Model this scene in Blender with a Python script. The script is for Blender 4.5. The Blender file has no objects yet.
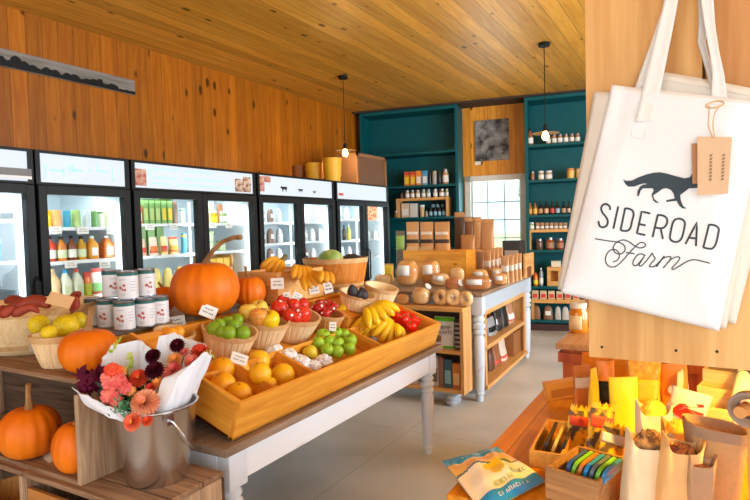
import bpy, bmesh, math, random
from mathutils import Vector, Matrix, noise as mnoise
random.seed(7)
PI = math.pi
SC = bpy.context.scene
COL = SC.collection

# ------------------------------------------------------------------ camera geometry (750 x 500)
F = 570.0; CH = 1.6
def _u(v): return v / v.length
_Yc = _u(Vector((700-375, 219-250, F)))
_h = _u(Vector((1, -.027, 0)))
_Xc = _u(_h - _Yc * (_h @ _Yc))
_Zc = _Xc.cross(_Yc)
if _Zc.y > 0: _Zc = -_Zc
CAM = Vector((0, 0, CH))
def ray(u, v):
    d = Vector((u-375, v-250, F))
    return Vector((_Xc @ d, _Yc @ d, _Zc @ d))
def PX(u, v, x): d = ray(u, v); return CAM + d * (x / d.x)
def PY(u, v, y): d = ray(u, v); return CAM + d * (y / d.y)
def PZ(u, v, z): d = ray(u, v); return CAM + d * ((z-CH) / d.z)
def PPL(u, v, p0, n): d = ray(u, v); return CAM + d * (((p0-CAM) @ n) / (d @ n))
_Fw = Vector((_Xc.z, _Yc.z, _Zc.z))
def depth(p): return (Vector(p)-CAM) @ _Fw
def px(p): return depth(p) / F            # metres per pixel at p
# the back wall stands a little askew: its own frame
_b = ray(-1250, 272); _b.z = 0
E1 = -_u(_b); E2 = Vector((-E1.y, E1.x, 0)); P0 = PZ(545, 331, 0)
BANG = math.atan2(E1.y, E1.x)
def BW(s, o, z): return P0 + E1*s + E2*o + Vector((0, 0, z))
def PB(u, v, o=0.):
    p = PPL(u, v, P0 + E2*o, E2); return (p-P0) @ E1, p.z

cam = bpy.data.cameras.new('camera'); co = bpy.data.objects.new('camera', cam); COL.objects.link(co)
_R = Vector((_Xc.x, _Yc.x, _Zc.x)); _U = -Vector((_Xc.y, _Yc.y, _Zc.y))
co.matrix_world = Matrix(((_R.x, _U.x, -_Fw.x, 0), (_R.y, _U.y, -_Fw.y, 0), (_R.z, _U.z, -_Fw.z, CH), (0, 0, 0, 1)))
cam.sensor_width = 36; cam.lens = F/750*36; cam.clip_start = .05; cam.clip_end = 300
SC.camera = co

# ------------------------------------------------------------------ materials
def S(r, g, b):
    f = lambda c: (c/255/12.92) if c/255 <= .04045 else ((c/255+.055)/1.055)**2.4
    return (f(r), f(g), f(b))
MATS = {}
def _new(name):
    m = bpy.data.materials.new(name); m.use_nodes = True
    nt = m.node_tree; b = nt.nodes['Principled BSDF']
    return m, nt, b
def pm(c, rough=.5, metal=0., var=.12, scale=14., bump=0., spec=.5, sub=0., coat=0.):
    """plain procedural material: colour c with a soft noise variation"""
    k = (tuple(round(x, 3) for x in c), rough, metal, var, scale, bump, spec, sub, coat)
    if k in MATS: return MATS[k]
    m, nt, b = _new('mat_%d' % len(MATS)); N = nt.nodes; L = nt.links
    tc = N.new('ShaderNodeTexCoord'); n = N.new('ShaderNodeTexNoise'); n.inputs['Scale'].default_value = scale
    n.inputs['Detail'].default_value = 4
    L.new(tc.outputs['Object'], n.inputs['Vector'])
    mx = N.new('ShaderNodeMix'); mx.data_type = 'RGBA'
    mx.inputs[6].default_value = tuple(x*(1-var) for x in c)+(1,)
    mx.inputs[7].default_value = tuple(min(1, x*(1+var)) for x in c)+(1,)
    L.new(n.outputs['Fac'], mx.inputs[0]); L.new(mx.outputs[2], b.inputs['Base Color'])
    b.inputs['Roughness'].default_value = rough; b.inputs['Metallic'].default_value = metal
    b.inputs['Specular IOR Level'].default_value = spec
    if coat: b.inputs['Coat Weight'].default_value = coat
    if sub:
        b.inputs['Subsurface Weight'].default_value = sub; b.inputs['Subsurface Radius'].default_value = (.02, .01, .006)
    if bump:
        bp = N.new('ShaderNodeBump'); bp.inputs['Strength'].default_value = bump; bp.inputs['Distance'].default_value = .01
        L.new(n.outputs['Fac'], bp.inputs['Height']); L.new(bp.outputs[0], b.inputs['Normal'])
    MATS[k] = m; return m
def two(c1, c2, scale=6., rough=.45, lo=.42, hi=.6, bump=0., detail=5., stretch=(1, 1, 1)):
    """two-colour blotched material"""
    k = ('two', c1, c2, scale, rough, lo, hi, bump, stretch)
    if k in MATS: return MATS[k]
    m, nt, b = _new('mat_%d' % len(MATS)); N = nt.nodes; L = nt.links
    tc = N.new('ShaderNodeTexCoord'); mp = N.new('ShaderNodeMapping'); mp.inputs['Scale'].default_value = stretch
    n = N.new('ShaderNodeTexNoise'); n.inputs['Scale'].default_value = scale; n.inputs['Detail'].default_value = detail
    L.new(tc.outputs['Object'], mp.inputs[0]); L.new(mp.outputs[0], n.inputs['Vector'])
    r = N.new('ShaderNodeValToRGB'); r.color_ramp.elements[0].position = lo; r.color_ramp.elements[1].position = hi
    r.color_ramp.elements[0].color = c1+(1,); r.color_ramp.elements[1].color = c2+(1,)
    L.new(n.outputs['Fac'], r.inputs[0]); L.new(r.outputs[0], b.inputs['Base Color'])
    b.inputs['Roughness'].default_value = rough; b.inputs['Specular IOR Level'].default_value = .32
    if bump:
        bp = N.new('ShaderNodeBump'); bp.inputs['Strength'].default_value = bump; bp.inputs['Distance'].default_value = .01
        L.new(n.outputs['Fac'], bp.inputs['Height']); L.new(bp.outputs[0], b.inputs['Normal'])
    MATS[k] = m; return m
def wood(name, c1, c2, axis='Y', bw=None, baxis='X', knots=0., rough=.5, var=.3, seam=.03, grain=1., bump=.15, coat=0.):
    """wood: grain along axis; optional boards of width bw laid along baxis; optional knots"""
    m, nt, b = _new(name); N = nt.nodes; L = nt.links
    def mth(op, a, bb=None, cl=False):
        n = N.new('ShaderNodeMath'); n.operation = op; n.use_clamp = cl
        for i, x in enumerate((a, bb)):
            if x is None: continue
            if hasattr(x, 'is_linked'): L.new(x, n.inputs[i])
            else: n.inputs[i].default_value = x
        return n.outputs[0]
    tc = N.new('ShaderNodeTexCoord'); sep = N.new('ShaderNodeSeparateXYZ'); L.new(tc.outputs['Object'], sep.inputs[0])
    ax = {'X': 0, 'Y': 1, 'Z': 2}
    comb = N.new('ShaderNodeCombineXYZ'); idx = None; fr = None
    if bw:
        q = mth('DIVIDE', sep.outputs[ax[baxis]], bw); idx = mth('FLOOR', q); fr = mth('FRACT', q)
        wn = N.new('ShaderNodeTexWhiteNoise'); wn.noise_dimensions = '1D'; L.new(idx, wn.inputs['W'])
        off = mth('MULTIPLY', wn.outputs['Value'], 17.3)
    for i, a in enumerate('XYZ'):
        s = .55 if a == axis else 9.0
        x = mth('MULTIPLY', sep.outputs[i], s*grain)
        if bw and a == axis: x = mth('ADD', x, off)
        L.new(x, comb.inputs[i])
    n1 = N.new('ShaderNodeTexNoise'); n1.inputs['Scale'].default_value = 2.2; n1.inputs['Detail'].default_value = 6
    n1.inputs['Distortion'].default_value = 1.2
    L.new(comb.outputs[0], n1.inputs['Vector'])
    n2 = N.new('ShaderNodeTexNoise'); n2.inputs['Scale'].default_value = 11; n2.inputs['Detail'].default_value = 3
    L.new(comb.outputs[0], n2.inputs['Vector'])
    f = mth('ADD', mth('MULTIPLY', n1.outputs['Fac'], .75), mth('MULTIPLY', n2.outputs['Fac'], .3))
    r = N.new('ShaderNodeValToRGB'); r.color_ramp.elements[0].position = .38; r.color_ramp.elements[1].position = .68
    r.color_ramp.elements[0].color = c2+(1,); r.color_ramp.elements[1].color = c1+(1,)
    L.new(f, r.inputs[0]); col = r.outputs[0]
    def mul(col, fac):
        mx = N.new('ShaderNodeMix'); mx.data_type = 'RGBA'; mx.blend_type = 'MULTIPLY'; mx.inputs[0].default_value = 1
        L.new(col, mx.inputs[6]); cc = N.new('ShaderNodeCombineColor')
        for i in range(3): L.new(fac, cc.inputs[i])
        L.new(cc.outputs[0], mx.inputs[7]); return mx.outputs[2]
    if bw:
        col = mul(col, mth('ADD', mth('MULTIPLY', wn.outputs['Value'], var), 1-var*.6))
        e = mth('MINIMUM', fr, mth('SUBTRACT', 1., fr))
        sm = mth('DIVIDE', e, seam, True)
        col = mul(col, mth('ADD', mth('MULTIPLY', sm, .65), .35))
    if knots:
        kc = N.new('ShaderNodeCombineXYZ')
        for i, a in enumerate('XYZ'):
            x = mth('MULTIPLY', sep.outputs[i], (2.6 if a == axis else 5.5)*knots)
            if bw and a == axis: x = mth('ADD', x, off)
            L.new(x, kc.inputs[i])
        vo = N.new('ShaderNodeTexVoronoi'); vo.inputs['Scale'].default_value = 1.; L.new(kc.outputs[0], vo.inputs['Vector'])
        wsep = N.new('ShaderNodeSeparateColor'); L.new(vo.outputs['Color'], wsep.inputs[0])
        lim = mth('MULTIPLY', wsep.outputs[0], .24)
        kf = mth('DIVIDE', mth('SUBTRACT', vo.outputs['Distance'], mth('MULTIPLY', lim, .55)), .06, True)
        mx = N.new('ShaderNodeMix'); mx.data_type = 'RGBA'
        L.new(kf, mx.inputs[0]); mx.inputs[6].default_value = tuple(x*.22 for x in c2)+(1,); L.new(col, mx.inputs[7])
        col = mx.outputs[2]
    L.new(col, b.inputs['Base Color']); b.inputs['Roughness'].default_value = rough; b.inputs['Specular IOR Level'].default_value = .3
    if coat: b.inputs['Coat Weight'].default_value = coat; b.inputs['Coat Roughness'].default_value = .25
    bp = N.new('ShaderNodeBump'); bp.inputs['Strength'].default_value = bump; bp.inputs['Distance'].default_value = .004
    L.new(f if not bw else mth('ADD', mth('MULTIPLY', f, .3), sm), bp.inputs['Height']); L.new(bp.outputs[0], b.inputs['Normal'])
    return m
def film(name, tint, fac=.12, rough=.1, alpha_diff=0.):
    m = bpy.data.materials.new(name); m.use_nodes = True; nt = m.node_tree; N = nt.nodes; L = nt.links
    N.remove(N['Principled BSDF']); out = N['Material Output']
    t = N.new('ShaderNodeBsdfTransparent'); t.inputs[0].default_value = tint+(1,)
    g = N.new('ShaderNodeBsdfGlossy'); g.inputs['Roughness'].default_value = rough
    lw = N.new('ShaderNodeLayerWeight'); lw.inputs[0].default_value = .35
    mt = N.new('ShaderNodeMath'); mt.operation = 'MULTIPLY_ADD'; mt.inputs[1].default_value = .55; mt.inputs[2].default_value = fac*.5
    L.new(lw.outputs['Facing'], mt.inputs[0])
    nz = N.new('ShaderNodeTexNoise'); nz.inputs['Scale'].default_value = 18
    bp = N.new('ShaderNodeBump'); bp.inputs['Strength'].default_value = .5 if rough > .05 else 0.
    L.new(nz.outputs['Fac'], bp.inputs['Height']); L.new(bp.outputs[0], g.inputs['Normal'])
    m1 = N.new('ShaderNodeMath'); m1.operation = 'MULTIPLY'; m1.inputs[1].default_value = fac*2.2; L.new(mt.outputs[0], m1.inputs[0])
    mx = N.new('ShaderNodeMixShader'); L.new(m1.outputs[0], mx.inputs[0]); L.new(t.outputs[0], mx.inputs[1]); L.new(g.outputs[0], mx.inputs[2])
    last = mx.outputs[0]
    if alpha_diff:
        d = N.new('ShaderNodeBsdfDiffuse'); d.inputs[0].default_value = (.85, .85, .85, 1)
        m2 = N.new('ShaderNodeMixShader'); m2.inputs[0].default_value = alpha_diff
        L.new(last, m2.inputs[1]); L.new(d.outputs[0], m2.inputs[2]); last = m2.outputs[0]
    L.new(last, out.inputs[0]); return m
def glow(name, c, s):
    m, nt, b = _new(name); b.inputs['Base Color'].default_value = c+(1,)
    b.inputs['Emission Color'].default_value = c+(1,); b.inputs['Emission Strength'].default_value = s; return m

# ------------------------------------------------------------------ mesh builder
class MB:
    def __init__(s): s.bm = bmesh.new(); s.mi = 0
    def _tag(s, fs, mi=None):
        for f in fs: f.material_index = s.mi if mi is None else mi
    def face(s, pts, mi=None):
        f = s.bm.faces.new([s.bm.verts.new(p) for p in pts]); s._tag([f], mi); return f
    def box(s, c, d, rot=None, bev=0., mi=None):
        n0 = len(s.bm.faces)
        r = bmesh.ops.create_cube(s.bm, size=1.0); vs = r['verts']
        M = Matrix.Diagonal((*d, 1))
        if rot is not None: M = rot.to_4x4() @ M
        bmesh.ops.transform(s.bm, matrix=Matrix.Translation(c) @ M, verts=vs)
        if bev:
            es = {e for v in vs for e in v.link_edges}
            bmesh.ops.bevel(s.bm, geom=list(es), offset=bev, segments=2, profile=.5, affect='EDGES')
        s.bm.faces.ensure_lookup_table(); s._tag(list(s.bm.faces)[n0:], mi); return s
    def b2(s, lo, hi, bev=0., mi=None):
        return s.box([(a+b)/2 for a, b in zip(lo, hi)], [abs(b-a) for a, b in zip(lo, hi)], None, bev, mi)
    def hexa(s, p8, mi=None):
        v = [s.bm.verts.new(p) for p in p8]
        fs = [s.bm.faces.new([v[i] for i in q]) for q in ((3, 2, 1, 0), (4, 5, 6, 7), (0, 1, 5, 4), (1, 2, 6, 5), (2, 3, 7, 6), (3, 0, 4, 7))]
        s._tag(fs, mi); return s
    def lathe(s, prof, seg=20, M=None, mi=None, squash=None):
        """prof: (radius, height) from bottom to top"""
        rings = []
        for r, z in prof:
            if r < 1e-6: rings.append([s.bm.verts.new((0, 0, z))])
            else: rings.append([s.bm.verts.new((r*math.cos(2*PI*k/seg), r*math.sin(2*PI*k/seg), z)) for k in range(seg)])
        fs = []
        for a, b in zip(rings, rings[1:]):
            for k in range(seg):
                k2 = (k+1) % seg
                if len(a) == 1 and len(b) == 1: continue
                if len(a) == 1: fs.append(s.bm.faces.new((a[0], b[k2], b[k])))
                elif len(b) == 1: fs.append(s.bm.faces.new((a[k], a[k2], b[0])))
                else: fs.append(s.bm.faces.new((a[k], a[k2], b[k2], b[k])))
        s._tag(fs, mi)
        if M is not None: bmesh.ops.transform(s.bm, matrix=M, verts=[v for r in rings for v in r])
        return s
    def cyl(s, c, r, h, seg=20, r2=None, mi=None, M=None):
        r2 = r if r2 is None else r2
        T = Matrix.Translation(c) if M is None else Matrix.Translation(c) @ M
        return s.lathe([(0, 0), (r, 0), (r2, h), (0, h)], seg, T, mi)
    def tube(s, pts, rad, seg=8, mi=None, cap=True, flat=None):
        """round tube along pts; rad a number or a list"""
        pts = [Vector(p) for p in pts]; n = len(pts)
        rad = rad if isinstance(rad, (list, tuple)) else [rad]*n
        rings = []; up = Vector((0, 0, 1)); prev = None
        for i, p in enumerate(pts):
            t = _u(pts[min(i+1, n-1)] - pts[max(i-1, 0)])
            if prev is None:
                a = t.cross(up); a = _u(a) if a.length > 1e-3 else Vector((1, 0, 0))
            else:
                a = prev - t*(prev @ t); a = _u(a)
            prev = a; b = t.cross(a)
            rings.append([s.bm.verts.new(p + (a*math.cos(2*PI*k/seg)*(flat or 1) + b*math.sin(2*PI*k/seg))*rad[i]) for k in range(seg)])
        fs = []
        for r0, r1 in zip(rings, rings[1:]):
            for k in range(seg): fs.append(s.bm.faces.new((r0[k], r0[(k+1) % seg], r1[(k+1) % seg], r1[k])))
        if cap: fs.append(s.bm.faces.new(rings[0][::-1])); fs.append(s.bm.faces.new(rings[-1]))
        s._tag(fs, mi); return s
    def grid(s, fn, nu, nv, mi=None):
        vs = [[s.bm.verts.new(fn(i/nu, j/nv)) for j in range(nv+1)] for i in range(nu+1)]
        for i in range(nu):
            for j in range(nv):
                f = s.bm.faces.new((vs[i][j], vs[i+1][j], vs[i+1][j+1], vs[i][j+1]))
                f.material_index = mi((i+.5)/nu, (j+.5)/nv) if callable(mi) else (s.mi if mi is None else mi)
        return s
    def ribbon(s, pts, w, fn, th=0., mi=None):
        """flat stroke of width w along 2-D pts, mapped to space by fn(x, y)"""
        P = [Vector(p) for p in pts]; n = len(P); L_ = []; R_ = []
        for i, p in enumerate(P):
            t = P[min(i+1, n-1)] - P[max(i-1, 0)]; t = t/t.length if t.length else Vector((1, 0))
            q = Vector((-t.y, t.x))*w/2
            L_.append(s.bm.verts.new(fn(*(p+q)))); R_.append(s.bm.verts.new(fn(*(p-q))))
        for i in range(n-1): s._tag([s.bm.faces.new((L_[i], L_[i+1], R_[i+1], R_[i]))], mi)
        return s
    def prism(s, poly, vec, mi=None):
        a = [s.bm.verts.new(p) for p in poly]; b = [s.bm.verts.new(Vector(p)+Vector(vec)) for p in poly]; n = len(a)
        fs = [s.bm.faces.new(a[::-1]), s.bm.faces.new(b)] + [s.bm.faces.new((a[i], a[(i+1) % n], b[(i+1) % n], b[i])) for i in range(n)]
        s._tag(fs, mi); return s
    def build(s, name, mats, parent=None, smooth=True, loc=None, rot=None, ang=40, solid=0., sub=0, bev=0.):
        bmesh.ops.recalc_face_normals(s.bm, faces=s.bm.faces)
        me = bpy.data.meshes.new(name); s.bm.to_mesh(me); s.bm.free()
        for m in (mats if isinstance(mats, (list, tuple)) else [mats]): me.materials.append(m)
        if smooth:
            me.polygons.foreach_set('use_smooth', [True]*len(me.polygons))
            try: me.set_sharp_from_angle(angle=math.radians(ang))
            except Exception: pass
        o = bpy.data.objects.new(name, me); COL.objects.link(o)
        if parent: o.parent = parent
        if loc is not None: o.location = loc
        if rot is not None: o.rotation_euler = rot
        if solid:
            k = o.modifiers.new('thick', 'SOLIDIFY'); k.thickness = solid; k.offset = 0
        if sub:
            k = o.modifiers.new('smooth', 'SUBSURF'); k.levels = sub; k.render_levels = sub
        if bev:
            k = o.modifiers.new('edges', 'BEVEL'); k.width = bev; k.segments = 2; k.limit_method = 'ANGLE'
        return o
def tag(o, label, cat, group=None, kind=None):
    o['label'] = label; o['category'] = cat
    if group: o['group'] = group
    if kind: o['kind'] = kind
    return o
def thing(name, label, cat, loc=(0, 0, 0), rot=(0, 0, 0), group=None):
    o = bpy.data.objects.new(name, None); COL.objects.link(o); o.empty_display_size = .05
    o.location = loc; o.rotation_euler = rot if isinstance(rot, (tuple, list)) else (0, 0, rot)
    return tag(o, label, cat, group)
def struct(o): o['kind'] = 'structure'; return o
def dup(root, loc, rot=None, label=None, group=None, scale=None):
    r = root.copy(); COL.objects.link(r); r.location = loc
    if rot is not None: r.rotation_euler = rot if isinstance(rot, (tuple, list)) else (0, 0, rot)
    if scale is not None: r.scale = scale if isinstance(scale, (tuple, list)) else (scale,)*3
    if label: r['label'] = label
    if group: r['group'] = group
    for ch in list(root.children):
        c = ch.copy(); COL.objects.link(c); c.parent = r
        for g in list(ch.children):
            d = g.copy(); COL.objects.link(d); d.parent = c
    return r
ORD = 'first second third fourth fifth sixth seventh eighth ninth tenth eleventh twelfth'.split()

# shared materials
M_black = pm(S(15, 19, 19), .5, var=.2, spec=.25)
M_white = pm(S(228, 230, 230), .5, var=.04)
M_cool = pm(S(205, 216, 222), .4, var=.04)
M_card = pm(S(236, 234, 226), .7, var=.03)
M_ink = pm(S(40, 40, 44), .7, var=.1)
M_steel = pm(S(190, 190, 192), .22, metal=1., var=.06)
M_tin = pm(S(150, 152, 155), .35, metal=1., var=.1)
M_kraft = pm(S(188, 140, 88), .75, var=.12, scale=25)
M_tan = pm(S(205, 170, 120), .7, var=.1, scale=20)
M_glass = film('pane_glass', (.96, .98, .98), .07, .02)
M_film = film('clear_film', (.99, .985, .97), .2, .12, .02)
M_pine = wood('pine_shelf', S(234, 182, 110), S(208, 146, 74), 'X', grain=1.2, rough=.5)
M_pineZ = wood('pine_upright', S(226, 176, 112), S(196, 138, 76), 'Z', grain=1.2, rough=.5)
M_pineY = wood('pine_board', S(226, 176, 112), S(196, 138, 76), 'Y', grain=1.2, rough=.5)
M_box = wood('honey_pine', S(242, 172, 64), S(214, 134, 36), 'Y', grain=1.0, knots=.8, rough=.42)
M_boxX = wood('honey_pine_end', S(242, 172, 64), S(214, 134, 36), 'X', grain=1.0, knots=.9, rough=.42)
M_crate = wood('weathered_crate', S(168, 132, 100), S(112, 82, 58), 'X', grain=1.3, rough=.8, bump=.4)
M_crateZ = wood('weathered_crate_upright', S(196, 164, 130), S(140, 108, 80), 'Z', grain=1.3, rough=.8, bump=.4)
M_crateShade = wood('crate_back_shade', S(104, 80, 60), S(66, 48, 34), 'X', grain=1.3, rough=.85)  # crate wood darkened: the shade deep inside the crates is put into the colour
M_crateO = wood('orange_crate_panel', S(196, 132, 66), S(150, 92, 40), 'X', grain=1.0, rough=.7)
M_film2 = film('thin_film', (.99, .97, .9), .09, .15)
M_splint = wood('splint_wood', S(222, 184, 132), S(198, 154, 98), 'Z', grain=1.6, rough=.6, bw=.03, baxis='X', var=.12, seam=.05)
M_splint2 = wood('splint_wood_dark', S(220, 160, 88), S(192, 126, 58), 'Z', grain=1.6, rough=.6)
M_rim = wood('splint_rim', S(222, 180, 126), S(196, 148, 94), 'X', grain=1.2, rough=.6)
M_teal = pm(S(2, 84, 88), .5, var=.14, scale=5, spec=.25)
HOOD_W, SIDE_W, FRONT_W, WORLD, EXPO = 95., (34., 145., 225.), 25., 2.6, .3
# ------------------------------------------------------------------ the room
WX, ZC, RX, FY = -4.94, 3.5, 3.4, -2.6
M_floor = two(S(150, 142, 132), S(182, 176, 166), 1.3, .38, .3, .72, .05)
def floor_mat():
    m, nt, b = _new('concrete_slab'); N = nt.nodes; L = nt.links
    tc = N.new('ShaderNodeTexCoord')
    n = N.new('ShaderNodeTexNoise'); n.inputs['Scale'].default_value = 1.1; n.inputs['Detail'].default_value = 8
    n2 = N.new('ShaderNodeTexNoise'); n2.inputs['Scale'].default_value = 60; n2.inputs['Detail'].default_value = 2
    L.new(tc.outputs['Object'], n.inputs['Vector']); L.new(tc.outputs['Object'], n2.inputs['Vector'])
    r = N.new('ShaderNodeValToRGB'); r.color_ramp.elements[0].position = .33; r.color_ramp.elements[1].position = .68
    r.color_ramp.elements[0].color = S(186, 184, 178)+(1,); r.color_ramp.elements[1].color = S(222, 220, 214)+(1,)
    L.new(n.outputs['Fac'], r.inputs[0])
    sp = N.new('ShaderNodeSeparateXYZ'); L.new(tc.outputs['Object'], sp.inputs[0])
    seams = []
    for i, (per, o) in enumerate(((1.9, .55), (2.1, .62))):
        a = N.new('ShaderNodeMath'); a.operation = 'MULTIPLY_ADD'; a.inputs[1].default_value = 1/per; a.inputs[2].default_value = o
        L.new(sp.outputs[i], a.inputs[0])
        f = N.new('ShaderNodeMath'); f.operation = 'FRACT'; L.new(a.outputs[0], f.inputs[0])
        d = N.new('ShaderNodeMath'); d.operation = 'SUBTRACT'; L.new(f.outputs[0], d.inputs[0]); d.inputs[1].default_value = .5
        ab = N.new('ShaderNodeMath'); ab.operation = 'ABSOLUTE'; L.new(d.outputs[0], ab.inputs[0])
        s = N.new('ShaderNodeMath'); s.operation = 'DIVIDE'; s.use_clamp = True; s.inputs[1].default_value = .006/per; L.new(ab.outputs[0], s.inputs[0]); seams.append(s.outputs[0])
    mn = N.new('ShaderNodeMath'); mn.operation = 'MINIMUM'; L.new(seams[0], mn.inputs[0]); L.new(seams[1], mn.inputs[1])
    ad = N.new('ShaderNodeMath'); ad.operation = 'MULTIPLY_ADD'; ad.inputs[1].default_value = .4; ad.inputs[2].default_value = .6; L.new(mn.outputs[0], ad.inputs[0])
    mx = N.new('ShaderNodeMix'); mx.data_type = 'RGBA'; mx.blend_type = 'MULTIPLY'; mx.inputs[0].default_value = 1
    cc = N.new('ShaderNodeCombineColor')
    for i in range(3): L.new(ad.outputs[0], cc.inputs[i])
    L.new(r.outputs[0], mx.inputs[6]); L.new(cc.outputs[0], mx.inputs[7]); L.new(mx.outputs[2], b.inputs['Base Color'])
    b.inputs['Roughness'].default_value = .42
    bp = N.new('ShaderNodeBump'); bp.inputs['Strength'].default_value = .12; bp.inputs['Distance'].default_value = .003
    L.new(n2.outputs['Fac'], bp.inputs['Height']); L.new(bp.outputs[0], b.inputs['Normal'])
    return m
M_ceil = wood('ceiling_boards', S(230, 172, 68), S(204, 140, 42), 'Y', .15, 'X', 1.25, .42, .36, .035)
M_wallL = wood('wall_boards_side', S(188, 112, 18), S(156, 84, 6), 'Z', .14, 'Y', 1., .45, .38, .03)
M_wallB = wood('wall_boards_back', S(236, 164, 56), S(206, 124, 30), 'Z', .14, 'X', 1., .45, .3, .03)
M_plain = pm(S(214, 190, 150), .8, var=.05)
b = MB(); b.b2((WX-.1, FY-.1, -.1), (RX+.1, 9.6, 0)); struct(b.build('floor', floor_mat(), smooth=False))
b = MB(); b.b2((WX-.1, FY-.1, ZC), (RX+.1, 9.6, ZC+.1)); struct(b.build('ceiling', M_ceil, smooth=False))
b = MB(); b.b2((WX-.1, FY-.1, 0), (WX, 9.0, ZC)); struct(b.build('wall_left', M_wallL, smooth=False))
# back wall, in its own frame, with the window opening
OFF = .42
wl, wt = PB(467, 180.5, OFF); wr, _ = PB(524, 178, OFF); _, wb = PB(520, 252, OFF); wb = min(wb, 1.1)
def back_mesh(b, s0, s1, z0, z1, o0, o1, mi=None):
    P = [BW(s0, o0, z0), BW(s1, o0, z0), BW(s1, o1, z0), BW(s0, o1, z0), BW(s0, o0, z1), BW(s1, o0, z1), BW(s1, o1, z1), BW(s0, o1, z1)]
    b.hexa(P, mi)
bk = bpy.data.objects.new('x', None)
def local_back(b, s0, s1, z0, z1, o0, o1, mi=None):   # same, in the wall's local axes
    b.b2((s0, o0, z0), (s1, o1, z1), 0, mi)
BLOC = (P0.x, P0.y, 0); BROT = (0, 0, BANG)
b = MB()
for q in ((-3.3, wl, 0, ZC), (wr, 6.0, 0, ZC), (wl, wr, wt, ZC), (wl, wr, 0, wb)):
    local_back(b, *q, OFF, OFF+.12)
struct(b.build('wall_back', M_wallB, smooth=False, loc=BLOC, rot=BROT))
# side and front walls are out of frame: plain boards with big windows that let the daylight in
M_wallR = wood('wall_boards_plain', S(222, 160, 84), S(190, 120, 50), 'Z', .14, 'Y', .8, .5, .3, .03)
b = MB()
WR = ((-1.9, .3), (1.0, 3.2), (3.9, 6.1))
y = FY
for a, c in WR:
    b.b2((RX, y, 0), (RX+.12, a, ZC)); b.b2((RX, a, 0), (RX+.12, c, .7)); b.b2((RX, a, 2.9), (RX+.12, c, ZC)); y = c
b.b2((RX, y, 0), (RX+.12, 9.6, ZC)); struct(b.build('wall_right', M_wallR, smooth=False))
M_wallF = wood('wall_boards_front', S(222, 160, 84), S(190, 120, 50), 'Z', .14, 'X', .8, .5, .3, .03)
b = MB(); x = WX; WF = ((-3.6, -1.0), (-.2, 2.4))
for a, c in WF:
    b.b2((x, FY-.12, 0), (a, FY, ZC)); b.b2((a, FY-.12, 0), (c, FY, .5)); b.b2((a, FY-.12, 2.9), (c, FY, ZC)); x = c
b.b2((x, FY-.12, 0), (RX, FY, ZC)); struct(b.build('wall_front', M_wallF, smooth=False))
# window in the back wall: white frame, muntins, glass
M_frame = pm(S(214, 206, 192), .5, var=.05)
wroot = bpy.data.objects.new('window_1', None); COL.objects.link(wroot); wroot.location = BLOC; wroot.rotation_euler = BROT; struct(wroot)
b = MB(); t = .075; o0, o1 = OFF-.03, OFF+.10
local_back(b, wl-t*.4, wl+t*.75, wb-.05, wt+.06, o0, o1); local_back(b, wr-t*.6, wr+t*.3, wb-.05, wt+.06, o0, o1)
local_back(b, wl-t*.4, wr+t*.3, wt-.03, wt+.06, o0, o1); local_back(b, wl-t*.4, wr+t*.3, wb-.06, wb+.04, o0-.02, o1)
struct(b.build('window_frame', M_frame, wroot, smooth=False))
b = MB(); iw0, iw1 = wl+t*.75, wr-t*.6
for k in (1, 2): s = iw0+(iw1-iw0)*k/3; local_back(b, s-.009, s+.009, wb, wt, OFF+.04, OFF+.06)
for v in (202, 220, 238): z = PB(495, v, OFF+.04)[1]; local_back(b, iw0, iw1, z-.009, z+.009, OFF+.04, OFF+.06)
for x0, x1 in ((iw0, iw0+.035), (iw1-.03, iw1)): local_back(b, x0, x1, wb, wt, OFF+.03, OFF+.07)
struct(b.build('window_muntins', pm(S(176, 186, 190), .5, var=.05), wroot, smooth=False))
b = MB(); local_back(b, iw0, iw1, wb, wt, OFF+.046, OFF+.05); struct(b.build('window_glass', M_glass, wroot, smooth=False))
# trim: dark gap board over the teal cases, boards round the window side
b = MB(); local_back(b, -3.1, 6., ZC-.03, ZC, .0, OFF); struct(b.build('trim_1', pm(S(60, 40, 26), .7), smooth=False, loc=BLOC, rot=BROT))
# outdoors behind the window
b = MB(); b.b2((-60, 9.7, -.6), (60, 140, -.5)); struct(b.build('lawn', two(S(214, 220, 150), S(190, 206, 130), .3, .9), smooth=False))
b = MB()
def hill(i, j):
    x = -130+260*i; y = 125+8*math.sin(i*19)
    return (x, y+20*j, -1+(15+4*math.sin(i*23)+3*math.sin(i*57))*math.sin(j*PI))
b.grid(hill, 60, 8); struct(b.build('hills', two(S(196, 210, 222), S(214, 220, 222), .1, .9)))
def tree(x, y, h, c, label):
    t = thing('tree', label, 'tree', (x, y, -.5), group='trees beyond the back window')
    b = MB(); b.tube([(0, 0, 0), (.05, 0, h*.3), (0, .05, h*.55)], [h*.035, h*.028, h*.015], 8); b.build('trunk', pm(S(110, 92, 78), .9), t)
    b = MB(); r = bmesh.ops.create_icosphere(b.bm, subdivisions=4, radius=1.)
    for v in b.bm.verts:
        n = v.co.normalized(); q = 1+.28*mnoise.noise(n*2.1+Vector((x, y, 0)))+.16*mnoise.noise(n*6+Vector((0, x, y)))
        v.co = Vector((n.x*h*.3*q, n.y*h*.3*q, h*.62+n.z*h*.38*q))
    b.build('crown', two(c, tuple(k*.7 for k in c), 2.5, .9), t)
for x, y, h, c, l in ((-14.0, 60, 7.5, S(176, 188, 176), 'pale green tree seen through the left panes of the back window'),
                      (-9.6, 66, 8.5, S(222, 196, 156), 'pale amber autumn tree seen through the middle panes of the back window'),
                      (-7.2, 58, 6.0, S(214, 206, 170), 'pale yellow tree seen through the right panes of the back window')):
    tree(x, y, h, c, l)

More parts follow.
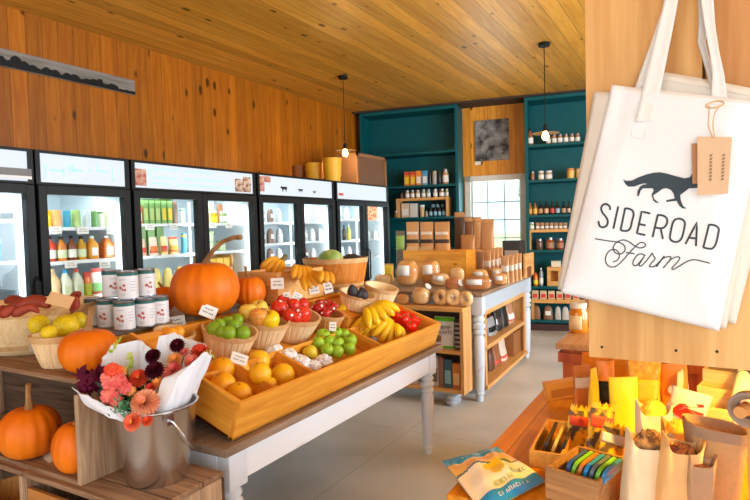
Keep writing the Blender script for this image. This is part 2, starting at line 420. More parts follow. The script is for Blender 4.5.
# ------------------------------------------------------------------ small goods: builders in local axes, front towards -Y
def g_can(p, w, h, body, band=None, top=None):
    r = w/2
    b = MB(); b.lathe([(0, 0), (r*.9, 0), (r, h*.03), (r, h*.93), (r*.86, h*.985), (r*.86, h), (r*.78, h), (r*.76, h*.985), (0, h*.985)], 18); o = b.build('body', body, p)
    if band: b = MB(); b.lathe([(r*1.012, h*.8), (r*1.012, h*.9)], 18); b.build('band', band, p)
def g_bottle(p, w, h, liquid, label=None, cap=None, neck=.62, nr=.34):
    r = w/2
    b = MB(); b.lathe([(0, 0), (r*.92, 0), (r, h*.03), (r, h*neck), (r*.85, h*(neck+.08)), (r*nr, h*(neck+.2)), (r*nr, h*.9), (0, h*.9)], 16); b.build('bottle_body', liquid, p)
    if label: b = MB(); b.lathe([(r*1.015, h*.12), (r*1.015, h*.45)], 16); b.build('paper_label', label, p)
    b = MB(); b.lathe([(0, h*.88), (r*nr*1.2, h*.88), (r*nr*1.2, h), (0, h)], 14); b.build('cap', cap or M_black, p)
def g_jug(p, w, h, liquid, label, cap):
    r = w/2; q = 1.0
    b = MB()
    secs = [(0, .9), (.03, 1), (.62, 1), (.8, .62), (.86, .4), (.93, .38)]
    def fn(i, j):
        k = j*(len(secs)-1); a = int(min(k, len(secs)-2)); f = k-a
        z = secs[a][0]*(1-f)+secs[a+1][0]*f; s = (secs[a][1]*(1-f)+secs[a+1][1]*f)*r
        t = 2*PI*i; e = .45+.35*min(1, max(0, (z-.62)/.25))
        c, d = math.cos(t), math.sin(t)
        return (s*math.copysign(abs(c)**e, c), s*math.copysign(abs(d)**e, d), z*h)
    b.grid(fn, 24, 10); bmesh.ops.remove_doubles(b.bm, verts=b.bm.verts, dist=1e-5); b.build('jug_body', liquid, p)
    b = MB(); b.lathe([(0, h*.9), (r*.44, h*.9), (r*.44, h), (0, h)], 14); b.build('cap', cap, p)
    if label: b = MB(); b.b2((-r*.6, -r*1.02, h*.15), (r*.6, -r*.97, h*.5)); b.build('paper_label', label, p, smooth=False)
def g_carton(p, w, d, h, col, panel=None, top=None):
    b = MB(); b.b2((-w/2, -d/2, 0), (w/2, d/2, h), min(w, h)*.02); b.build('box_body', col, p, smooth=False)
    if panel: b = MB(); b.b2((-w*.38, -d/2-.001, h*.15), (w*.38, -d/2+.001, h*.62)); b.build('printed_panel', panel, p, smooth=False)
    if top: b = MB(); b.b2((-w/2-.0008, -d/2-.0008, h*.78), (w/2+.0008, d/2+.0008, h*.97)); b.build('top_band', top, p, smooth=False)
def pouch_fn(w, d, h, lean=0.):
    def fn(i, j):           # i around, j up
        t = 2*PI*i; c, s = math.cos(t), math.sin(t)
        th = d/2*(1-j**1.6)+.0025; ww = w/2*(.96+.04*math.cos(j*PI*2))
        e = .55
        x = ww*math.copysign(abs(c)**e, c); y = th*math.copysign(abs(s)**.8, s)
        y += .004*math.sin(x*55+j*6)*j
        return (x, y+lean*j*j*h, j*h)
    return fn
def g_pouch(p, w, d, h, col, label=None, bar=None, lean=0., lab=(.2, .5, .7), top=None):
    f = pouch_fn(w, d, h, lean)
    b = MB(); b.grid(f, 24, 10); bmesh.ops.remove_doubles(b.bm, verts=b.bm.verts, dist=1e-5)
    b.bm.faces.ensure_lookup_table()
    es = [e for e in b.bm.edges if e.is_boundary]
    bmesh.ops.edgeloop_fill(b.bm, edges=es) if es else None
    b.build('pouch_body', col, p)
    def patch(name, z0, z1, hw, m, sc=1.03):
        b = MB(); a0, a1 = .75-hw/4, .75+hw/4
        b.grid(lambda i, j: (lambda q: (q[0], q[1]*1.0-.0016, q[2]))(f(a0+(a1-a0)*i, z0+(z1-z0)*j)), 8, 4); b.build(name, m, p, solid=.0006)
    if label: patch('paper_label', lab[0], lab[1], lab[2], label)
    if bar: patch('printed_bar', .14, .26, .92, bar)
    if top: patch('top_band', .86, .99, .98, top)
def g_jar(p, w, h, fill, lid, label=None):
    r = w/2
    b = MB(); b.lathe([(0, 0), (r*.92, 0), (r, h*.04), (r, h*.7), (r*.84, h*.8), (r*.84, h*.84), (0, h*.84)], 18); b.build('jar_body', fill, p)
    b = MB(); b.lathe([(0, h*.82), (r*.92, h*.82), (r*.92, h*.99), (r*.86, h), (0, h)], 18); b.build('lid', lid, p)
    if label: b = MB(); b.lathe([(r*1.015, h*.14), (r*1.015, h*.58)], 18); b.build('paper_label', label, p)
def g_tub(p, w, h, col, lid):
    r = w/2
    b = MB(); b.lathe([(0, 0), (r*.85, 0), (r*.97, h*.85), (0, h*.85)], 18); b.build('tub_body', col, p)
    b = MB(); b.lathe([(0, h*.82), (r, h*.82), (r, h), (0, h)], 18); b.build('lid', lid, p)
def g_bag(p, w, d, h, col, label=None):      # slumped soft bag
    b = MB()
    def fn(i, j):
        t = 2*PI*i; c, s = math.cos(t), math.sin(t); k = (1-.45*j**3) if j < .999 else .12
        return (w/2*k*math.copysign(abs(c)**.6, c), d/2*k*math.copysign(abs(s)**.7, s)+.01*math.sin(9*i+j*8)*w, j*h)
    b.grid(fn, 20, 8); bmesh.ops.remove_doubles(b.bm, verts=b.bm.verts, dist=1e-5); b.build('bag_body', col, p)
    if label: b = MB(); b.b2((-w*.28, -d*.5, h*.3), (w*.28, -d*.5+.004, h*.6)); b.build('paper_label', label, p, smooth=False)

def label_rows(items):
    """items: (name, cat, desc, ...) -> unique labels: repeats of one description get first/second... 'from the left'"""
    from collections import Counter
    cnt = Counter(i[2] for i in items); seen = Counter(); out = []
    for i in items:
        if cnt[i[2]] > 1: out.append('%s %s' % (ORD[seen[i[2]]], i[2]) if cnt[i[2]] > 1 else i[2]); seen[i[2]] += 1
        else: out.append(i[2])
    return out

# ------------------------------------------------------------------ fridges along the left wall
FX = -3.6; ZT = PX(130, 159.2, FX).z
M_headglow = glow('lit_header', (.80, .90, 1.), .56); M_headglow.node_tree.nodes['Principled BSDF'].inputs['Base Color'].default_value = (.22, .25, .28, 1)
M_led = glow('led_strip', (.85, .95, 1.), 1.3)
M_fin = pm(S(222, 232, 236), .45, var=.03)
M_shelfw = pm(S(232, 238, 240), .4, var=.03)
M_cyan = pm(S(30, 150, 160), .2, var=.1)
hz0, hz1 = PX(83, 184.3, FX).z, PX(83, 157, FX).z; dz = PX(82, 195.5, FX).z
def fridge(u0, u1, vtop, doors, label, shelves_px, extra=None):
    Y0 = PX(u0, vtop[0], FX).y; Y1 = PX(u1, vtop[1], FX).y
    r = thing('display_fridge', label, 'fridge', (FX, (Y0+Y1)/2, 0), group='glass-door fridges along the wall'); cy = (Y0+Y1)/2
    h = (Y1-Y0)/2-.004
    def part(name, m, bb, parent=None, **k): return bb.build(name, m, parent or r, **k)
    b = MB(); D = .85
    b.b2((-D, -h, .0), (-D+.04, h, ZT)); b.b2((-D, -h, 0), (-.05, -h+.03, ZT)); b.b2((-D, h-.03, 0), (-.05, h, ZT)); b.b2((-D, -h, dz+.05), (-.05, h, ZT)); b.b2((-D, -h, 0), (-.05, h, .18))
    part('cabinet', M_black, b, smooth=False)
    b = MB(); b.b2((-D+.04, -h+.03, .18), (-D+.05, h-.03, dz+.05)); b.b2((-D+.05, -h+.03, .18), (-.07, -h+.034, dz+.05)); b.b2((-D+.05, h-.034, .18), (-.07, h-.03, dz+.05)); b.b2((-D+.05, -h+.03, dz+.045), (-.07, h-.03, dz+.049))
    part('liner', M_fin, b, smooth=False)
    b = MB(); t = .03; fz = hz0-.015
    b.b2((-.05, -h, fz-.0), (0, h, hz0)); b.b2((-.05, -h, hz1), (0, h, ZT)); b.b2((-.05, -h, hz0), (0, -h+t, hz1)); b.b2((-.05, h-t, hz0), (0, h, hz1))
    hf = part('header_frame', M_black, b, smooth=False)
    b = MB(); b.b2((-.05, -h+t, hz0), (-.012, h-t, hz1)); hd = part('header_panel', M_headglow, b, smooth=False)
    b = MB(); b.b2((-.05, -h, 0), (0, h, .14)); part('kick_plate', M_black, b, smooth=False)
    wd = 2*h/doors
    for k in range(doors):
        a = -h+k*wd+.004; c = a+wd-.008; fw = .055
        b = MB(); z0, z1 = .15, hz0-.02
        b.b2((-.045, a, z0), (.012, a+fw, z1), .004); b.b2((-.045, c-fw, z0), (.012, c, z1), .004); b.b2((-.045, a+fw, z0), (.012, c-fw, z0+.06)); b.b2((-.045, a+fw, dz), (.012, c-fw, z1))
        df = part('door_frame', M_black, b, smooth=False)
        b = MB(); b.b2((-.02, a+fw, z0+.06), (-.014, c-fw, dz)); b.build('door_glass', M_glass, df, smooth=False)
        b = MB(); hy = c-.02 if k % 2 == 0 else a+.02
        b.tube([(.012, hy, .95), (.05, hy, .98), (.05, hy, 1.32), (.012, hy, 1.35)], .009); b.build('door_handle', M_black, df)
        b = MB(); b.b2((-.085, c-fw-.018, .3), (-.07, c-fw-.008, dz-.02)); part('led_strip', M_led, b, smooth=False)
        L = bpy.data.lights.new('fridge_lamp', 'AREA'); L.energy = FRIDGE_W*.35; L.shape = 'RECTANGLE'; L.size = .35; L.size_y = wd*.8; L.color = (.88, .96, 1)
        lo = bpy.data.objects.new('fridge_lamp', L); COL.objects.link(lo); lo.parent = r; lo.location = (-.3, (a+c)/2, dz+.03)
        lo.rotation_euler = (0, .25, 0)
        for sy, yy in ((1, c-fw+.02), (-1, a+fw-.02)):
            L2 = bpy.data.lights.new('led_lamp', 'AREA'); L2.energy = FRIDGE_W*.45; L2.shape = 'RECTANGLE'; L2.size = .03; L2.size_y = 1.4; L2.color = (.86, .95, 1)
            l2 = bpy.data.objects.new('led_lamp', L2); COL.objects.link(l2); l2.parent = r; l2.location = (-.07, yy, 1.1)
            l2.rotation_euler = Vector((-.75, -.66*sy, 0)).to_track_quat('-Z', 'Y').to_euler()
    zs = []
    for (uu, vv) in shelves_px:
        z = PX(uu, vv, FX-.12).z; zs.append(z)
        b = MB(); b.b2((-.78, -h+.035, z-.022), (-.12, h-.035, z)); part('shelf', M_shelfw, b, smooth=False)
    for z in ([min(zs)-.36, min(zs)-.72] if zs else []):
        if z > .2: b = MB(); b.b2((-.78, -h+.035, z-.022), (-.12, h-.035, z)); part('shelf', M_shelfw, b, smooth=False)
    return r, zs, hd, cy
FRIDGE_W = 7.0
IX = FX-.15
def fr_item(kind, u0, v0, u1, z, builder, *args, v1=None, back=0., h=None):
    """an item standing on fridge shelf z, seen between pixel columns u0..u1 with its top at pixel v0"""
    x = IX-back
    a, b_ = PX(u0, v0, x), PX(u1, v0, x); w = abs(b_.y-a.y)
    top = PX((u0+u1)/2, v0, x).z; hh = max(.03, top-z) if h is None else h
    pt = Vector((x, (a.y+b_.y)/2, z)); w = min(w, (u1-u0)*px(pt)*1.04)
    return w, hh, pt
def stock(items, where, group, z, back=0.):
    labs = label_rows([(i[0], i[1], i[2]+' '+where) for i in items])
    for it, lb in zip(items, labs):
        name, cat, desc, (u0, v0, u1), fn = it
        w, h, p = fr_item(name, u0, v0, u1, z, None, back=back)
        w *= .94
        p.x -= min(w, .1)/2
        t = thing(name, lb, cat, p, PI/2, group); fn(t, w, h)
def can_(c, b=None): return lambda t, w, h: g_can(t, w, h, pm(c, .3, var=.08, scale=40), b)
def bot_(c, l=None, cap=None, neck=.62): return lambda t, w, h: g_bottle(t, w, h, pm(c, .15, var=.1), l, cap, neck)
def jug_(c, l, cap): return lambda t, w, h: g_jug(t, w, h, pm(c, .3, var=.04), l, cap)
def car_(c, panel=None, top=None, d=.08): return lambda t, w, h: g_carton(t, w, min(w, d), h, pm(c, .45, var=.1, scale=30), panel, top)
def pch_(c, label=None, bar=None, top=None, lab=(.2, .5, .7), d=.5): return lambda t, w, h: g_pouch(t, w, min(w*d, .12), h, pm(c, .4, var=.12, scale=30), label, bar, lab=lab, top=top)
def jar_(c, lid, label=None): return lambda t, w, h: g_jar(t, w, h, pm(c, .15, var=.12, scale=30), lid, label)
def tub_(c, lid): return lambda t, w, h: g_tub(t, w, h, pm(c, .4, var=.06), lid)
def bag_(c, label=None, d=.6): return lambda t, w, h: g_bag(t, w, min(w*d, .14), h, pm(c, .35, var=.2, scale=30), label)
P_w = M_card; P_g = pm(S(214, 226, 180), .6); P_r = pm(S(214, 70, 50), .5); P_y = pm(S(246, 210, 60), .5); P_b = pm(S(40, 150, 200), .5)

f0, z0s, hd0, c0 = fridge(-45, 33, (140.3, 149.2), 1, 'open white-lit cooler at the near end of the fridge row', [(10, 219), (10, 261), (10, 305)])
f1, z1s, hd1, c1 = fridge(34, 129, (149.5, 159.1), 1, 'single-door fridge of drink cans and milk jugs behind the stacked syrup cans', [(80, 227), (82, 260), (80, 301)])
f2, z2s, hd2, c2 = fridge(130.5, 255.5, (159.3, 172), 2, 'double-door fridge of green cartons behind the largest pumpkin', [(165, 223.5), (165, 255), (165, 289)])
f3, z3s, hd3, c3 = fridge(257, 334, (172.3, 180.4), 2, 'double-door fridge with farm animal cutouts on its lit header', [(280, 222), (280, 243), (280, 262)])
f4, z4s, hd4, c4 = fridge(335.5, 388, (180.6, 186), 2, 'double-door fridge at the far end beside the teal shelves', [(350, 219), (350, 240), (350, 258)])
# the nearest cooler: grey bands on its header, a few blue tubs
b = MB(); h = .35
for v0, v1, m in ((168, 175.5, pm(S(96, 92, 88), .4)), (175.5, 178.5, M_white)):
    za, zb = PX(15, v1, FX).z, PX(15, v0, FX).z; y0 = PX(-44, 170, FX).y; y1 = PX(31, 172, FX).y
    b = MB(); b.b2((.0, y0-c0, za), (.006, y1-c0, zb)); b.build('header_band', m, f0, smooth=False)
stock([('plastic_tub', 'tub', 'blue plastic tub', (-8, 239, 3), tub_(S(60, 150, 190), M_white)),
       ], 'on the middle shelf of the nearest cooler', 'tubs in the nearest cooler', z0s[1])
stock([('foam_tray', 'tray', 'grey covered tray', (-6, 213, 8), lambda t, w, h: g_carton(t, w, .2, h, pm(S(120, 130, 136), .4))),
       ], 'on the top shelf of the nearest cooler', 'trays in the nearest cooler', z0s[0])
stock([('meat_tray', 'tray', 'dark shrink-wrapped tray', (-8, 291, 14), lambda t, w, h: g_carton(t, w, .2, h, pm(S(92, 104, 110), .25))),
       ], 'on the lower shelf of the nearest cooler', 'trays in the nearest cooler', z0s[2])
# fridge 1
W1 = 'on the top shelf of the single-door fridge'
stock([('drink_can', 'can', 'yellow drink can', (45, 210, 52.3), can_(S(250, 205, 10))),
       ('drink_can', 'can', 'wide peach-orange drink can', (53.2, 210, 63.4), can_(S(246, 176, 110))),
       ('drink_can', 'can', 'blue drink can', (65, 210.3, 72), can_(S(50, 160, 190))),
       ('drink_can', 'can', 'pale green drink can', (73.6, 210, 82.7), can_(S(170, 200, 120))),
       ('drink_can', 'can', 'silver-white drink can', (84.5, 210, 91.5), can_(S(210, 218, 222))),
       ('drink_can', 'can', 'leafy green drink can', (92.5, 211, 98.3), can_(S(110, 160, 90))),
       ('drink_can', 'can', 'white drink can with green print', (98.8, 210.3, 105.6), can_(S(214, 226, 200), pm(S(90, 150, 70), .5))),
       ('drink_can', 'can', 'cream drink can at the right end', (106.5, 210.3, 114.4), can_(S(228, 232, 190)))], W1, 'drink cans in the single-door fridge', z1s[0])
W1 = 'on the second shelf of the single-door fridge'
stock([('juice_bottle', 'bottle', 'red juice bottle with white label', (46, 236, 58), bot_(S(196, 60, 40), P_w, M_black)),
       ('juice_bottle', 'bottle', 'orange-brown juice bottle', (58.6, 236.5, 68.4), bot_(S(200, 120, 40), P_g, M_black)),
       ('juice_bottle', 'bottle', 'dark brown juice bottle', (69, 235.5, 78), bot_(S(120, 60, 34), P_w, M_black)),
       ('juice_bottle', 'bottle', 'amber juice bottle', (78.7, 236, 88), bot_(S(200, 150, 30), P_g, M_black)),
       ('cider_jug', 'jug', 'golden cider jug with oval white label', (89, 236, 99.6), jug_(S(222, 150, 40), P_w, M_white)),
       ('cider_jug', 'jug', 'brown cider jug at the right end', (103.4, 235.5, 115), jug_(S(190, 104, 40), P_w, M_white))], W1, 'juices in the single-door fridge', z1s[1])
W1 = 'on the third shelf of the single-door fridge'
stock([('milk_jug', 'jug', 'tan chocolate-milk jug', (49, 269, 61.4), jug_(S(226, 190, 140), None, pm(S(200, 160, 110), .5))),
       ('milk_jug', 'jug', 'white milk jug with blue cap', (62.2, 270, 73.2), jug_(S(226, 232, 206), P_g, P_b)),
       ('milk_jug', 'jug', 'white milk jug with red cap', (73.8, 269, 84.6), jug_(S(226, 232, 206), P_g, P_r)),
       ('salsa_jar', 'jar', 'orange and green salsa jar', (85, 272, 93), jar_(S(222, 110, 40), P_r, pm(S(190, 200, 40), .5))),
       ('frozen_bag', 'bag', 'white bag with red and green fruit print', (93.6, 268, 107), pch_(S(238, 226, 214), pm(S(130, 190, 110), .5), P_r, P_r, d=.4))], W1, 'milk and jars in the single-door fridge', z1s[2])
def price_tag(name, label, p, rot, w, h, group, cat='tag', writing=True, col=None):
    t = thing(name, label, cat, p, rot, group)
    b = MB(); b.b2((-w/2, -.001, 0), (w/2, .001, h)); b.build('card', col or M_card, t, smooth=False)
    if writing:
        b = MB()
        for k, (x0, x1, z) in enumerate(((-.3, .25, .68), (-.34, -.02, .38), (.06, .34, .36))):
            pts = [(w*(x0+(x1-x0)*i/9), h*(z+.07*math.sin(i*2.3+k))) for i in range(10)]
            b.ribbon(pts, h*.05, lambda x, y: (x, -.0016, y))
        b.build('handwriting', M_ink, t, smooth=False)
    return t
def fr_tags(us, v, where):
    for k, u in enumerate(us):
        p = PX(u, v, FX-.105); price_tag('shelf_tag', '%s white price tag clipped to the %s' % (ORD[k], where), p, PI/2, .085, .05, 'fridge shelf tags', col=M_card)
fr_tags((56, 83, 112), 234, 'top shelf edge of the single-door fridge')
fr_tags((71, 105), 268, 'second shelf edge of the single-door fridge')
# fridge 2: left door
W2 = 'on the top shelf in the green-carton fridge\'s left half'
stock([('juice_carton', 'carton', 'red and green juice carton', (137, 206, 142.3), car_(S(220, 110, 60), P_g))] +
      [('juice_carton', 'carton', 'tall green juice carton', (142.5+i*6.05, 199, 148.2+i*6.05), car_(S(128, 172, 96), pm(S(190, 210, 130), .5) if i < 3 else P_y)) for i in range(5)] +
      [('brown_pouch', 'pouch', 'dark brown coffee pouch', (173, 201, 180), pch_(S(108, 76, 56))),
       ('white_canister', 'can', 'white canister with green print', (180.8, 208, 186.4), can_(S(226, 232, 226), pm(S(110, 170, 130), .5)))], W2, 'cartons in the double-door fridge', z2s[0])
W2 = 'on the second shelf in the green-carton fridge\'s left half'
stock([('juice_carton', 'carton', 'wide rear green carton', (138+i*9, 226, 146.4+i*9), car_(S(140, 180, 110))) for i in range(3)], W2, 'cartons in the double-door fridge', z2s[1], back=.25)
stock([('snack_bag', 'bag', 'red and white snack bag', (138, 239, 150), pch_(S(226, 190, 160), P_r)),
       ('snack_bag', 'bag', 'white and orange snack bag', (151, 237, 161), pch_(S(236, 214, 190), pm(S(230, 120, 50), .5), P_r)),
       ('snack_bag', 'bag', 'bright red snack bag', (161.8, 236.5, 170.2), pch_(S(232, 214, 150), P_r, pm(S(240, 160, 30), .5))),
       ('snack_bag', 'bag', 'orange and yellow snack bag', (170.8, 236.5, 182), pch_(S(240, 196, 120), pm(S(240, 150, 30), .5), P_r, P_r)),
       ('tin_can', 'can', 'blue and yellow tin', (182.6, 233, 188), can_(S(60, 140, 180), P_y))], W2, 'snack bags in the double-door fridge', z2s[1])
W2 = 'on the third shelf in the green-carton fridge\'s left half'
stock([('cheese_bag', 'bag', 'pale yellow cheese bag', (154+i*11.5, 268-i*.5, 165+i*11.5), bag_(S(244, 220, 130))) for i in range(2)] +
      [('cheese_bag', 'bag', 'orange cheese bag', (178, 266, 187), bag_(S(240, 180, 70)))], W2, 'cheese bags in the double-door fridge', z2s[2])
# right door
W2 = 'on the top shelf in the green-carton fridge\'s right half'
stock([('relish_jar', 'jar', 'yellow relish jar', (205+i*8, 211-i*.2, 211.6+i*8), jar_(S(230, 176, 20), M_white, P_y)) for i in range(2)] +
      [('pesto_jar', 'jar', 'white-labelled green jar', (222, 211, 229.2), jar_(S(150, 180, 120), M_white, P_w))], W2, 'jars in the double-door fridge', z2s[0])
stock([('green_tub', 'tub', 'pale green rear tub', (208, 202, 216.5), tub_(S(190, 210, 160), M_white)),
       ('brown_pouch', 'pouch', 'plain brown rear pouch', (218.5, 204, 227), pch_(S(140, 86, 50))),
       ('brown_pouch', 'pouch', 'narrow brown pouch', (229.5, 204, 235.4), pch_(S(128, 84, 60)))], W2, 'jars in the double-door fridge', z2s[0], back=.15)
W2 = 'in the green-carton fridge\'s right half'
for i, (u0, u1, v0, v1, n) in enumerate(((207, 218.6, 245.5, 250.5, 'bottom'), (207.4, 218.4, 240.5, 245.5, 'second'), (207.2, 218.6, 235.5, 240.5, 'third'), (207.4, 218.4, 230.5, 235.5, 'top'),
                                         (219.6, 230, 245.5, 250.5, 'bottom'), (219.6, 230.2, 240, 245, 'top'))):
    x = IX; a, b_ = PX(u0, v1, x), PX(u1, v1, x); w = (u1-u0)*px(a); hh = (PX(u0, v0, x).z-PX(u0, v1, x).z)
    zb = z2s[1]+(i if i < 4 else i-4)*(hh+.002)
    t = thing('yogurt_tub', '%s green and white tub of the %s stack %s' % (n, 'tall' if i < 4 else 'short', W2), 'tub', (x-w/2, (a.y+b_.y)/2, zb), PI/2, 'tub stacks in the double-door fridge')
    g_tub(t, w*.95, hh, pm(S(196, 216, 170), .4), pm(S(120, 170, 120), .4) if i % 2 else M_white)
# wooden crate of cheese on the lower shelf
p = PX(222, 262, IX); w = abs(PX(234, 262, IX).y-PX(211, 262, IX).y)
t = thing('cheese_crate', 'small wooden crate with yellow cheese in the green-carton fridge\'s right half', 'crate', (p.x-.1, p.y, z2s[2]), PI/2)
b = MB(); hh = max(.1, p.z+.06-z2s[2])
for q in (((-w/2, -.1, 0), (w/2, -.09, hh*.55)), ((-w/2, .09, 0), (w/2, .1, hh)), ((-w/2, -.1, 0), (-w/2+.012, .1, hh)), ((w/2-.012, -.1, 0), (w/2, .1, hh)), ((-w/2, -.1, 0), (w/2, .1, .01))): b.b2(*q)
b.build('crate_body', M_pine, t, smooth=False)
cb = thing('cheese_block', 'yellow cheese blocks packed in the small wooden crate', 'cheese', (p.x-.1, p.y, z2s[2]+.011), PI/2)
b = MB()
for k in range(3): b.b2((-w/2+.016+k*(w-.032)/3, -.085, 0), (-w/2+.012+(k+1)*(w-.032)/3-.006, .085, hh*.85), .004)
b.build('block', pm(S(246, 206, 90), .4), cb)
fr_tags((150, 174), 230, 'top shelf edge behind the left green-carton door')
fr_tags((213, 229), 228, 'top shelf edge behind the right green-carton door')
# fridge 3 and 4: pale wrapped packs
def packs(us, v, z, wh, cols, desc, name='wrapped_pack', cat='pack', group='wrapped packs in the far fridges', hpx=None):
    its = []
    for (u0, u1), c in zip(us, cols): its.append((name, cat, desc[c], (u0, v, u1), bag_(c, P_w, .8)))
    stock(its, wh, group, z)
br, gy, wt_ = S(128, 104, 92), S(186, 192, 196), S(226, 230, 232)
D3 = {br: 'brown wrapped meat pack', gy: 'grey wrapped pack', wt_: 'white wrapped pack'}
for zi, (v, us, cc) in enumerate(((208, ((261, 268), (269, 276), (277, 284)), (gy, br, gy)), (228, ((260.5, 268), (269, 277), (278, 285)), (br, br, gy)), (248, ((261, 268), (269, 277), (278, 285)), (gy, br, wt_)))):
    packs(us, v, z3s[zi], 'on the %s shelf in the animal-header fridge\'s left half' % ('top', 'second', 'third')[zi], cc, D3)
for zi, (v, us, cc) in enumerate(((207, ((305, 311), (312, 318)), (wt_, gy)), (228, ((304, 310), (311, 318), (319, 324)), (gy, wt_, wt_)), (248, ((304.5, 311), (312, 319)), (br, wt_)))):
    packs(us, v, z3s[zi], 'on the %s shelf in the animal-header fridge\'s right half' % ('top', 'second', 'third')[zi], cc, D3)
packs(((340, 345), (346, 351)), 207, z4s[0], 'on the top shelf behind the left door of the farthest fridge', (gy, wt_), D3)
stock([('sauce_bottle', 'bottle', 'dark sauce bottle', (343.5, 225, 347.5), bot_(S(70, 60, 50), None, M_black)),
       ('sauce_bottle', 'bottle', 'yellow-green sauce bottle', (348, 224.5, 352), bot_(S(190, 200, 80), P_y, M_white))], 'on the second shelf of the farthest fridge', 'bottles in the farthest fridge', z4s[1])
packs(((341, 347), (348, 354)), 246, z4s[2], 'on the third shelf behind the left door of the farthest fridge', (wt_, gy), D3)
packs(((367, 373), (374, 380)), 230, z4s[1], 'on the second shelf behind the right door of the farthest fridge', (wt_, wt_), D3)
# orange poster behind the last door, red logo, pictures and animals on the headers
def on_fridge(u0, v0, u1, v1, m, name, parent, cy, x=.004, th=.004):
    a = PX(u0, (v0+v1)/2, FX); c = PX(u1, (v0+v1)/2, FX); zt = PX((u0+u1)/2, v0, FX).z; zb = PX((u0+u1)/2, v1, FX).z
    b = MB(); b.b2((x-th, a.y-cy, zb), (x, c.y-cy, zt)); return b.build(name, m, parent, smooth=False)
M_post = two(S(236, 120, 60), S(250, 220, 170), 26, .5, .45, .55)
M_pic = two(S(120, 90, 70), S(220, 190, 170), 24, .5, .4, .6)
M_pic2 = two(S(170, 80, 80), S(200, 170, 140), 22, .5, .4, .6)
for (u0, v0, u1, v1, m, cy, lab) in ((132.5, 168, 147, 185, M_pic2, c2, 'photo of red flowers stuck at the left end of the green-carton fridge header'),
    (236, 178.6, 243.6, 191.5, M_pic, c2, 'photo stuck low near the right end of the green-carton fridge header'),
    (244, 176.6, 251.5, 192, M_pic, c2, 'taller photo stuck at the right end of the green-carton fridge header'),
    (258.5, 175.8, 265, 191, M_pic2, c3, 'photo stuck at the left end of the animal-header fridge'),
    (265.2, 176, 271, 182, M_pic2, c3, 'small pink photo stuck beside the left end of the animal header')):
    a = PX(u0, v1, FX); c = PX(u1, v1, FX); zt = PX(u0, v0, FX).z
    t = MB(); w = (c.y-a.y); t.b2((-w/2, -.002, 0), (w/2, .002, zt-a.z)); o = t.build('photo_print', m, smooth=False, loc=(FX-.006, (a.y+c.y)/2, a.z), rot=(0, 0, PI/2)); tag(o, lab, 'photo', 'photos stuck on the fridge headers')
a = PX(365.5, 220, FX); c = PX(378, 219, FX); zt = PX(370, 205, FX).z
b = MB(); w = c.y-a.y; b.b2((-w/2, -.002, 0), (w/2, .002, zt-a.z)); tag(b.build('poster', M_post, smooth=False, loc=(FX-.008, (a.y+c.y)/2, a.z), rot=(0, 0, PI/2)), 'orange and white poster stuck on the glass of the farthest fridge', 'poster')
on_fridge(339, 193, 343, 195.5, P_r, 'red_mark', f4, c4)
M_pen = glow('pen_on_lit_panel', S(150, 205, 230), .42)
def pen(parent, cy, strokes, w=.008):
    b = MB()
    for st in strokes:
        pts = [PX(u, v, FX) for u, v in st]; b.ribbon([(p.y-cy, p.z) for p in pts], w, lambda y, z: (-.0105, y, z))
    b.build('handwriting', M_pen, parent, smooth=False)
def scrib(u0, v0, u1, v1, n, amp):
    return [(u0+(u1-u0)*i/n, v0+(v1-v0)*i/n+amp*math.sin(i*2.4)*(1+.4*math.sin(i*1.1))) for i in range(n+1)]
pen(hd1, c1, [[(44, 163.5), (46.5, 168), (49.5, 164)], [(46.5, 168), (46, 178)], scrib(50, 169.5, 64.5, 171, 22, 1.5), [(64.5, 168), (65, 177)],
              [(70.5, 164), (70.8, 173)], [(69, 168), (73, 168)], scrib(74, 169.5, 84, 171, 16, 1.6), [(73.5, 164.5), (73.8, 173)], scrib(89, 170.5, 92, 171, 5, 1.3),
              [(98, 163), (98.5, 172.5)], scrib(99, 171, 108, 172, 12, 1.4), [(111, 164.5), (113.5, 168), (113.6, 180)], [(111.8, 178), (113.6, 180.5), (115, 178)]])
pen(hd2, c2, [[(149, 176), (151, 171), (156, 169)], scrib(158, 168.8, 180, 170.5, 26, 1.0), scrib(184, 171, 214, 173.5, 34, 1.), scrib(154, 177, 178, 179, 26, 1.1), scrib(183, 179, 226, 181.5, 40, 1.1),
              scrib(152, 183, 172, 184.4, 22, .9), scrib(178, 184.6, 232, 188, 46, .9)])
# farm animal cutouts on the third fridge's header
def animal(u, v, s, kind):
    COW = [(-6, -2.5), (-5.4, -4.2), (-4.4, -4.6), (-4.2, -3.8), (3.8, -3.6), (4.4, -2.6), (4.6, 1), (4.1, 1), (4, -1), (3.4, 0), (3.6, 4), (2.6, 4), (2.4, .6), (-1.6, .8), (-1.8, 4), (-2.8, 4), (-3, .2), (-4, -1), (-5.2, -1.6)]
    HEN = [(-4, -2), (-2.6, -4), (-1.4, -3.4), (-.8, -1), (2, -1.4), (4.4, -3.2), (4, .6), (1.6, 2.2), (.6, 2.4), (.7, 4), (-.2, 4), (-.2, 2.4), (-1.6, 1.4), (-2.6, -1.2)]
    pts = COW if kind != 'hen' else HEN; b = MB()
    P = [PX(u+x*s, v+y*s, FX) for x, y in pts]
    b.prism([(-.0115, p.y-c3, p.z) for p in P], (.003, 0, 0)); b.build(kind+'_cutout', M_black, hd3, smooth=False)
animal(285, 189, .62, 'cow'); animal(301.5, 190.6, .42, 'goat'); animal(315, 192, .36, 'hen')

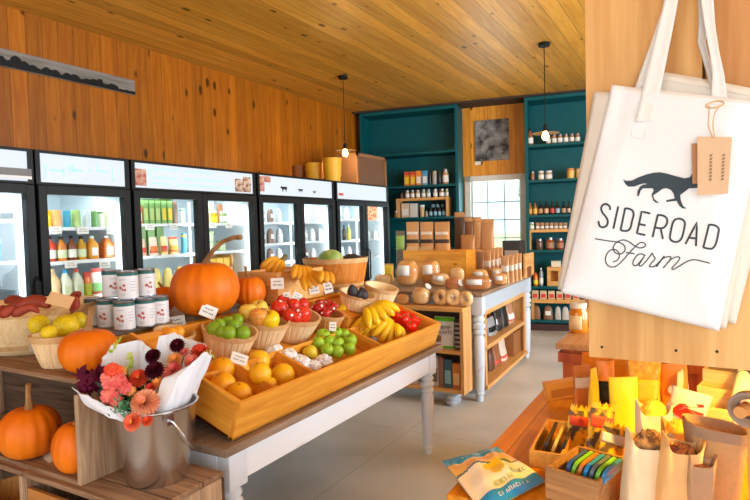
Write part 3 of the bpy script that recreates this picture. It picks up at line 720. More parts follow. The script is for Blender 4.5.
# things on top of the far fridges
def top_front(u, v, back): return PX(u, v, FX-back)
def bucket_top(u0, u1, v0, name, label, m, back=.3):
    x = FX-back; a, c = PX(u0, v0, x), PX(u1, v0, x); h = PX((u0+u1)/2, v0, x).z-ZT; w = (u1-u0)*px((a+c)/2)
    t = thing(name, label, 'basket', (x, (a.y+c.y)/2, ZT+.001), 0, 'baskets on top of the fridges'); r = w/2
    b = MB(); b.lathe([(0, 0), (r*.8, 0), (r*.98, h*.45), (r, h), (r*.95, h), (r*.93, h*.45), (r*.76, .012), (0, .012)], 28); b.build('basket_wall', m, t)
    b = MB(); b.lathe([(r*1.0, h*.88), (r*1.035, h*.88), (r*1.035, h*1.0), (r*1.0, h)], 28); b.build('rim', m, t)
    b = MB(); b.lathe([(r*.9, h*.3), (r*.97, h*.3), (r*.99, h*.38), (r*.92, h*.38)], 28); b.build('hoop', m, t)
M_gold = pm(S(238, 176, 30), .5, var=.15, scale=30)
bucket_top(305, 323.5, 163.5, 'straw_basket', 'low yellow basket on top of the animal-header fridge, beside the taller one', M_gold, .44)
bucket_top(322.5, 341, 158.5, 'straw_basket', 'tallest yellow basket on top of the fridges under the pendant lamp', M_gold, .17)
bucket_top(292, 306, 166, 'straw_basket', 'dim brown basket on top of the animal-header fridge, left of the yellow ones', pm(S(160, 92, 30), .6, var=.2, scale=30), .66)
x = FX-.3; a, c = PX(354.5, 155, x), PX(384, 157, x); h = PX(369, 155.5, x).z-ZT
t = thing('wooden_crate', 'brown wooden crate standing on top of the farthest fridge', 'crate', (x, (a.y+c.y)/2, ZT+.001))
w = (c.y-a.y)/2
b = MB()
b.b2((-.28, -w, 0), (.02, w, h)); b.build('crate_body', pm(S(112, 78, 52), .7, var=.2, scale=9), t, smooth=False)
b = MB()
for q in (((.02, -w, 0), (.035, -w+.04, h)), ((.02, w-.04, 0), (.035, w, h)), ((.02, -w, h-.04), (.035, w, h)), ((.02, -w, 0), (.035, w, .04))): b.b2(*q)
b.build('frame', pm(S(140, 98, 62), .7, var=.2, scale=9), t, smooth=False)

# painted saw-board on the left wall
xw = WX+.03; A = PX(-14, 45, xw); B = PX(135, 80.5, xw); zl = PX(0, 68.5, xw).z; zr = PX(135, 95, xw).z; zt_ = PX(135, 80.5, xw).z
L_ = B.y-A.y; hb = zt_-zr
t = thing('skyline_board', 'long grey plank painted with a black treeline, high on the left wall', 'sign', (WX+.004, (A.y+B.y)/2, zr))
b = MB(); b.b2((0, -L_/2, 0), (.022, L_/2, hb), .003); b.build('plank', two(S(112, 106, 98), S(150, 144, 136), 9, .7, .35, .65, stretch=(1, .25, 3)), t, smooth=False)
pts = []; n = 140
for i in range(n+1):
    q = i/n; y = -L_/2+L_*q
    e = .20+.22*abs(math.sin(q*21))*(1-q*.6)+.16*abs(math.sin(q*47+1))*(1-q*.55)+.05*random.random()
    if .13 < q < .2: e = .55+.2*math.sin((q-.13)/.07*PI)
    if .70 < q < .74: e = .55
    if q > .86: e = .2+.06*random.random()
    pts.append((.0225, y, hb*min(e, .82)))
b = MB()
for p, q in zip(pts, pts[1:]): b.hexa([(.022, p[1], .003), (.022, q[1], .003), (.0235, q[1], .003), (.0235, p[1], .003), (.022, p[1], p[2]), (.022, q[1], q[2]), (.0235, q[1], q[2]), (.0235, p[1], p[2])])
b.build('painted_treeline', M_black, t, smooth=False)

# ------------------------------------------------------------------ teal shelves on the back wall
def case(name, label, s0, s1, zs, z1, dep, toe=.1, left=True):
    r = thing('shelf_unit', label, 'shelf', BW((s0+s1)/2, 0, 0), BANG, 'teal built-in shelf units'); h = (s1-s0)/2
    for sx in ([-1, 1]):
        b = MB(); b.b2((sx*h, 0, 0), (sx*(h-.045), dep, z1)); b.build('side_panel', M_teal, r, smooth=False)
    b = MB(); b.b2((-h+.045, dep-.02, 0), (h-.045, dep, z1)); b.build('back_panel', M_teal, r, smooth=False)
    b = MB(); b.b2((-h+.045, 0, z1-.05), (h-.045, dep-.02, z1)); b.build('top_panel', M_teal, r, smooth=False)
    for z in zs: b = MB(); b.b2((-h+.045, 0.005, z-.035), (h-.045, dep-.02, z)); b.build('shelf', M_teal, r, smooth=False)
    b = MB(); b.b2((-h+.045, .03, 0), (h-.045, .05, toe)); b.build('toe_kick', pm(S(66, 34, 26), .6), r, smooth=False)
    return r
DEP = OFF-.004
sL0, sL1 = PB(358, 113)[0]+.02, PB(457, 104)[0]; sR0 = PB(524, 96)[0]; sR1 = sR0+2.3
def zb(u, v): return PB(u, v)[1]
zLs = [zb(416, 152), zb(421, 185), zb(421, 217)]
zRs = [zb(555, 143), zb(555, 179), zb(550, 214.5), zb(545, 250), zb(545, 286.5), zb(550, 320.5)]
case('l', 'teal shelf unit in the far corner beside the fridges', sL0, sL1, zLs+[zLs[2]-.5, zLs[2]-1.0, .16], 3.46, DEP)
case('r', 'teal shelf unit right of the back window', sR0, sR1, zRs, 3.46, DEP)
# the case's side face on the left unit is wide: the front edge strip
def bs_stock(items, where, group, z, o=.07, dz=0.):
    labs = label_rows([(i[0], i[1], i[2]+' '+where) for i in items])
    for it, lb in zip(items, labs):
        name, cat, desc, (u0, v0, u1), fn = it
        s0, zt = PB(u0, v0, o); s1, _ = PB(u1, v0, o); w = (s1-s0)*.95; h = max(.03, zt-z)
        p = BW((s0+s1)/2, o+min(w, .09)/2, z+dz)
        fn(thing(name, lb, cat, p, BANG, group), w, h)
OR = S(226, 130, 40)
bs_stock([('cereal_box', 'box', 'orange box with red top', (403.8, 172, 409.2), car_(OR, P_y, P_r)), ('cereal_box', 'box', 'orange box with red top', (409.8, 171.8, 415), car_(OR, P_y, P_r)),
          ('cereal_box', 'box', 'plain orange box', (415.4, 171, 421.2), car_(S(230, 140, 44), P_w)), ('cereal_box', 'box', 'blue and white box', (421.8, 171, 427.4), car_(S(90, 160, 190), P_w, P_b)),
          ('coffee_tin', 'tin', 'narrow black tin', (428, 171.6, 431), can_(S(30, 32, 32))), ('coffee_tin', 'tin', 'silver tin with gold label', (431.6, 171, 436.2), can_(S(170, 164, 156), pm(S(190, 160, 90), .4))),
          ('coffee_tin', 'tin', 'black tin near the right side', (436.8, 170.6, 441), can_(S(26, 28, 28))), ('clear_jar', 'jar', 'tall jar of tan snacks', (441.6, 169, 448), jar_(S(190, 150, 110), M_tin, P_w))],
         'on the upper shelf of the corner teal unit', 'goods on the upper shelf of the corner teal unit', zLs[1])
# pine riser with spice jars above and boxes below
def riser(u0, u1, v, z, label, o=.05, d=.24, legs=(0, 1)):
    s0, zt = PB(u0, v, o); s1, _ = PB(u1, v, o); w = s1-s0
    t = thing('pine_riser', label, 'riser', BW((s0+s1)/2, o, z+.001), BANG); h = zt-z
    b = MB(); b.b2((-w/2, 0, h-.04), (w/2, d, h)); b.build('top_board', M_pine, t, smooth=False)
    for sx in (-1, 1): b = MB(); b.b2((sx*w/2, 0, 0), (sx*(w/2-.04), d, h-.04)); b.build('leg_board', M_pineZ, t, smooth=False)
    return zt
zr1 = riser(396, 448.3, 199, zLs[2], 'pine riser carrying spice jars on the corner teal unit', .04)
spl = [(398.8, 192.3, 403), (404.2, 190.2, 408.8), (409.8, 190, 413.8), (415, 190, 419.4), (420.8, 189.6, 425), (426, 189.4, 430), (432.4, 189, 437), (438.6, 189, 444), (444.8, 188.8, 448.2)]
spc = [S(90, 60, 44), S(190, 150, 100), S(176, 140, 100), S(196, 170, 130), S(180, 150, 110), S(150, 190, 150), S(200, 180, 160), S(170, 130, 100), S(150, 180, 90)]
spd = ['small dark brown spice jar', 'tan spice jar', 'light brown spice jar', 'cream spice jar', 'beige spice jar', 'pale green spice jar', 'pinkish spice jar', 'wide brown spice jar', 'green spice jar at the right end']
bs_stock([('spice_jar', 'jar', d, q, jar_(c, M_tin if k else M_black, P_w if k else None)) for k, (d, q, c) in enumerate(zip(spd, spl, spc))], 'on the pine riser of the corner teal unit', 'spice jars on the pine riser', zr1)
bs_stock([('tea_box', 'box', 'wide white box with tan edges', (401, 203.6, 409.2), car_(S(226, 200, 168), P_w)), ('tea_box', 'box', 'plain white box', (409.6, 203.6, 417), car_(S(226, 222, 214))),
          ('canister', 'can', 'tan canister with white lid', (419, 205, 424), tub_(S(216, 176, 120), M_white)),
          ('small_bottle', 'bottle', 'small clear bottle', (424.6, 211, 427.8), bot_(S(170, 170, 160), None, M_white))],
         'under the pine riser of the corner teal unit', 'goods under the pine riser', zLs[2], .1)
sup = [(428.6, 208, 432), (432.8, 208, 436.4), (437.2, 208, 440.8), (441.6, 208, 445.4)]
bs_stock([('supplement_bottle', 'bottle', 'small black bottle with blue label in the lower row', q, jar_(S(40, 46, 50), M_black, pm(S(130, 180, 200), .5))) for q in sup], 'under the pine riser', 'blue-labelled bottles under the pine riser', zLs[2], .08)
zs2 = zb(437, 207.6)
t = thing('clear_shelf', 'small dark step holding the upper row of blue-labelled bottles', 'step', BW((PB(428, 207, .2)[0]+PB(446, 207, .2)[0])/2, .2, zLs[2]+.001), BANG)
b = MB(); w = PB(446, 207, .2)[0]-PB(428, 207, .2)[0]; b.b2((-w/2, 0, 0), (w/2, .1, zs2-zLs[2]-.002)); b.b2((-w/2, .09, 0), (w/2, .1, zs2-zLs[2]+.01)); b.build('step_body', M_black, t, smooth=False)
bs_stock([('supplement_bottle', 'bottle', 'small black bottle with blue label in the upper row', q, jar_(S(40, 46, 50), M_black, pm(S(130, 180, 200), .5))) for q in ((431, 201.6, 434.6), (435.2, 201.6, 438.8), (440.4, 201.6, 444))], 'under the pine riser', 'blue-labelled bottles under the pine riser', zs2, .23)
bs_stock([('brown_jar', 'jar', 'small brown jar left of the pine riser', (393.8, 211, 397.2), jar_(S(150, 104, 60), M_tin))], 'on the corner teal unit', None, zLs[2], .01)
# right unit
bs_stock([('syrup_bottle', 'bottle', 'brown square bottle by the pendant lamp', (526.4, 128.5, 533), bot_(S(150, 96, 60), P_w, M_black))] +
         [('mustard_jar', 'jar', 'small tan jar', (545.6+k*5.9, 134.5-k*.25, 550.6+k*5.9), jar_(S(176, 130, 92), M_tin, P_w)) for k in range(6)], 'on the top shelf of the right teal unit', 'jars on the top shelf of the right teal unit', zRs[0])
bs_stock([('jam_jar', 'jar', 'small brown jam jar', (530, 171.6, 534.6), jar_(S(150, 100, 66), M_tin)), ('jam_jar', 'jar', 'cream jam jar', (537.8, 171, 543.8), jar_(S(196, 160, 124), M_white, P_w)),
          ('jam_jar', 'jar', 'cream jam jar', (545, 170.8, 552.2), jar_(S(196, 160, 124), M_white, P_w)), ('tea_tin', 'tin', 'yellow tin with orange mark', (566.6, 168.4, 574.6), can_(S(226, 180, 80), P_r)),
          ('tea_tin', 'tin', 'cream tin at the right', (575.6, 168.4, 583), can_(S(214, 180, 110)))], 'on the second shelf of the right teal unit', 'jars on the second shelf of the right teal unit', zRs[1])
dl = [S(230, 170, 70), S(236, 184, 80), S(190, 140, 90), S(210, 170, 130), S(200, 70, 60), S(170, 180, 190), S(190, 150, 110), S(214, 180, 150), S(200, 150, 100)]
dn = ['gold-labelled', 'yellow-labelled', 'brown-labelled', 'beige-labelled', 'red-labelled', 'grey-labelled', 'tan-labelled', 'cream-labelled', 'amber-labelled']
du = [(527.6, 532), (532.5, 537.2), (537.8, 542.8), (543.6, 548.6), (549.6, 554.4), (555, 559.8), (561.2, 566), (567, 570.5), (571.5, 576.5)]
bs_stock([('sauce_bottle', 'bottle', n+' sauce bottle with black top', (a, 201.2, c), bot_(S(40, 30, 26) if k not in (0, 1) else S(170, 110, 40), pm(q, .5), M_black, .52)) for k, (n, q, (a, c)) in enumerate(zip(dn, dl, du))], 'on the third shelf of the right teal unit', 'sauce bottles on the right teal unit', zRs[2])
zr2 = riser(528, 590, 230, zRs[3], 'pine riser carrying small kraft bags on the right teal unit', .04)
bs_stock([('green_jar', 'jar', 'small green and white jar', (528.8, 222.4, 534), jar_(S(150, 180, 120), M_white, P_w))] +
         [('kraft_bag', 'bag', 'small kraft bag', (535.4+k*4.6, 222.7, 539.6+k*4.6), pch_(S(176, 130, 86), P_w)) for k in range(7)], 'on the pine riser of the right teal unit', 'small kraft bags on the pine riser', zr2)
bs_stock([('candy_jar', 'jar', 'grey-brown glass jar', (535.6, 239, 543), jar_(S(110, 84, 70), M_tin)), ('candy_jar', 'jar', 'rust-red glass jar', (545, 237.6, 554.4), jar_(S(150, 74, 40), M_tin, pm(S(170, 120, 90), .5))),
          ('candy_jar', 'jar', 'second rust-red glass jar', (556, 238.4, 564), jar_(S(150, 74, 40), M_tin, pm(S(170, 120, 90), .5)))], 'under the pine riser of the right teal unit', 'glass jars under the pine riser', zRs[3], .09)
bs_stock([('sauce_bottle', 'bottle', 'bright orange bottle', (532.6, 272.5, 538), bot_(S(236, 110, 20), P_y, P_r, .7)), ('sauce_bottle', 'bottle', 'pale grey bottle', (538.8, 268, 543), bot_(S(150, 160, 170), P_w, M_white, .7))], 'on the fifth shelf of the right teal unit', 'bottles on the fifth shelf', zRs[4])
s0, zt = PB(547, 267, .06); s1, _ = PB(561.5, 267, .06); hh = zt-zRs[4]; w = s1-s0
t = thing('wooden_frame_box', 'light wooden box frame with a square opening on the right teal unit', 'box', BW((s0+s1)/2, .06, zRs[4]+.001), BANG)
b = MB()
for q in (((-w/2, 0, 0), (-w/2+.05, .16, hh)), ((w/2-.05, 0, 0), (w/2, .16, hh)), ((-w/2+.05, 0, hh-.06), (w/2-.05, .16, hh)), ((-w/2+.05, 0, 0), (w/2-.05, .16, hh*.25)), ((-w/2+.05, .15, hh*.25), (w/2-.05, .16, hh-.06))): b.b2(*q)
b.build('frame', M_pine, t, smooth=False)
bs_stock([('tea_box', 'box', 'cream box lying on the wooden box frame', (551, 261, 561), lambda t, w, h: g_carton(t, w, .14, h, pm(S(226, 214, 186), .6)))], 'of the right teal unit', None, zRs[4]+hh+.002, .06)
zr3 = PB(550, 299.5, .04)[1]
s0, _ = PB(530, 300, .03); 
t = thing('pine_shelf_board', 'pine shelf board carrying red-printed boxes low on the right teal unit', 'shelf', BW(sR0+.05, .03, zRs[5]+.001), BANG); hh = zr3-zRs[5]
b = MB(); b.b2((0, 0, hh-.055), (2.1, .3, hh)); b.build('board', M_pine, t, smooth=False)
for x in (0, 2.06): b = MB(); b.b2((x, .02, 0), (x+.04, .28, hh-.055)); b.build('leg_board', M_pineZ, t, smooth=False)
bs_stock([('cracker_box', 'box', 'cream cracker box with red print', (531.6+k*8.2, 290.4+k*.25, 538.4+k*8.2), car_(S(222, 196, 150), P_r)) for k in range(6)], 'on the pine board of the right teal unit', 'cracker boxes on the pine board', zr3)
bs_stock([('grain_bag', 'bag', 'clear bag of brown grain', (532, 305.6, 540.6), bag_(S(140, 96, 66))), ('grain_bag', 'bag', 'clear bag of brown grain', (543, 305.6, 553), bag_(S(140, 100, 74), P_w)),
          ('grain_bag', 'bag', 'pale bag of flour', (554.5, 306.5, 561), bag_(S(200, 190, 178))), ('grain_bag', 'bag', 'pale bag of flour', (561.6, 306.8, 569), bag_(S(206, 196, 184)))], 'on the bottom shelf of the right teal unit', 'grain bags on the bottom shelf', zRs[5], .08)
# picture and tag on the back wall
s0, zt = PB(474.5, 121, OFF-.03); s1, _ = PB(508.5, 119.5, OFF-.03); _, zb_ = PB(490, 160.5, OFF-.03)
t = thing('wall_panel', 'square mottled silver and black panel on the pine wall above the window', 'panel', BW((s0+s1)/2, OFF-.001, zb_), BANG)
w = s1-s0; b = MB(); b.b2((-w/2, -.03, 0), (w/2, -.002, zt-zb_), .004); b.build('canvas', two(S(34, 30, 28), S(150, 146, 140), 7, .4, .38, .66, detail=8), t, smooth=False)
s, z = PB(478, 163.5, OFF); p = BW(s, OFF-.004, z-.02); price_tag('wall_tag', 'small white tag on the pine wall under the silver panel', p, BANG, .09, .05, None)

# ------------------------------------------------------------------ pendant lamps
M_bulb = glow('bulb', (1., .55, .14), 30.)
def pendant(u, v, ub, vb, label):
    p = PZ(u, v, ZC); d = depth(p); zb = None
    q = ray(ub, vb); sc = math.hypot(p.x, p.y)/math.hypot(q.x, q.y); zb = CH+q.z*sc
    t = thing('pendant_lamp', label, 'lamp', (p.x, p.y, ZC), 0, 'pendant lamps')
    b = MB(); b.cyl((0, 0, -.035), .06, .035, 24); b.build('canopy', M_black, t)
    z = zb-ZC
    b = MB(); b.tube([(0, 0, -.03), (0, 0, z+.1)], .005, 6); b.build('cord', M_black, t)
    b = MB(); b.lathe([(0, z+.12), (.02, z+.12), (.024, z+.05), (0, z+.05)][::-1], 14); b.build('socket', M_black, t)
    b = MB(); b.lathe([(.024, z+.055), (.14, z+.030), (.142, z+.027), (.024, z+.05)], 32); b.build('shade', pm(S(70, 60, 50), .35, metal=.6, var=.05), t)
    b = MB(); b.lathe([(0, z-.045), (.022, z-.04), (.036, z-.012), (.03, z+.02), (.016, z+.05), (0, z+.052)], 16); b.build('bulb', M_bulb, t)
    L = bpy.data.lights.new('pendant_light', 'POINT'); L.energy = 14; L.color = (1, .66, .3); L.shadow_soft_size = .06
    lo = bpy.data.objects.new('pendant_light', L); COL.objects.link(lo); lo.parent = t; lo.location = (0, 0, z-.06)
pendant(343, 76, 343, 153, 'pendant lamp with a lit bulb hanging above the yellow baskets on the fridges')
pendant(544, 43, 545, 136, 'pendant lamp with a lit bulb hanging before the right teal shelf unit')
# ------------------------------------------------------------------ produce table
M_wpaint = two(S(206, 176, 146), S(240, 242, 244), 3.2, .55, .30, .40, .1, stretch=(1.5, .5, 1.5))
M_wpaint2 = pm(S(226, 233, 240), .5, var=.06, scale=8)
M_ttop = wood('table_top', S(166, 140, 116), S(122, 98, 78), 'Y', grain=1.2, rough=.55)
TX, TY0, TY1, TZ, TW = -1.59, 1.585, 3.72, .76, 1.42
def leg_prof(h, r=.043):
    return [(0, 0), (r*.62, 0), (r*.66, h*.02), (r*.66, h*.07), (r*.9, h*.085), (r*.72, h*.105), (r*.8, h*.13), (r*.98, h*.45), (r*1.02, h*.72), (r*.8, h*.76), (r*1.12, h*.78), (r*1.14, h*.80), (r*.86, h*.825), (r*1.18, h*.85), (r*1.2, h*.88), (r*.86, h*.905), (r*1.12, h*.93), (r*1.1, h*.95), (r*.9, h*.965), (r*.9, h), (0, h)]
t = thing('produce_table', 'white painted farm table with turned legs carrying the tilted fruit box', 'table', (TX-TW/2, (TY0+TY1)/2, 0))
cx, cy = TX-TW/2, (TY0+TY1)/2; hx, hy = TW/2, (TY1-TY0)/2
b = MB(); b.b2((-hx, -hy, TZ-.035), (hx, hy, TZ), .004); b.build('tabletop', M_ttop, t, smooth=False)
for n, lo, hi in (('apron', (hx-.065, -hy+.1, .585), (hx-.045, hy-.1, TZ-.036)), ('apron', (-hx+.045, -hy+.1, .585), (-hx+.065, hy-.1, TZ-.036)),
                  ('apron', (-hx+.1, -hy+.045, .585), (hx-.1, -hy+.065, TZ-.036)), ('apron', (-hx+.1, hy-.065, .585), (hx-.1, hy-.045, TZ-.036))):
    b = MB(); b.b2(lo, hi); b.build(n, M_wpaint, t, smooth=False)
for sx in (1, -1):
    for sy in (-1, 1):
        b = MB(); q = .052; lx, ly = sx*(hx-.085), sy*(hy-.1)
        b.b2((lx-q, ly-q, .565), (lx+q, ly+q, TZ-.036), .006)
        b.lathe(leg_prof(.57), 22, Matrix.Translation((lx, ly, 0))); b.build('leg', M_wpaint2, t)
# the tilted box on it
SA = math.atan(.355); ca, sa = math.cos(SA), math.sin(SA); BX0, BZ0 = -1.625, TZ+.004
def BXP(d, y, h): return Vector((BX0-d*ca+h*sa, y, BZ0+d*sa+h*ca))
BN = Vector((sa, 0, ca))
def PBX(u, v, h=.0): return PPL(u, v, BXP(0, 0, h), BN)
BY0, BY1, BD, BH = 1.655, 3.655, .70, .17
bx = thing('display_box', 'long tilted honey-coloured wooden box holding fruit on the white table', 'box', BXP(0, (BY0+BY1)/2, 0), (0, SA, 0))
# local axes of the box: x forward (towards the aisle), z up from its sloping floor
hy = (BY1-BY0)/2
def bpart(name, lo, hi, m, bev=.003): b = MB(); b.b2(lo, hi, bev); return b.build(name, m, bx, smooth=False)
bpart('floor_board', (-BD, -hy, 0), (0, hy, .015), M_box)
bpart('front_board', (-.02, -hy, .0), (.0, hy, BH), M_box)
bpart('end_board', (-BD, -hy, .0), (-.021, -hy+.02, BH), M_boxX); bpart('end_board', (-BD, hy-.02, .0), (-.021, hy, BH), M_boxX)
bpart('back_board', (-BD, -hy+.021, .0), (-BD+.02, hy-.021, BH*.9), M_box)
def yl(y): return y-(BY0+BY1)/2
rib = .335
bpart('long_divider', (-rib-.012, -hy+.021, .015), (-rib, hy-.021, .1), M_box)
ydv = [PBX(268, 386, .09).y, PBX(308, 371, .09).y, PBX(368, 340, .09).y]
for y in ydv: bpart('divider', (-rib, yl(y)-.006, .015), (-.021, yl(y)+.006, .105), M_boxX)
bpart('prop_foot', (-BD+.06, -hy+.1, -BD*.355+.06-.0), (-BD+.14, -hy+.2, -.001), M_box); bpart('prop_foot', (-BD+.06, hy-.2, -BD*.355+.06), (-BD+.14, hy-.1, -.001), M_box)

# fruit
def fruit_mat(c1, c2, sc=9, rough=.35): return two(c1, c2, sc, rough, .35, .65)
def peel(c, dents=60): return pm(c, .38, var=.1, scale=dents, bump=.18)
PROTO = {}
def fruit(kind, label, cat, loc, r, group, mat, rot=None, stem=True, key=None):
    k = key or (kind, id(mat))
    rot = rot or (random.uniform(-.5, .5), random.uniform(-.5, .5), random.uniform(0, 6))
    if k in PROTO:
        return dup(PROTO[k], loc, rot, label, group, r)
    t = thing(kind, label, cat, loc, rot, group); PR[k] = 1.0; PROTO[k] = t; t.scale = (r,)*3
    b = MB()
    if kind in ('apple', 'green_apple', 'yellow_apple', 'red_apple'):
        prof = [(0, -.80), (.12, -.86), (.35, -.9), (.62, -.75), (.86, -.42), (.99, 0), (.98, .3), (.85, .62), (.6, .84), (.35, .88), (.15, .78), (.04, .62), (0, .6)]
    elif kind == 'round_quince':
        prof = [(0, -.9), (.2, -.93), (.5, -.84), (.85, -.5), (1, 0), (.93, .4), (.68, .76), (.4, .9), (.15, .9), (.1, .84), (0, .82)]
    elif kind in ('quince', 'pear'):
        prof = [(0, -.92), (.2, -.96), (.5, -.86), (.85, -.5), (1, 0), (.9, .42), (.62, .8), (.4, 1.0), (.22, 1.08), (.06, 1.02), (0, .98)]
    elif kind == 'red_pepper':
        prof = [(0, -.85), (.3, -.98), (.55, -.85), (.8, -.3), (.98, .3), (.9, .75), (.55, .95), (.25, .8), (.05, .72), (0, .72)]
    elif kind == 'avocado':
        prof = [(0, -1.), (.4, -.92), (.8, -.6), (.95, -.1), (.85, .4), (.58, .85), (.35, 1.15), (.12, 1.28), (0, 1.3)]
    else:
        prof = [(0, -.96), (.25, -.95), (.6, -.78), (.88, -.45), (1, 0), (.88, .45), (.6, .8), (.25, .95), (.08, .93), (0, .9)]
    b.lathe(prof, 24)
    if kind == 'red_pepper':
        for v in b.bm.verts:
            a = math.atan2(v.co.y, v.co.x); f = 1-.13*(1-abs(math.cos(2*a)))**2; v.co.x *= f; v.co.y *= f
    o = b.build('flesh', mat, t, sub=1)
    if kind == 'red_apple':
        for sx, sy, sz in ((.42, -.72, .5), (-.8, .2, .48), (.3, .72, .55)):
            q = Vector((sx, sy, sz)).normalized(); b = MB(); b.cyl((0, 0, 0), .17, .02, 10, M=q.to_track_quat('Z', 'Y').to_matrix().to_4x4())
            bmesh.ops.translate(b.bm, verts=b.bm.verts, vec=Vector((q.x*1.05, q.y*1.05, q.z*1.0))); b.build('sticker', M_card, t)
    if stem:
        b = MB(); z0 = {'red_pepper': .7, 'orange': .9}.get(kind, prof[-1][1])
        if kind == 'red_pepper': b.tube([(0, 0, z0), (.03, 0, z0+.25), (.12, .05, z0+.45)], [.14, .09, .1], 8); m = pm(S(70, 120, 40), .5)
        elif kind in ('orange', 'grapefruit'): b.cyl((0, 0, .9), .09, .04, 8); m = pm(S(120, 110, 50), .7)
        else: b.tube([(0, 0, z0), (.03, .02, z0+.2), (.1, .03, z0+.38)], [.05, .035, .05], 6); m = pm(S(92, 66, 40), .8)
        b.build('stem', m, t)
    return t
PR = {}
def fruits(kind, cat, spots, mat, place, group, desc, rpx=None, stem=True):
    """spots: (u, v, r_px[, own words]); place(u, v) -> centre"""
    n = len(spots)
    for i, s in enumerate(spots):
        p = place(s[0], s[1]); r = s[2]*px(p)
        fruit(kind, desc(i, s), cat, p, r, group, mat, stem=stem)
M_or = peel(S(250, 172, 14)); M_gf = peel(S(252, 188, 24))
fruits('orange', 'orange', [(222, 370, 13.2), (223, 385, 13.4), (239, 395, 13.6)], M_or, lambda u, v: PBX(u, v, .075), 'oranges in the nearest box compartment',
       lambda i, s: ('orange nearest the flower wrap, at the back of the near compartment', 'middle orange of the near compartment, half hidden by its neighbours', 'orange nearest the front board in the near compartment of the fruit box')[i])
fruits('grapefruit', 'grapefruit', [(240, 369, 9.5), (259, 361, 11.6), (260, 374, 12), (283, 375, 12.2), (268, 386, 10)], M_gf, lambda u, v: PBX(u, v, .06+(.05 if (u, v) == (260, 374) else 0)), 'grapefruit in the second compartment',
       lambda i, s: ('small yellow-orange grapefruit beside the near divider', 'rear yellow-orange grapefruit behind the topmost one', 'topmost yellow-orange grapefruit in the middle of the second compartment', 'yellow-orange grapefruit at the right of the second compartment', 'yellow-orange grapefruit low under the topmost one')[i])
M_ga = fruit_mat(S(130, 176, 30), S(166, 196, 52)); 
fruits('green_apple', 'apple', [(323, 336, 7.4), (336, 333.5, 7), (329, 342, 7.2), (350, 341, 7.4), (337, 344, 7.6), (327, 350, 7), (337, 352, 7), (349, 349, 7), (318, 343, 6.6), (344, 335, 6.4)], M_ga,
       lambda u, v: PBX(u, v, .085), 'green apples in the third compartment',
       lambda i, s: ('green apple at the back left of the third compartment', 'green apple at the back centre of the third compartment', 'green apple left of the middle in the third compartment', 'green apple nearest the banana divider', 'green apple in the middle of the third compartment', 'green apple at the front left above the tissue paper', 'green apple at the front centre against the front board', 'green apple at the front right under the divider', 'green apple farthest left beside the white tissue', 'green apple at the back right of the third compartment')[i])
p = PBX(310, 353, .06); fruit('yellow_apple', 'yellow-green apple among the white tissue paper', 'apple', p, 8*px(p), None, fruit_mat(S(226, 180, 30), S(200, 190, 60)))
M_pep = pm(S(226, 34, 12), .16, var=.12)
def pep(u, v):
    p = PBX(u, v, .12); p.y = min(p.y, BY1-.075); return p
fruits('red_pepper', 'pepper', [(396, 318, 7), (406, 312, 7), (404, 322, 7), (413, 320, 7), (420, 313, 7), (425, 318, 6.4), (412, 328, 6.2), (396, 310, 6.4), (413, 309, 6)], M_pep, pep, 'red peppers at the far end of the box',
       lambda i, s: ('red pepper nearest the bananas', 'red pepper at the back middle of the heap', 'red pepper at the front left of the heap', 'red pepper in the middle of the heap', 'red pepper right of the middle of the heap', 'red pepper nearest the far end board', 'red pepper lowest against the front board', 'red pepper at the back left by the empty basket', 'red pepper topmost at the back of the heap')[i])
# white tissue paper clumps
def crumple(name, label, p, r, m, cat='paper', sq=(1, 1, .6), group=None, amp=.35, fr=2.2):
    t = MB(); bmesh.ops.create_icosphere(t.bm, subdivisions=4, radius=1.)
    for v in t.bm.verts:
        n = v.co.normalized(); q = 1+amp*mnoise.noise(n*fr+Vector(p)*7)+.2*abs(mnoise.noise(n*5+Vector(p)*3))
        v.co = Vector((n.x*q*sq[0], n.y*q*sq[1], n.z*q*sq[2]))*r
    return tag(t.build(name, m, loc=p, ang=25), label, cat, group)
M_tis = pm(S(238, 238, 240), .6, var=.03, sub=.0)
for i, (u, v, r) in enumerate(((275, 352, 9), (288, 357, 10), (300, 363, 10), (313, 366, 8), (324, 361, 8))):
    p = PBX(u, v, .07); crumple('tissue_paper', ('white crumpled tissue against the apple baskets', 'white crumpled tissue second from the baskets', 'white crumpled tissue in the middle of its strip', 'white crumpled tissue against the front board', 'white crumpled tissue under the green apples')[i], p, r*px(p), M_tis, 'paper', (1, 1, .7), 'tissue paper in the fruit box')

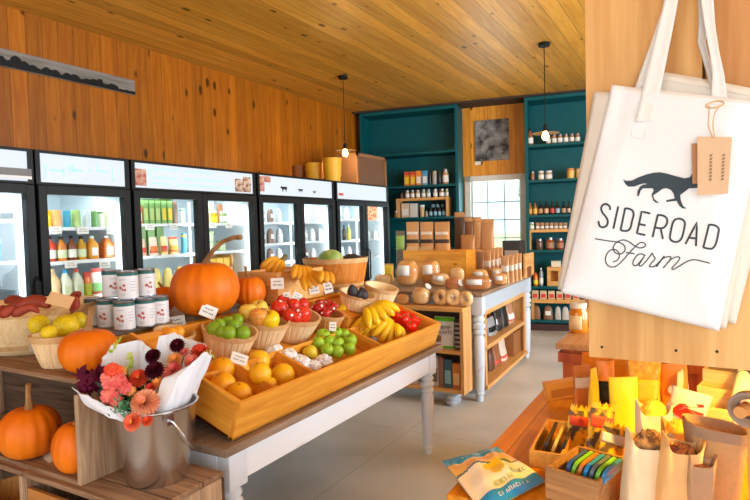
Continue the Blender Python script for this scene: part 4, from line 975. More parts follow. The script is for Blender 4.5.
# baskets
def basket(name, label, base, rt, rb, h, rot=(0, 0, 0), group=None, m=None, slats=26, oval=1., hoops=(.82,), handle=False):
    t = thing(name, label, 'basket', base, rot, group); mm = m or M_splint2
    b = MB(); n = slats*4
    def R(z): return rb+(rt-rb)*(z/h)**.8
    rows = [0, .004, h*.3, h*.6, h*.95, h]
    def wall(off):
        vs = []
        for z in rows:
            ring = []
            for k in range(n):
                q = k % 4; dr = (.0 if q in (0,) else .003) + (.0018 if (k//4) % 2 else 0)
                r = R(z)+off+(dr if off == 0 else 0); a = 2*PI*k/n
                ring.append(b.bm.verts.new((r*math.cos(a)*oval, r*math.sin(a), z)))
            vs.append(ring)
        for r0, r1 in zip(vs, vs[1:]):
            for k in range(n): b.bm.faces.new((r0[k], r0[(k+1) % n], r1[(k+1) % n], r1[k]))
        return vs
    o_ = wall(0); i_ = wall(-.006)
    for k in range(n): b.bm.faces.new((o_[-1][k], o_[-1][(k+1) % n], i_[-1][(k+1) % n], i_[-1][k]))
    b.bm.faces.new(i_[1]); b.bm.faces.new(o_[0][::-1])
    b.build('slat_wall', mm, t, ang=20)
    def hoop(name, z0, z1, th):
        b = MB()
        prof = [(R(z0)+.003, z0), (R(z0)+.003+th, z0), (R(z1)+.003+th, z1), (R(z1)+.003, z1)]
        b.lathe(prof, 48); 
        for v in b.bm.verts: v.co.x *= oval
        b.build(name, M_rim, t)
    hoop('rim_band', h*hoops[0], h*1.0, .005)
    for q in hoops[1:]: hoop('hoop_band', h*q, h*(q+.1), .004)
    return t
LASTB = {}
def basket_px(name, label, ub, vb, wpx, wb, hpx, group, place, tilt=True, m=None, **k):
    p = place(ub, vb); s = px(p)
    rot = (0, SA*.8, 0) if tilt else (0, 0, 0)
    LASTB.update(p=Vector(p), n=Vector((math.sin(rot[1]), 0, math.cos(rot[1]))), h=hpx*s, r=wpx/2*s)
    return p, s, basket(name, label, p, wpx/2*s, wb/2*s, hpx*s, rot, group, m, **k)
GB = 'small wooden baskets in the fruit box'
M_pale = wood('pale_splint', S(240, 212, 164), S(222, 186, 134), 'Z', grain=1.6, rough=.6)
PB2 = lambda u, v: PBX(u, v, .018)
PB3 = lambda u, v: PBX(u, v, .137)
b = MB(); b.b2((-BD+.021, .42, .0151), (-.40, hy-.021, .133)); b.build('rear_step', M_box, bx, smooth=False)
def heap(kind, cat, spots, mats, up, group, desc, base):
    """fruit heaped in the basket made last: seen at a pixel, kept inside the rim"""
    B = LASTB; top = B['p']+B['n']*B['h']
    for i, sp in enumerate(spots):
        u, v, r = sp[:3]; m = mats[i % len(mats)] if isinstance(mats, list) else mats
        rr = r*px(top); p = PPL(u, v, top+B['n']*rr*.5, B['n']); c = top+B['n']*rr*.5; q = p-c
        lim = B['r']-rr*.6
        if q.length > lim: p = c+q*(lim/q.length)-B['n']*rr*.05
        fruit(kind, desc[i], cat, p, rr, group, m)
# the row of small baskets, nearest first
basket_px('fruit_basket', 'small pale basket of limes behind the oranges', 226, 354, 54, 36, 27, GB, PB2, m=M_pale); LB0 = dict(LASTB)
p, s, t = basket_px('fruit_basket', 'small pale basket of orange squash behind the flower wrap, nearest the cans', 172, 352, 38, 26, 22, GB, lambda u, v: (lambda q: Vector((q.x, max(q.y, BY0+.15), q.z)))(PBX(u, v, .018)), m=M_pale)
heap('orange', 'squash', [(170, 334, 6.5), (178, 332, 6.5), (166, 332, 5.5)], pm(S(240, 160, 30), .4), .15, 'squash in the small near basket', ['pale orange squash at the left in the basket behind the flower wrap', 'pale orange squash at the right in the basket behind the flower wrap', 'small orange squash at the back in the basket behind the flower wrap'], None)
LASTB.update(LB0)
M_lime = fruit_mat(S(108, 150, 26), S(140, 172, 40), 12)
heap('lime', 'lime', [(209, 330, 7.6), (219, 325, 7), (228, 323, 7.4), (228, 333, 7.8), (237, 320, 7), (243, 333, 7.6), (234, 326, 7.4), (217, 335, 6.6), (238, 316, 6)], M_lime, .15, 'limes in the small basket',
     ['lime at the left edge of its basket', 'lime at the back left of its basket', 'lime at the back of its basket', 'lime at the front middle of its basket', 'lime piled at the right back of its basket', 'lime at the right edge of its basket', 'yellowish lime on top of the heap', 'lime low at the front left of its basket', 'topmost lime at the very back of its basket'], None)
basket_px('fruit_basket', 'small pale basket of yellow and russet apples', 261, 343, 48, 32, 27, GB, PB2, m=M_pale)
M_ya = fruit_mat(S(236, 190, 70), S(222, 200, 90), 5); M_ru = fruit_mat(S(214, 120, 50), S(226, 170, 80), 5); M_yl = fruit_mat(S(240, 200, 30), S(228, 190, 20), 5)
heap('yellow_apple', 'apple', [(246, 312, 9.5), (259, 309, 9.5), (253, 321, 10), (272, 322, 9.6), (264, 316, 8)], [M_ya, M_ya, M_ru, M_yl, M_ya], .15, 'apples in the second small basket',
     ['pale yellow apple at the left of its basket', 'pale yellow apple at the back of its basket', 'russet orange apple at the front of its basket', 'bright yellow apple at the right of its basket', 'pale apple in the middle between the yellow ones'], None)
basket_px('fruit_basket', 'small pale basket of red apples with white stickers', 290, 337, 52, 34, 25, GB, PB2, m=M_pale)
M_red = fruit_mat(S(196, 24, 22), S(224, 70, 40), 5, .25); M_dr = fruit_mat(S(150, 20, 24), S(196, 50, 40), 5, .25)
heap('red_apple', 'apple', [(277, 299, 8), (279, 309, 9), (293, 306, 8), (304, 304, 8), (302, 315, 9.4), (287, 318, 7.6), (296, 320, 6.4)], M_red, .15, 'red apples in the stickered basket',
     ['red apple at the back left of the sticker basket', 'large red apple at the left of the sticker basket', 'red apple in the middle of the sticker basket', 'red apple at the back right of the sticker basket', 'largest red apple at the front right of the sticker basket', 'red apple at the front left of the sticker basket', 'red apple low at the front of the sticker basket'], None)
# little white stickers lie on the apples as parts of nothing else: they are parts of those apples
basket_px('fruit_basket', 'small brown basket of dark red apples', 324, 331, 33, 23, 20, GB, PB2, m=M_splint2)
heap('red_apple', 'apple', [(311, 300, 6.6), (322, 299, 6.8), (315, 309, 7.4), (330, 308, 6.6), (324, 314, 5.6), (335, 297, 6), (341, 301, 5.4)], M_dr, .15, 'dark red apples in the brown basket',
     ['dark red apple at the back left of the brown basket', 'orange-red apple at the back of the brown basket', 'dark red apple at the front left of the brown basket', 'dark red apple at the right of the brown basket', 'dark red apple low at the front of the brown basket', 'dark red apple at the back right of the brown basket', 'dark red apple nearest the avocados'], None)
basket_px('fruit_basket', 'small pale basket of dark avocados behind the bananas', 355, 308, 36, 26, 16, GB, PB3, m=M_pale)
M_avo = pm(S(46, 40, 42), .5, var=.25, scale=50, bump=.3)
heap('avocado', 'avocado', [(350, 293, 6.4), (367, 298, 6), (360, 297, 4.6)], M_avo, .14, 'avocados in the basket', ['large dark avocado at the left of its basket', 'dark avocado at the right of its basket', 'small avocado between the two larger ones'], None)
basket_px('fruit_basket', 'empty pale basket between the bananas and the peppers', 377.5, 306, 33, 23, 21, GB, PB3, m=M_pale)

# bananas: a bunch is one thing, its fingers are parts
def bananas(label, p, n, L, r, rot, fan, mat, group, curve=.5):
    t = thing('banana_bunch', label, 'bananas', p, rot, group)
    b = MB(); b.tube([(0, 0, r*2.2), (0, 0, 0), (0, 0, -r*.8)], [r*.5, r*.75, r*.4], 8); b.build('crown', pm(S(110, 90, 40), .8), t)
    for k in range(n):
        f = (k-(n-1)/2)*fan/max(1, n-1); b = MB(); pts = []; rad = []
        for i in range(11):
            q = i/10; a = q*curve*2-curve*.9
            x = math.sin(f)*L*(q*.9); z = -L*q*math.cos(f*.6); y = -math.sin(q*PI)*L*.24
            pts.append((x+math.sin(f)*r*1.2, y, z)); rad.append(r*(.32 if i == 0 else .55 if i == 1 else 1-.05*abs(i-5) if i < 9 else .72 if i == 9 else .25))
        b.tube(pts, rad, 7, mi=None); b.build('banana', mat, t, ang=60)
    return t
M_ban = two(S(222, 170, 14), S(240, 196, 30), 7, .4, .3, .6); M_ban2 = two(S(206, 136, 20), S(226, 160, 40), 7, .5, .3, .6)
GBN = 'banana bunches in the fruit box'
def bun(u, v, n, Lpx, rot, fan, label, mat=M_ban, up=.16, rpx=3.6, place=None):
    p = (place or (lambda u, v: PBX(u, v, up)))(u, v); s = px(p); return bananas(label, p, n, Lpx*s, rpx*s*1.2, rot, fan, mat, GBN)
bun(352, 300, 5, 36, (-.5, .5, .9), 1.0, 'banana bunch with long fingers hanging at the left of the banana heap')
bun(368, 309, 5, 27, (-1.2, -.3, 1.2), 1.5, 'banana bunch fanned out at the back right of the banana heap', up=.18, rpx=3.8)
bun(386, 316, 4, 30, (-.6, .7, .8), .9, 'banana bunch at the front right above the peppers', up=.16)
bun(366, 318, 3, 22, (-.5, .7, .8), .7, 'small banana bunch low at the front against the front board', up=.12)
bun(392, 326, 2, 18, (-.8, .5, 1.5), .5, 'pair of bananas lying beside the peppers at the front board', up=.12)
for i, (u, v) in enumerate(((372, 340), (365, 343))):
    p = PBX(u, v, .05); crumple('plastic_wrap', ('grey plastic wrap crumpled under the bananas', 'second grey plastic wrap nearest the green apples')[i], p, 5.5*px(p), pm(S(120, 112, 108), .4, var=.3), 'wrap', (1, 1, .6), 'wraps under the bananas')

# the raised shelf behind the box
RZ = 1.15; RX0, RX1 = -3.0, -2.40; RY0, RY1 = 1.62, 3.75
t = thing('display_riser', 'raised plank shelf behind the fruit box carrying pumpkins and cans', 'shelf', ((RX0+RX1)/2, (RY0+RY1)/2, TZ+.001))
w, h, z = (RX1-RX0)/2, (RY1-RY0)/2, RZ-TZ-.001
for k in range(3): b = MB(); b.b2((-w+k*2*w/3, -h, z-.03), (-w+(k+1)*2*w/3-.006, h, z), .003); b.build('plank', M_ttop if k else M_crate, t, smooth=False)
b = MB(); b.b2((w-.02, -h, z-.09), (w, h, z-.031)); b.build('front_rail', M_boxX, t, smooth=False)
for y in (-h+.02, -.02, h-.06): b = MB(); b.b2((-w+.01, y, 0), (w-.021, y+.03, z-.031)); b.build('end_panel', M_crateZ, t, smooth=False)

M_pump = two(S(216, 99, 2), S(234, 124, 3), 5, .5, .3, .7)
M_pst = two(S(128, 90, 50), S(170, 128, 78), 14, .8, .4, .6)
def pumpkin(label, p, r, hh, stem, ribs=11, group='pumpkins', sr=.12, depth_=.07, mat=None):
    """p: resting point; stem: points in units of r, starting at the top"""
    t = thing('pumpkin', label, 'pumpkin', p, (0, 0, random.uniform(0, 1)), group)
    b = MB(); n = 66
    def fn(i, j):
        th = -PI/2+PI*j; a = 2*PI*i
        c = abs(math.cos(ribs*a/2))**.55; f = 1-depth_*(1-c)
        cr = math.cos(th); rr = r*(cr**.72 if cr > 0 else 0)*f*(1+.0*math.sin(a))
        z = hh/2*(math.sin(th))*(1-.10*(1-min(1, cr*2.2))**2*(1 if th > 0 else .6))
        return (rr*math.cos(a), rr*math.sin(a), hh/2*.965+z)
    b.grid(fn, n, 20); bmesh.ops.remove_doubles(b.bm, verts=b.bm.verts, dist=1e-5); b.build('flesh', mat or M_pump, t, ang=70)
    b = MB(); top = hh*.88
    pts = [(x*r, y*r, top+z*r) for x, y, z in stem]; m = len(pts)
    b.tube(pts, [r*sr*(1.9 if i == 0 else 1.2 if i == 1 else .85 if i < m-1 else 1.0) for i in range(m)], 7); o = b.build('stem', M_pst, t, ang=20)
    t.rotation_euler = (0, 0, 0)
    return t
def pump_px(label, u, v, wpx, hpx, z, stem, **k):
    d = 2.5
    for _ in range(8):
        p = PZ(u, v, z+hpx/2*d/F); d = depth(p)
    s = d/F; return pumpkin(label, (p.x, p.y, z+.001), wpx/2*s, hpx*s, stem, **k)
pump_px('largest orange pumpkin with a long curved stem on the raised shelf', 205, 288, 68, 54, RZ, [(0, 0, 0), (.12, 0, .2), (.34, .05, .5), (.66, .1, .74), (1.08, .12, .86), (1.36, .12, .86)], ribs=15, sr=.075, depth_=.085)
_pm = bpy.data.objects['pumpkin']; PUMP0 = Vector(_pm.location); _nh = Vector((-PUMP0.x, -PUMP0.y, 0)).normalized(); PUMPR = 34*px(PUMP0)
pump_px('round pumpkin with a short straight stem right of the largest one', 249.5, 291, 33, 30, RZ, [(0, 0, -.02), (-.1, 0, .15), (-.22, 0, .5), (-.24, 0, .8)], sr=.1, ribs=15, depth_=.07)
pump_px('small pumpkin half hidden behind the stacked syrup cans', 163, 299, 23, 26, RZ, [(0, 0, 0), (-.2, 0, .3), (-.5, 0, .55)], sr=.1)
# stacked syrup cans
M_canw = pm(S(222, 222, 224), .4, var=.03); M_green = pm(S(20, 96, 92), .5, var=.1)
M_leaf = pm(S(176, 66, 36), .6, var=.2); M_leafr = pm(S(200, 40, 40), .6, var=.2)
def syrup_can(label, p, w, h, rot, red=False):
    t = thing('syrup_can', label, 'can', p, rot, 'stacked syrup cans'); r = w/2
    b = MB(); b.lathe([(r, h*.04), (r, h*.9)], 28); b.build('wrap_label', M_canw, t)
    b = MB(); b.lathe([(r*1.004, h*.83), (r*1.004, h*.93)], 28); b.build('band', M_green, t)
    b = MB(); b.lathe([(0, 0), (r*1.02, 0), (r*1.02, h*.035), (r*.99, h*.04), (r*.99, h*.94), (r*1.02, h*.955), (r*1.02, h), (r*.94, h), (r*.92, h*.97), (0, h*.97)], 28); b.build('tin', M_tin, t)
    b = MB()                                   # maple leaves and lines printed on the label
    def onlab(a, z): return (r*1.008*math.sin(a), -r*1.008*math.cos(a), z)
    LEAF = [(0, -1), (.15, -.4), (.8, -.5), (.55, -.1), (1, .25), (.45, .3), (.5, .6), (.15, .45), (0, 1), (-.15, .45), (-.5, .6), (-.45, .3), (-1, .25), (-.55, -.1), (-.8, -.5), (-.15, -.4)]
    for a0, z0, s, ro in ((-.28, .42, .085, .3), (.12, .5, .075, -.4), (.2, .34, .07, .9), (-.05, .36, .06, 2.)):
        pts = [(x*math.cos(ro)-y*math.sin(ro), x*math.sin(ro)+y*math.cos(ro)) for x, y in LEAF]
        b.face([onlab(a0+x*s*h/r*.9, h*(z0)+y*s*h) for x, y in pts])
    b.build('printed_leaves', M_leafr if red else M_leaf, t, smooth=False)
    b = MB()
    for z, a0, a1 in ((.7, -.35, .35), (.2, -.3, .3), (.14, -.2, .2), (.62, .75, 1.35), (.52, .75, 1.3), (.42, .75, 1.35), (.32, .75, 1.25)):
        pts = [(a0+(a1-a0)*i/8, z*h) for i in range(9)]; b.ribbon(pts, h*.016, onlab)
    b.build('printed_lines', pm(S(150, 150, 156), .6), t, smooth=False)
    return t
lab = {'D': 'syrup can at the left end of the bottom row, partly behind its neighbour', 'E': 'syrup can second from the left in the bottom row', 'F': 'front syrup can of the bottom row, nearest the flowers', 'G': 'syrup can with red leaf print in the bottom row', 'H': 'syrup can at the right end of the bottom row',
       'A': 'syrup can on the left of the top row', 'B': 'front middle syrup can of the top row', 'C': 'syrup can on the right of the top row'}
CW = None
for k, u, v, rot, red in (('F', 125.5, 330.5, .55, 0), ('E', 108.5, 328, .5, 0), ('D', 95.5, 326, .2, 0), ('G', 146, 327, .6, 1), ('H', 160.3, 324, 1.1, 0)):
    p = PZ(u, v, RZ); s = px(p); 
    if CW is None: CW = 20.2*s; CHH = 29*s
    syrup_can('white '+lab[k], (p.x-.03, p.y+.02, RZ+.001), CW, CHH, rot, red)
for k, u, v, rot in (('B', 128.8, 300, .45), ('A', 113, 298, 1.1), ('C', 146.5, 297, 1.3)):
    p = PZ(u, v, RZ+CHH); syrup_can('white '+lab[k], (p.x-.03, p.y+.02, RZ+CHH+.003), CW, CHH, rot)
# half-bushel basket with melons, bananas on a crate
d = 4.
p = PZ(330, 289, RZ); s = px(p)
RT0 = Vector((_R.x, _R.y, _R.z))
hb = basket('half_bushel_basket', 'large slatted half-bushel basket holding a green melon on the raised shelf', (p.x-.05, p.y+.16, RZ+.001), 33*s, 27*s, 30*s, (0, 0, 0), None, wood('orange_splint', S(212, 136, 50), S(182, 102, 28), 'Z', grain=1.6, rough=.6), 22, 1., (.84, .06))
p2 = Vector((p.x-.05, p.y+.16, RZ+30*s))
def ell(name, label, cat, p, r, m, group=None, rot=(0, 0, 0)):
    b = MB(); bmesh.ops.create_uvsphere(b.bm, u_segments=28, v_segments=18, radius=1.)
    for v in b.bm.verts: v.co = Vector((v.co.x*r[0], v.co.y*r[1], v.co.z*r[2]))
    return tag(b.build(name, m, loc=p, rot=rot), label, cat, group)
q = p2-RT0*5*s+Vector((0, 0, -.02)); ell('melon', 'pale green striped melon in the half-bushel basket', 'melon', q, (.10, .13, .085), two(S(120, 160, 70), S(190, 206, 130), 12, .4, .4, .6, stretch=(1, .2, 1)), None, (0, 0, .9))
q = p2+RT0*17*s+Vector((0, 0, -.022)); ell('dark_squash', 'dark squash beside the melon in the half-bushel basket', 'squash', q, (.085, .065, .055), pm(S(52, 50, 48), .5, var=.2))
t = thing('banana_crate', 'low wooden crate under the ripe bananas on the raised shelf', 'crate', None or (0, 0, 0)); 
pa = PZ(262, 306, RZ); pb = PZ(292, 300, RZ); zt = PY(272, 274, pa.y).z
cw = .42; t.location = ((pa.x)-.1, (pa.y+.32), RZ+.001); hh = max(.12, zt-RZ)
b = MB()
for lo, hi in (((-.16, -.24, 0), (-.145, .24, hh)), ((.145, -.24, 0), (.16, .24, hh)), ((-.145, -.24, 0), (.145, -.225, hh)), ((-.145, .225, 0), (.145, .24, hh)), ((-.145, -.225, 0), (.145, .225, .012)), ((-.145, -.225, hh-.03), (.145, .225, hh-.015))): b.b2(lo, hi)
b.build('crate_body', M_pine, t, smooth=False)
ctop = RZ+hh
BCY = t.location.y-.06
bun(281, 261, 4, 21, (-.9, .5, .3), .9, 'ripe banana bunch standing upright at the left end of the low crate', M_ban2, rpx=3.4, place=lambda u, v: PY(u, v, BCY))
bun(296, 272, 5, 28, (-1.35, .2, 1.0), .8, 'ripe banana bunch lying across the low crate', M_ban2, rpx=3.6, place=lambda u, v: PY(u, v, BCY))
bun(306, 279, 5, 26, (-1.35, -.3, 1.0), .9, 'ripe banana bunch hanging over the edge of the low crate', M_ban2, rpx=3.4, place=lambda u, v: PY(u, v, BCY))
bun(322, 276, 3, 20, (-1.3, .2, .9), .6, 'small ripe banana bunch against the half-bushel basket', M_ban2, rpx=3.2, place=lambda u, v: PY(u, v, BCY))
# price cards
def card_px(u0, v0, u1, v1, place, rot, label, roll=0., group='white price cards on the produce display'):
    p = place((u0+u1)/2, v1); s = px(p); a = math.atan2(p.x, p.y)
    price_tag('price_card', label, p, (rot, roll, -a), (u1-u0)*s, (v1-v0)*s, group)
card_px(198, 305, 214, 317, lambda u, v: PPL(u, v, PUMP0+_nh*(PUMPR*.93), _nh), -.1, 'tilted white price card in front of the largest pumpkin', .45)
card_px(168, 316, 186, 328, lambda u, v: PX(u, v, RX1+.006), .0, 'white price card beside the syrup cans', -.12)
card_px(229, 353, 246, 364, lambda u, v: PBX(u, v, .10), -.5, 'tilted white price card between the lime basket and the oranges', .4)
CFX = t.location.x+.168
card_px(271, 278, 284, 289, lambda u, v: PX(u, v, CFX), -.1, 'white price card on a clip at the low banana crate')
card_px(310, 285, 320, 294, lambda u, v: PZ(u, v, RZ+.03), -.1, 'white price card behind the dark red apples', -.15)
card_px(325, 282, 334, 293, lambda u, v: PZ(u, v, RZ+.03), -.1, 'white price card at the foot of the half-bushel basket', -.2)
card_px(329, 322, 336, 331, lambda u, v: PBX(u, v, .12), -.2, 'small white card clipped beside the brown apple basket', .1)
card_px(284, 292, 291, 301, lambda u, v: PBX(u, v, .2), -.2, 'white card stuck in the sticker apple basket', -.1)
card_px(291, 292, 300, 300, lambda u, v: PBX(u, v, .21), -.4, 'pale card leaning behind the red apples', .5)
# ------------------------------------------------------------------ crates at the left
LZ, UZ = .70, 1.05
def crate(name, label, lo, hi, open_front=True, right_panel=True, group='stacked wooden crates', front=None, top_front=None):
    c = ((lo[0]+hi[0])/2, (lo[1]+hi[1])/2, lo[2]); w, d, h = (hi[0]-lo[0])/2, (hi[1]-lo[1])/2, hi[2]-lo[2]
    t = thing(name, label, 'crate', c, 0, group)
    tf = 0 if top_front is None else top_front
    for k, (a, e) in enumerate(((-d+tf, -d+tf+.1), (-d+tf+.108, d*.4), (d*.4+.008, d+.0))):
        b = MB(); b.b2((-w, a, h-.02), (w, e, h), .003); b.build('top_board', M_crate, t, smooth=False)
    for k in range(2): b = MB(); b.b2((-w, d-.012, .0+k*h*.47), (w, d, h*.465+k*h*.465), 0); b.build('back_board', M_crateShade, t, smooth=False)
    for sx in (-1, 1): b = MB(); b.b2((sx*w, -d, 0), (sx*(w-.022), d-.013, h-.021), .002); b.build('end_board', M_crateZ, t, smooth=False)
    b = MB(); b.b2((-w+.022, -d, 0), (w-.022, d-.013, .015)); b.build('base_board', M_crate, t, smooth=False)
    if front: b = MB(); b.b2((-w+.023, -d+.004, .03), (w-.023, -d+.018, h-.06)); b.build('front_panel', front, t, smooth=False)
    return t
xdiv = PZ(83, 482, LZ).x; xj = PZ(24.5, 471, LZ).x
crate('wooden_crate', 'open weathered crate holding pumpkins, topped by the baskets', (-3.1, 1.215, LZ+.001), (xdiv+.03, 1.56, UZ), top_front=.09)
crate('wooden_crate', 'weathered crate with an orange front panel under the steel flower bucket', (xj, 1.19, .36), (-1.56, 1.54, LZ), front=M_crateO)
crate('wooden_crate', 'dark open crate at the lower left under the pumpkins', (-3.1, 1.19, .36), (xj-.006, 1.54, LZ))
crate('wooden_crate', 'bottom crate standing on the floor at the left', (-3.1, 1.19, .0), (xj-.006, 1.54, .358)); crate('wooden_crate', 'bottom crate standing on the floor below the flower bucket', (xj, 1.19, .0), (-1.56, 1.54, .358), front=M_crateO)
def pump_sh(label, u, v, wpx, hpx, z, stem, **k): return pump_px(label, u, v, wpx, hpx, z, stem, **k)
pump_sh('orange pumpkin with a tall grey stem inside the open crate', 30, 431, 58, 50, LZ+.016, [(0, 0, -.02), (.02, 0, .3), (0, 0, .62), (.06, 0, .98)], sr=.1, ribs=15, depth_=.07)
pump_sh('orange pumpkin half hidden behind the crate end board', 77, 446, 46, 50, LZ+.016, [(0, 0, 0), (.1, 0, .25)], ribs=15, depth_=.07)
pump_sh('orange pumpkin with a brown stem in front of the quince basket', 89, 350, 56, 43, UZ, [(0, 0, -.1), (.02, 0, .2), (.12, 0, .55), (.3, 0, .92)], ribs=17, depth_=.06, sr=.12)
p = PZ(44, 463, LZ+.002); price_tag('price_card', 'crumpled pale card lying on the crate in front of the pumpkins', p+Vector((0, 0, .012)), (-1.2, .1, -.5), .1, .07, None, writing=False, col=pm(S(200, 180, 156), .8))
# lower left basket and its greens
p = PZ(5, 500, .378) ; t = basket('bushel_basket', 'woven basket in the dark lower left crate', (-2.62, 1.36, .377), .15, .12, .12, (0, 0, 0), None, M_splint2)
# baskets on top of the crate
p = PZ(12, 352, UZ); s = px(p)
big = basket('bushel_basket', 'big splint basket of sweet potatoes at the left edge', (p.x, p.y+.1, UZ+.001), 66*s, 38*s, 46*s, (0, 0, 0), None, M_pale, 16, 1., (.84, .12))
bc = Vector((p.x, p.y+.1, UZ+46*s))
M_sp = two(S(120, 38, 24), S(156, 62, 40), 16, .5, .3, .7, .15)
def potato(label, u, v, L, r, rot, tip=.35):
    q = PZ(u, v, bc.z+.03); s = px(q); b = MB(); n = 12
    pts = [((i/n-.5)*L*s, .012*math.sin(i*.8), .01*math.sin(i*.9)) for i in range(n+1)]
    b.tube(pts, [r*s*max(.12, (math.sin(PI*min(1, (i/n)*.94+.03))**.55)) for i in range(n+1)], 12)
    tag(b.build('sweet_potato', M_sp, loc=q, rot=rot), label, 'sweet potato', 'sweet potatoes in the big basket')
potato('long dark red sweet potato lying across the big basket', 27, 303, 48, 7.6, (0, .06, .42))
potato('short sweet potato tip standing behind the brown card', 74.5, 302, 22, 5.4, (0, -1.25, .3))
potato('sweet potato low behind the rim of the big basket', 20, 310, 40, 5, (0, 0, .42))
potato('pale brown sweet potato at the left rim of the big basket', 7, 311, 20, 5, (0, 0, .5))
p = PZ(57, 306, bc.z+.04); s = px(p); price_tag('price_card', 'blank brown card leaning on the sweet potatoes', p, (-.5, .25, .42), 26*s, 13*s, None, writing=False, col=pm(S(214, 172, 122), .75))
p, s, t = basket_px('quince_basket', 'small splint basket of yellow quinces before the big basket', 57, 366, 56, 36, 32, None, lambda u, v: PZ(u, v, UZ+.001)+Vector((0, .03, 0)), False, M_pale, hoops=(.8,))
qb = Vector((p.x, p.y, UZ+32*s))
M_qu = two(S(206, 176, 14), S(232, 204, 30), 7, .45, .35, .65)
for (u, v, r, l) in ((39, 325, 10.5, 'yellow quince at the left of its basket'), (66, 326, 12.5, 'largest yellow-green quince in the middle of its basket'), (78, 321, 9.5, 'yellow quince at the right of its basket, by the pumpkin stem'), (49, 333, 8, 'yellow quince low at the front of its basket'), (56, 320, 8, 'yellow quince at the back of its basket')):
    q = PZ(u, v, qb.z+.015); fruit('round_quince', l, 'quince', q, r*px(q), 'quinces in the small basket', M_qu, stem=False)
q = PZ(33, 350, qb.z-.06); q = qb + Vector((-.125, -.02, -.07)); price_tag('basket_tag', 'grey cloth tag hanging on the quince basket', PZ(34, 352, 1.10), (0, .2, .42), .05, .07, None, writing=False, col=pm(S(170, 150, 130), .8))

# ------------------------------------------------------------------ bucket and bouquet
pb_ = PZ(147, 489, LZ); s = px(pb_); kx, ky = pb_.x-.045, pb_.y+.085
kd = depth((kx, ky, .9)); rt, rb_, kh = 40.5*kd/F, 30*kd/F, 76*kd/F
t = thing('steel_bucket', 'shiny steel bucket holding the wrapped flowers on the crate', 'bucket', (kx, ky, LZ+.001))
b = MB(); b.lathe([(0, 0), (rb_*.94, 0), (rb_, .012), (rb_*1.03, .03), (rt*.985, kh*.96), (rt*1.03, kh*.985), (rt*1.03, kh), (rt*.97, kh), (rb_*.97, .03), (0, .02)], 48)
b.build('bucket_body', pm(S(206, 206, 208), .24, metal=1., var=.1, scale=6), t)
b = MB(); pts = []
for i in range(15):
    a = PI*i/14; pts.append((rt*1.02*math.cos(a)*.25+rt*.98, -.03+.0*a, kh*.9-.115*math.sin(a)+ .02*(i/14)))
b.tube([(rt*.96, -.06, kh*.9), (rt*1.12, -.06, kh*.88), (rt*1.28, -.05, kh*.76), (rt*1.34, -.03, kh*.62), (rt*1.24, 0, kh*.5), (rt*1.08, .03, kh*.44), (rt*.9, .05, kh*.42)], .0035, 6); b.build('handle', M_steel, t)
for y in (-.06,): b = MB(); b.box((rt*.95, y, kh*.9), (.02, .03, .035)); b.build('handle_lug', M_steel, t)
# bouquet: local frame at the bucket mouth
KM = Vector((kx, ky, LZ+kh))
bq = thing('flower_bouquet', 'bouquet of dahlias and cockscomb wrapped in white paper in the steel bucket', 'bouquet', KM)
RT = Vector((_R.x, _R.y, _R.z)); UPc = Vector((_U.x, _U.y, _U.z)); FWc = Vector(_Fw)
def BQ(u, v, fwd=0.):
    """point on an upright sheet through the bucket mouth, pushed fwd metres away from the viewer side"""
    n = Vector((KM.x, KM.y, 0)).normalized(); q = PPL(u, v, KM+n*fwd, n); return q-KM
M_wrap = pm(S(224, 228, 236), .7, var=.03); M_stemg = pm(S(92, 130, 60), .6, var=.15)
def sheet(name, poly, label=None):
    """curved paper sheet: rows of (u, v, fwd) points from the foot to the free edge"""
    b = MB(); rows = [[BQ(*p) for p in row] for row in poly]
    n, m = len(rows)-1, len(rows[0])-1
    def fn(i, j):
        a = min(int(i*n), n-1); f = i*n-a; k = j*m; c = min(int(k), m-1); g = k-c
        P = lambda r, q: rows[r][q]
        p = (P(a, c)*(1-f)+P(a+1, c)*f)*(1-g)+(P(a, c+1)*(1-f)+P(a+1, c+1)*f)*g
        w = .004*math.sin(i*9+j*13)+.003*math.sin(j*31+i*4)
        return p+Vector((w, w*.6, w*.5))
    b.grid(fn, 16, 24); return b.build(name, M_wrap, bq, solid=.002)
sheet('paper_wrap', [[(112, 418, .0), (126, 421, -.1), (145, 424, -.12), (160, 422, -.1)], [(84, 402, .04), (100, 412, -.08), (122, 421, -.12), (148, 424, -.12)], [(72, 387, .06), (86, 396, -.02), (105, 405, -.08), (126, 412, -.1)]])
sheet('paper_wrap', [[(112, 416, .05), (128, 412, .09), (146, 414, .11), (160, 416, .09)], [(104, 385, .1), (122, 376, .14), (142, 376, .15), (160, 384, .12)], [(101, 366, .1), (112, 345, .16), (138, 341, .17), (152, 356, .12)], [(102, 358, .11), (114, 347, .17), (140, 339, .18), (151, 351, .13)]])
sheet('paper_wrap', [[(142, 415, .08), (156, 412, .09), (168, 414, .07), (180, 416, .04)], [(150, 376, .13), (166, 372, .15), (182, 380, .12), (192, 390, .06)], [(153, 356, .15), (172, 346, .18), (190, 350, .16), (204, 358, .1)], [(159, 336, .16), (173, 333, .2), (188, 338, .18), (207, 346, .12)]])
sheet('paper_wrap', [[(150, 423, -.10), (160, 424, -.11), (172, 422, -.08), (183, 417, -.02)], [(156, 398, -.10), (168, 402, -.12), (182, 400, -.08), (190, 398, -.02)], [(163, 378, -.06), (178, 378, -.09), (194, 372, -.06), (202, 378, 0)], [(170, 376, -.05), (188, 366, -.07), (206, 351, -.04), (211, 358, .0)]])
sheet('paper_wrap', [[(178, 417, .03), (184, 416, .05), (187, 415, .07), (189, 413, .1)], [(186, 395, .02), (194, 385, .05), (200, 376, .08), (204, 370, .11)], [(192, 376, .0), (203, 362, .03), (208, 354, .06), (210, 350, .1)]])
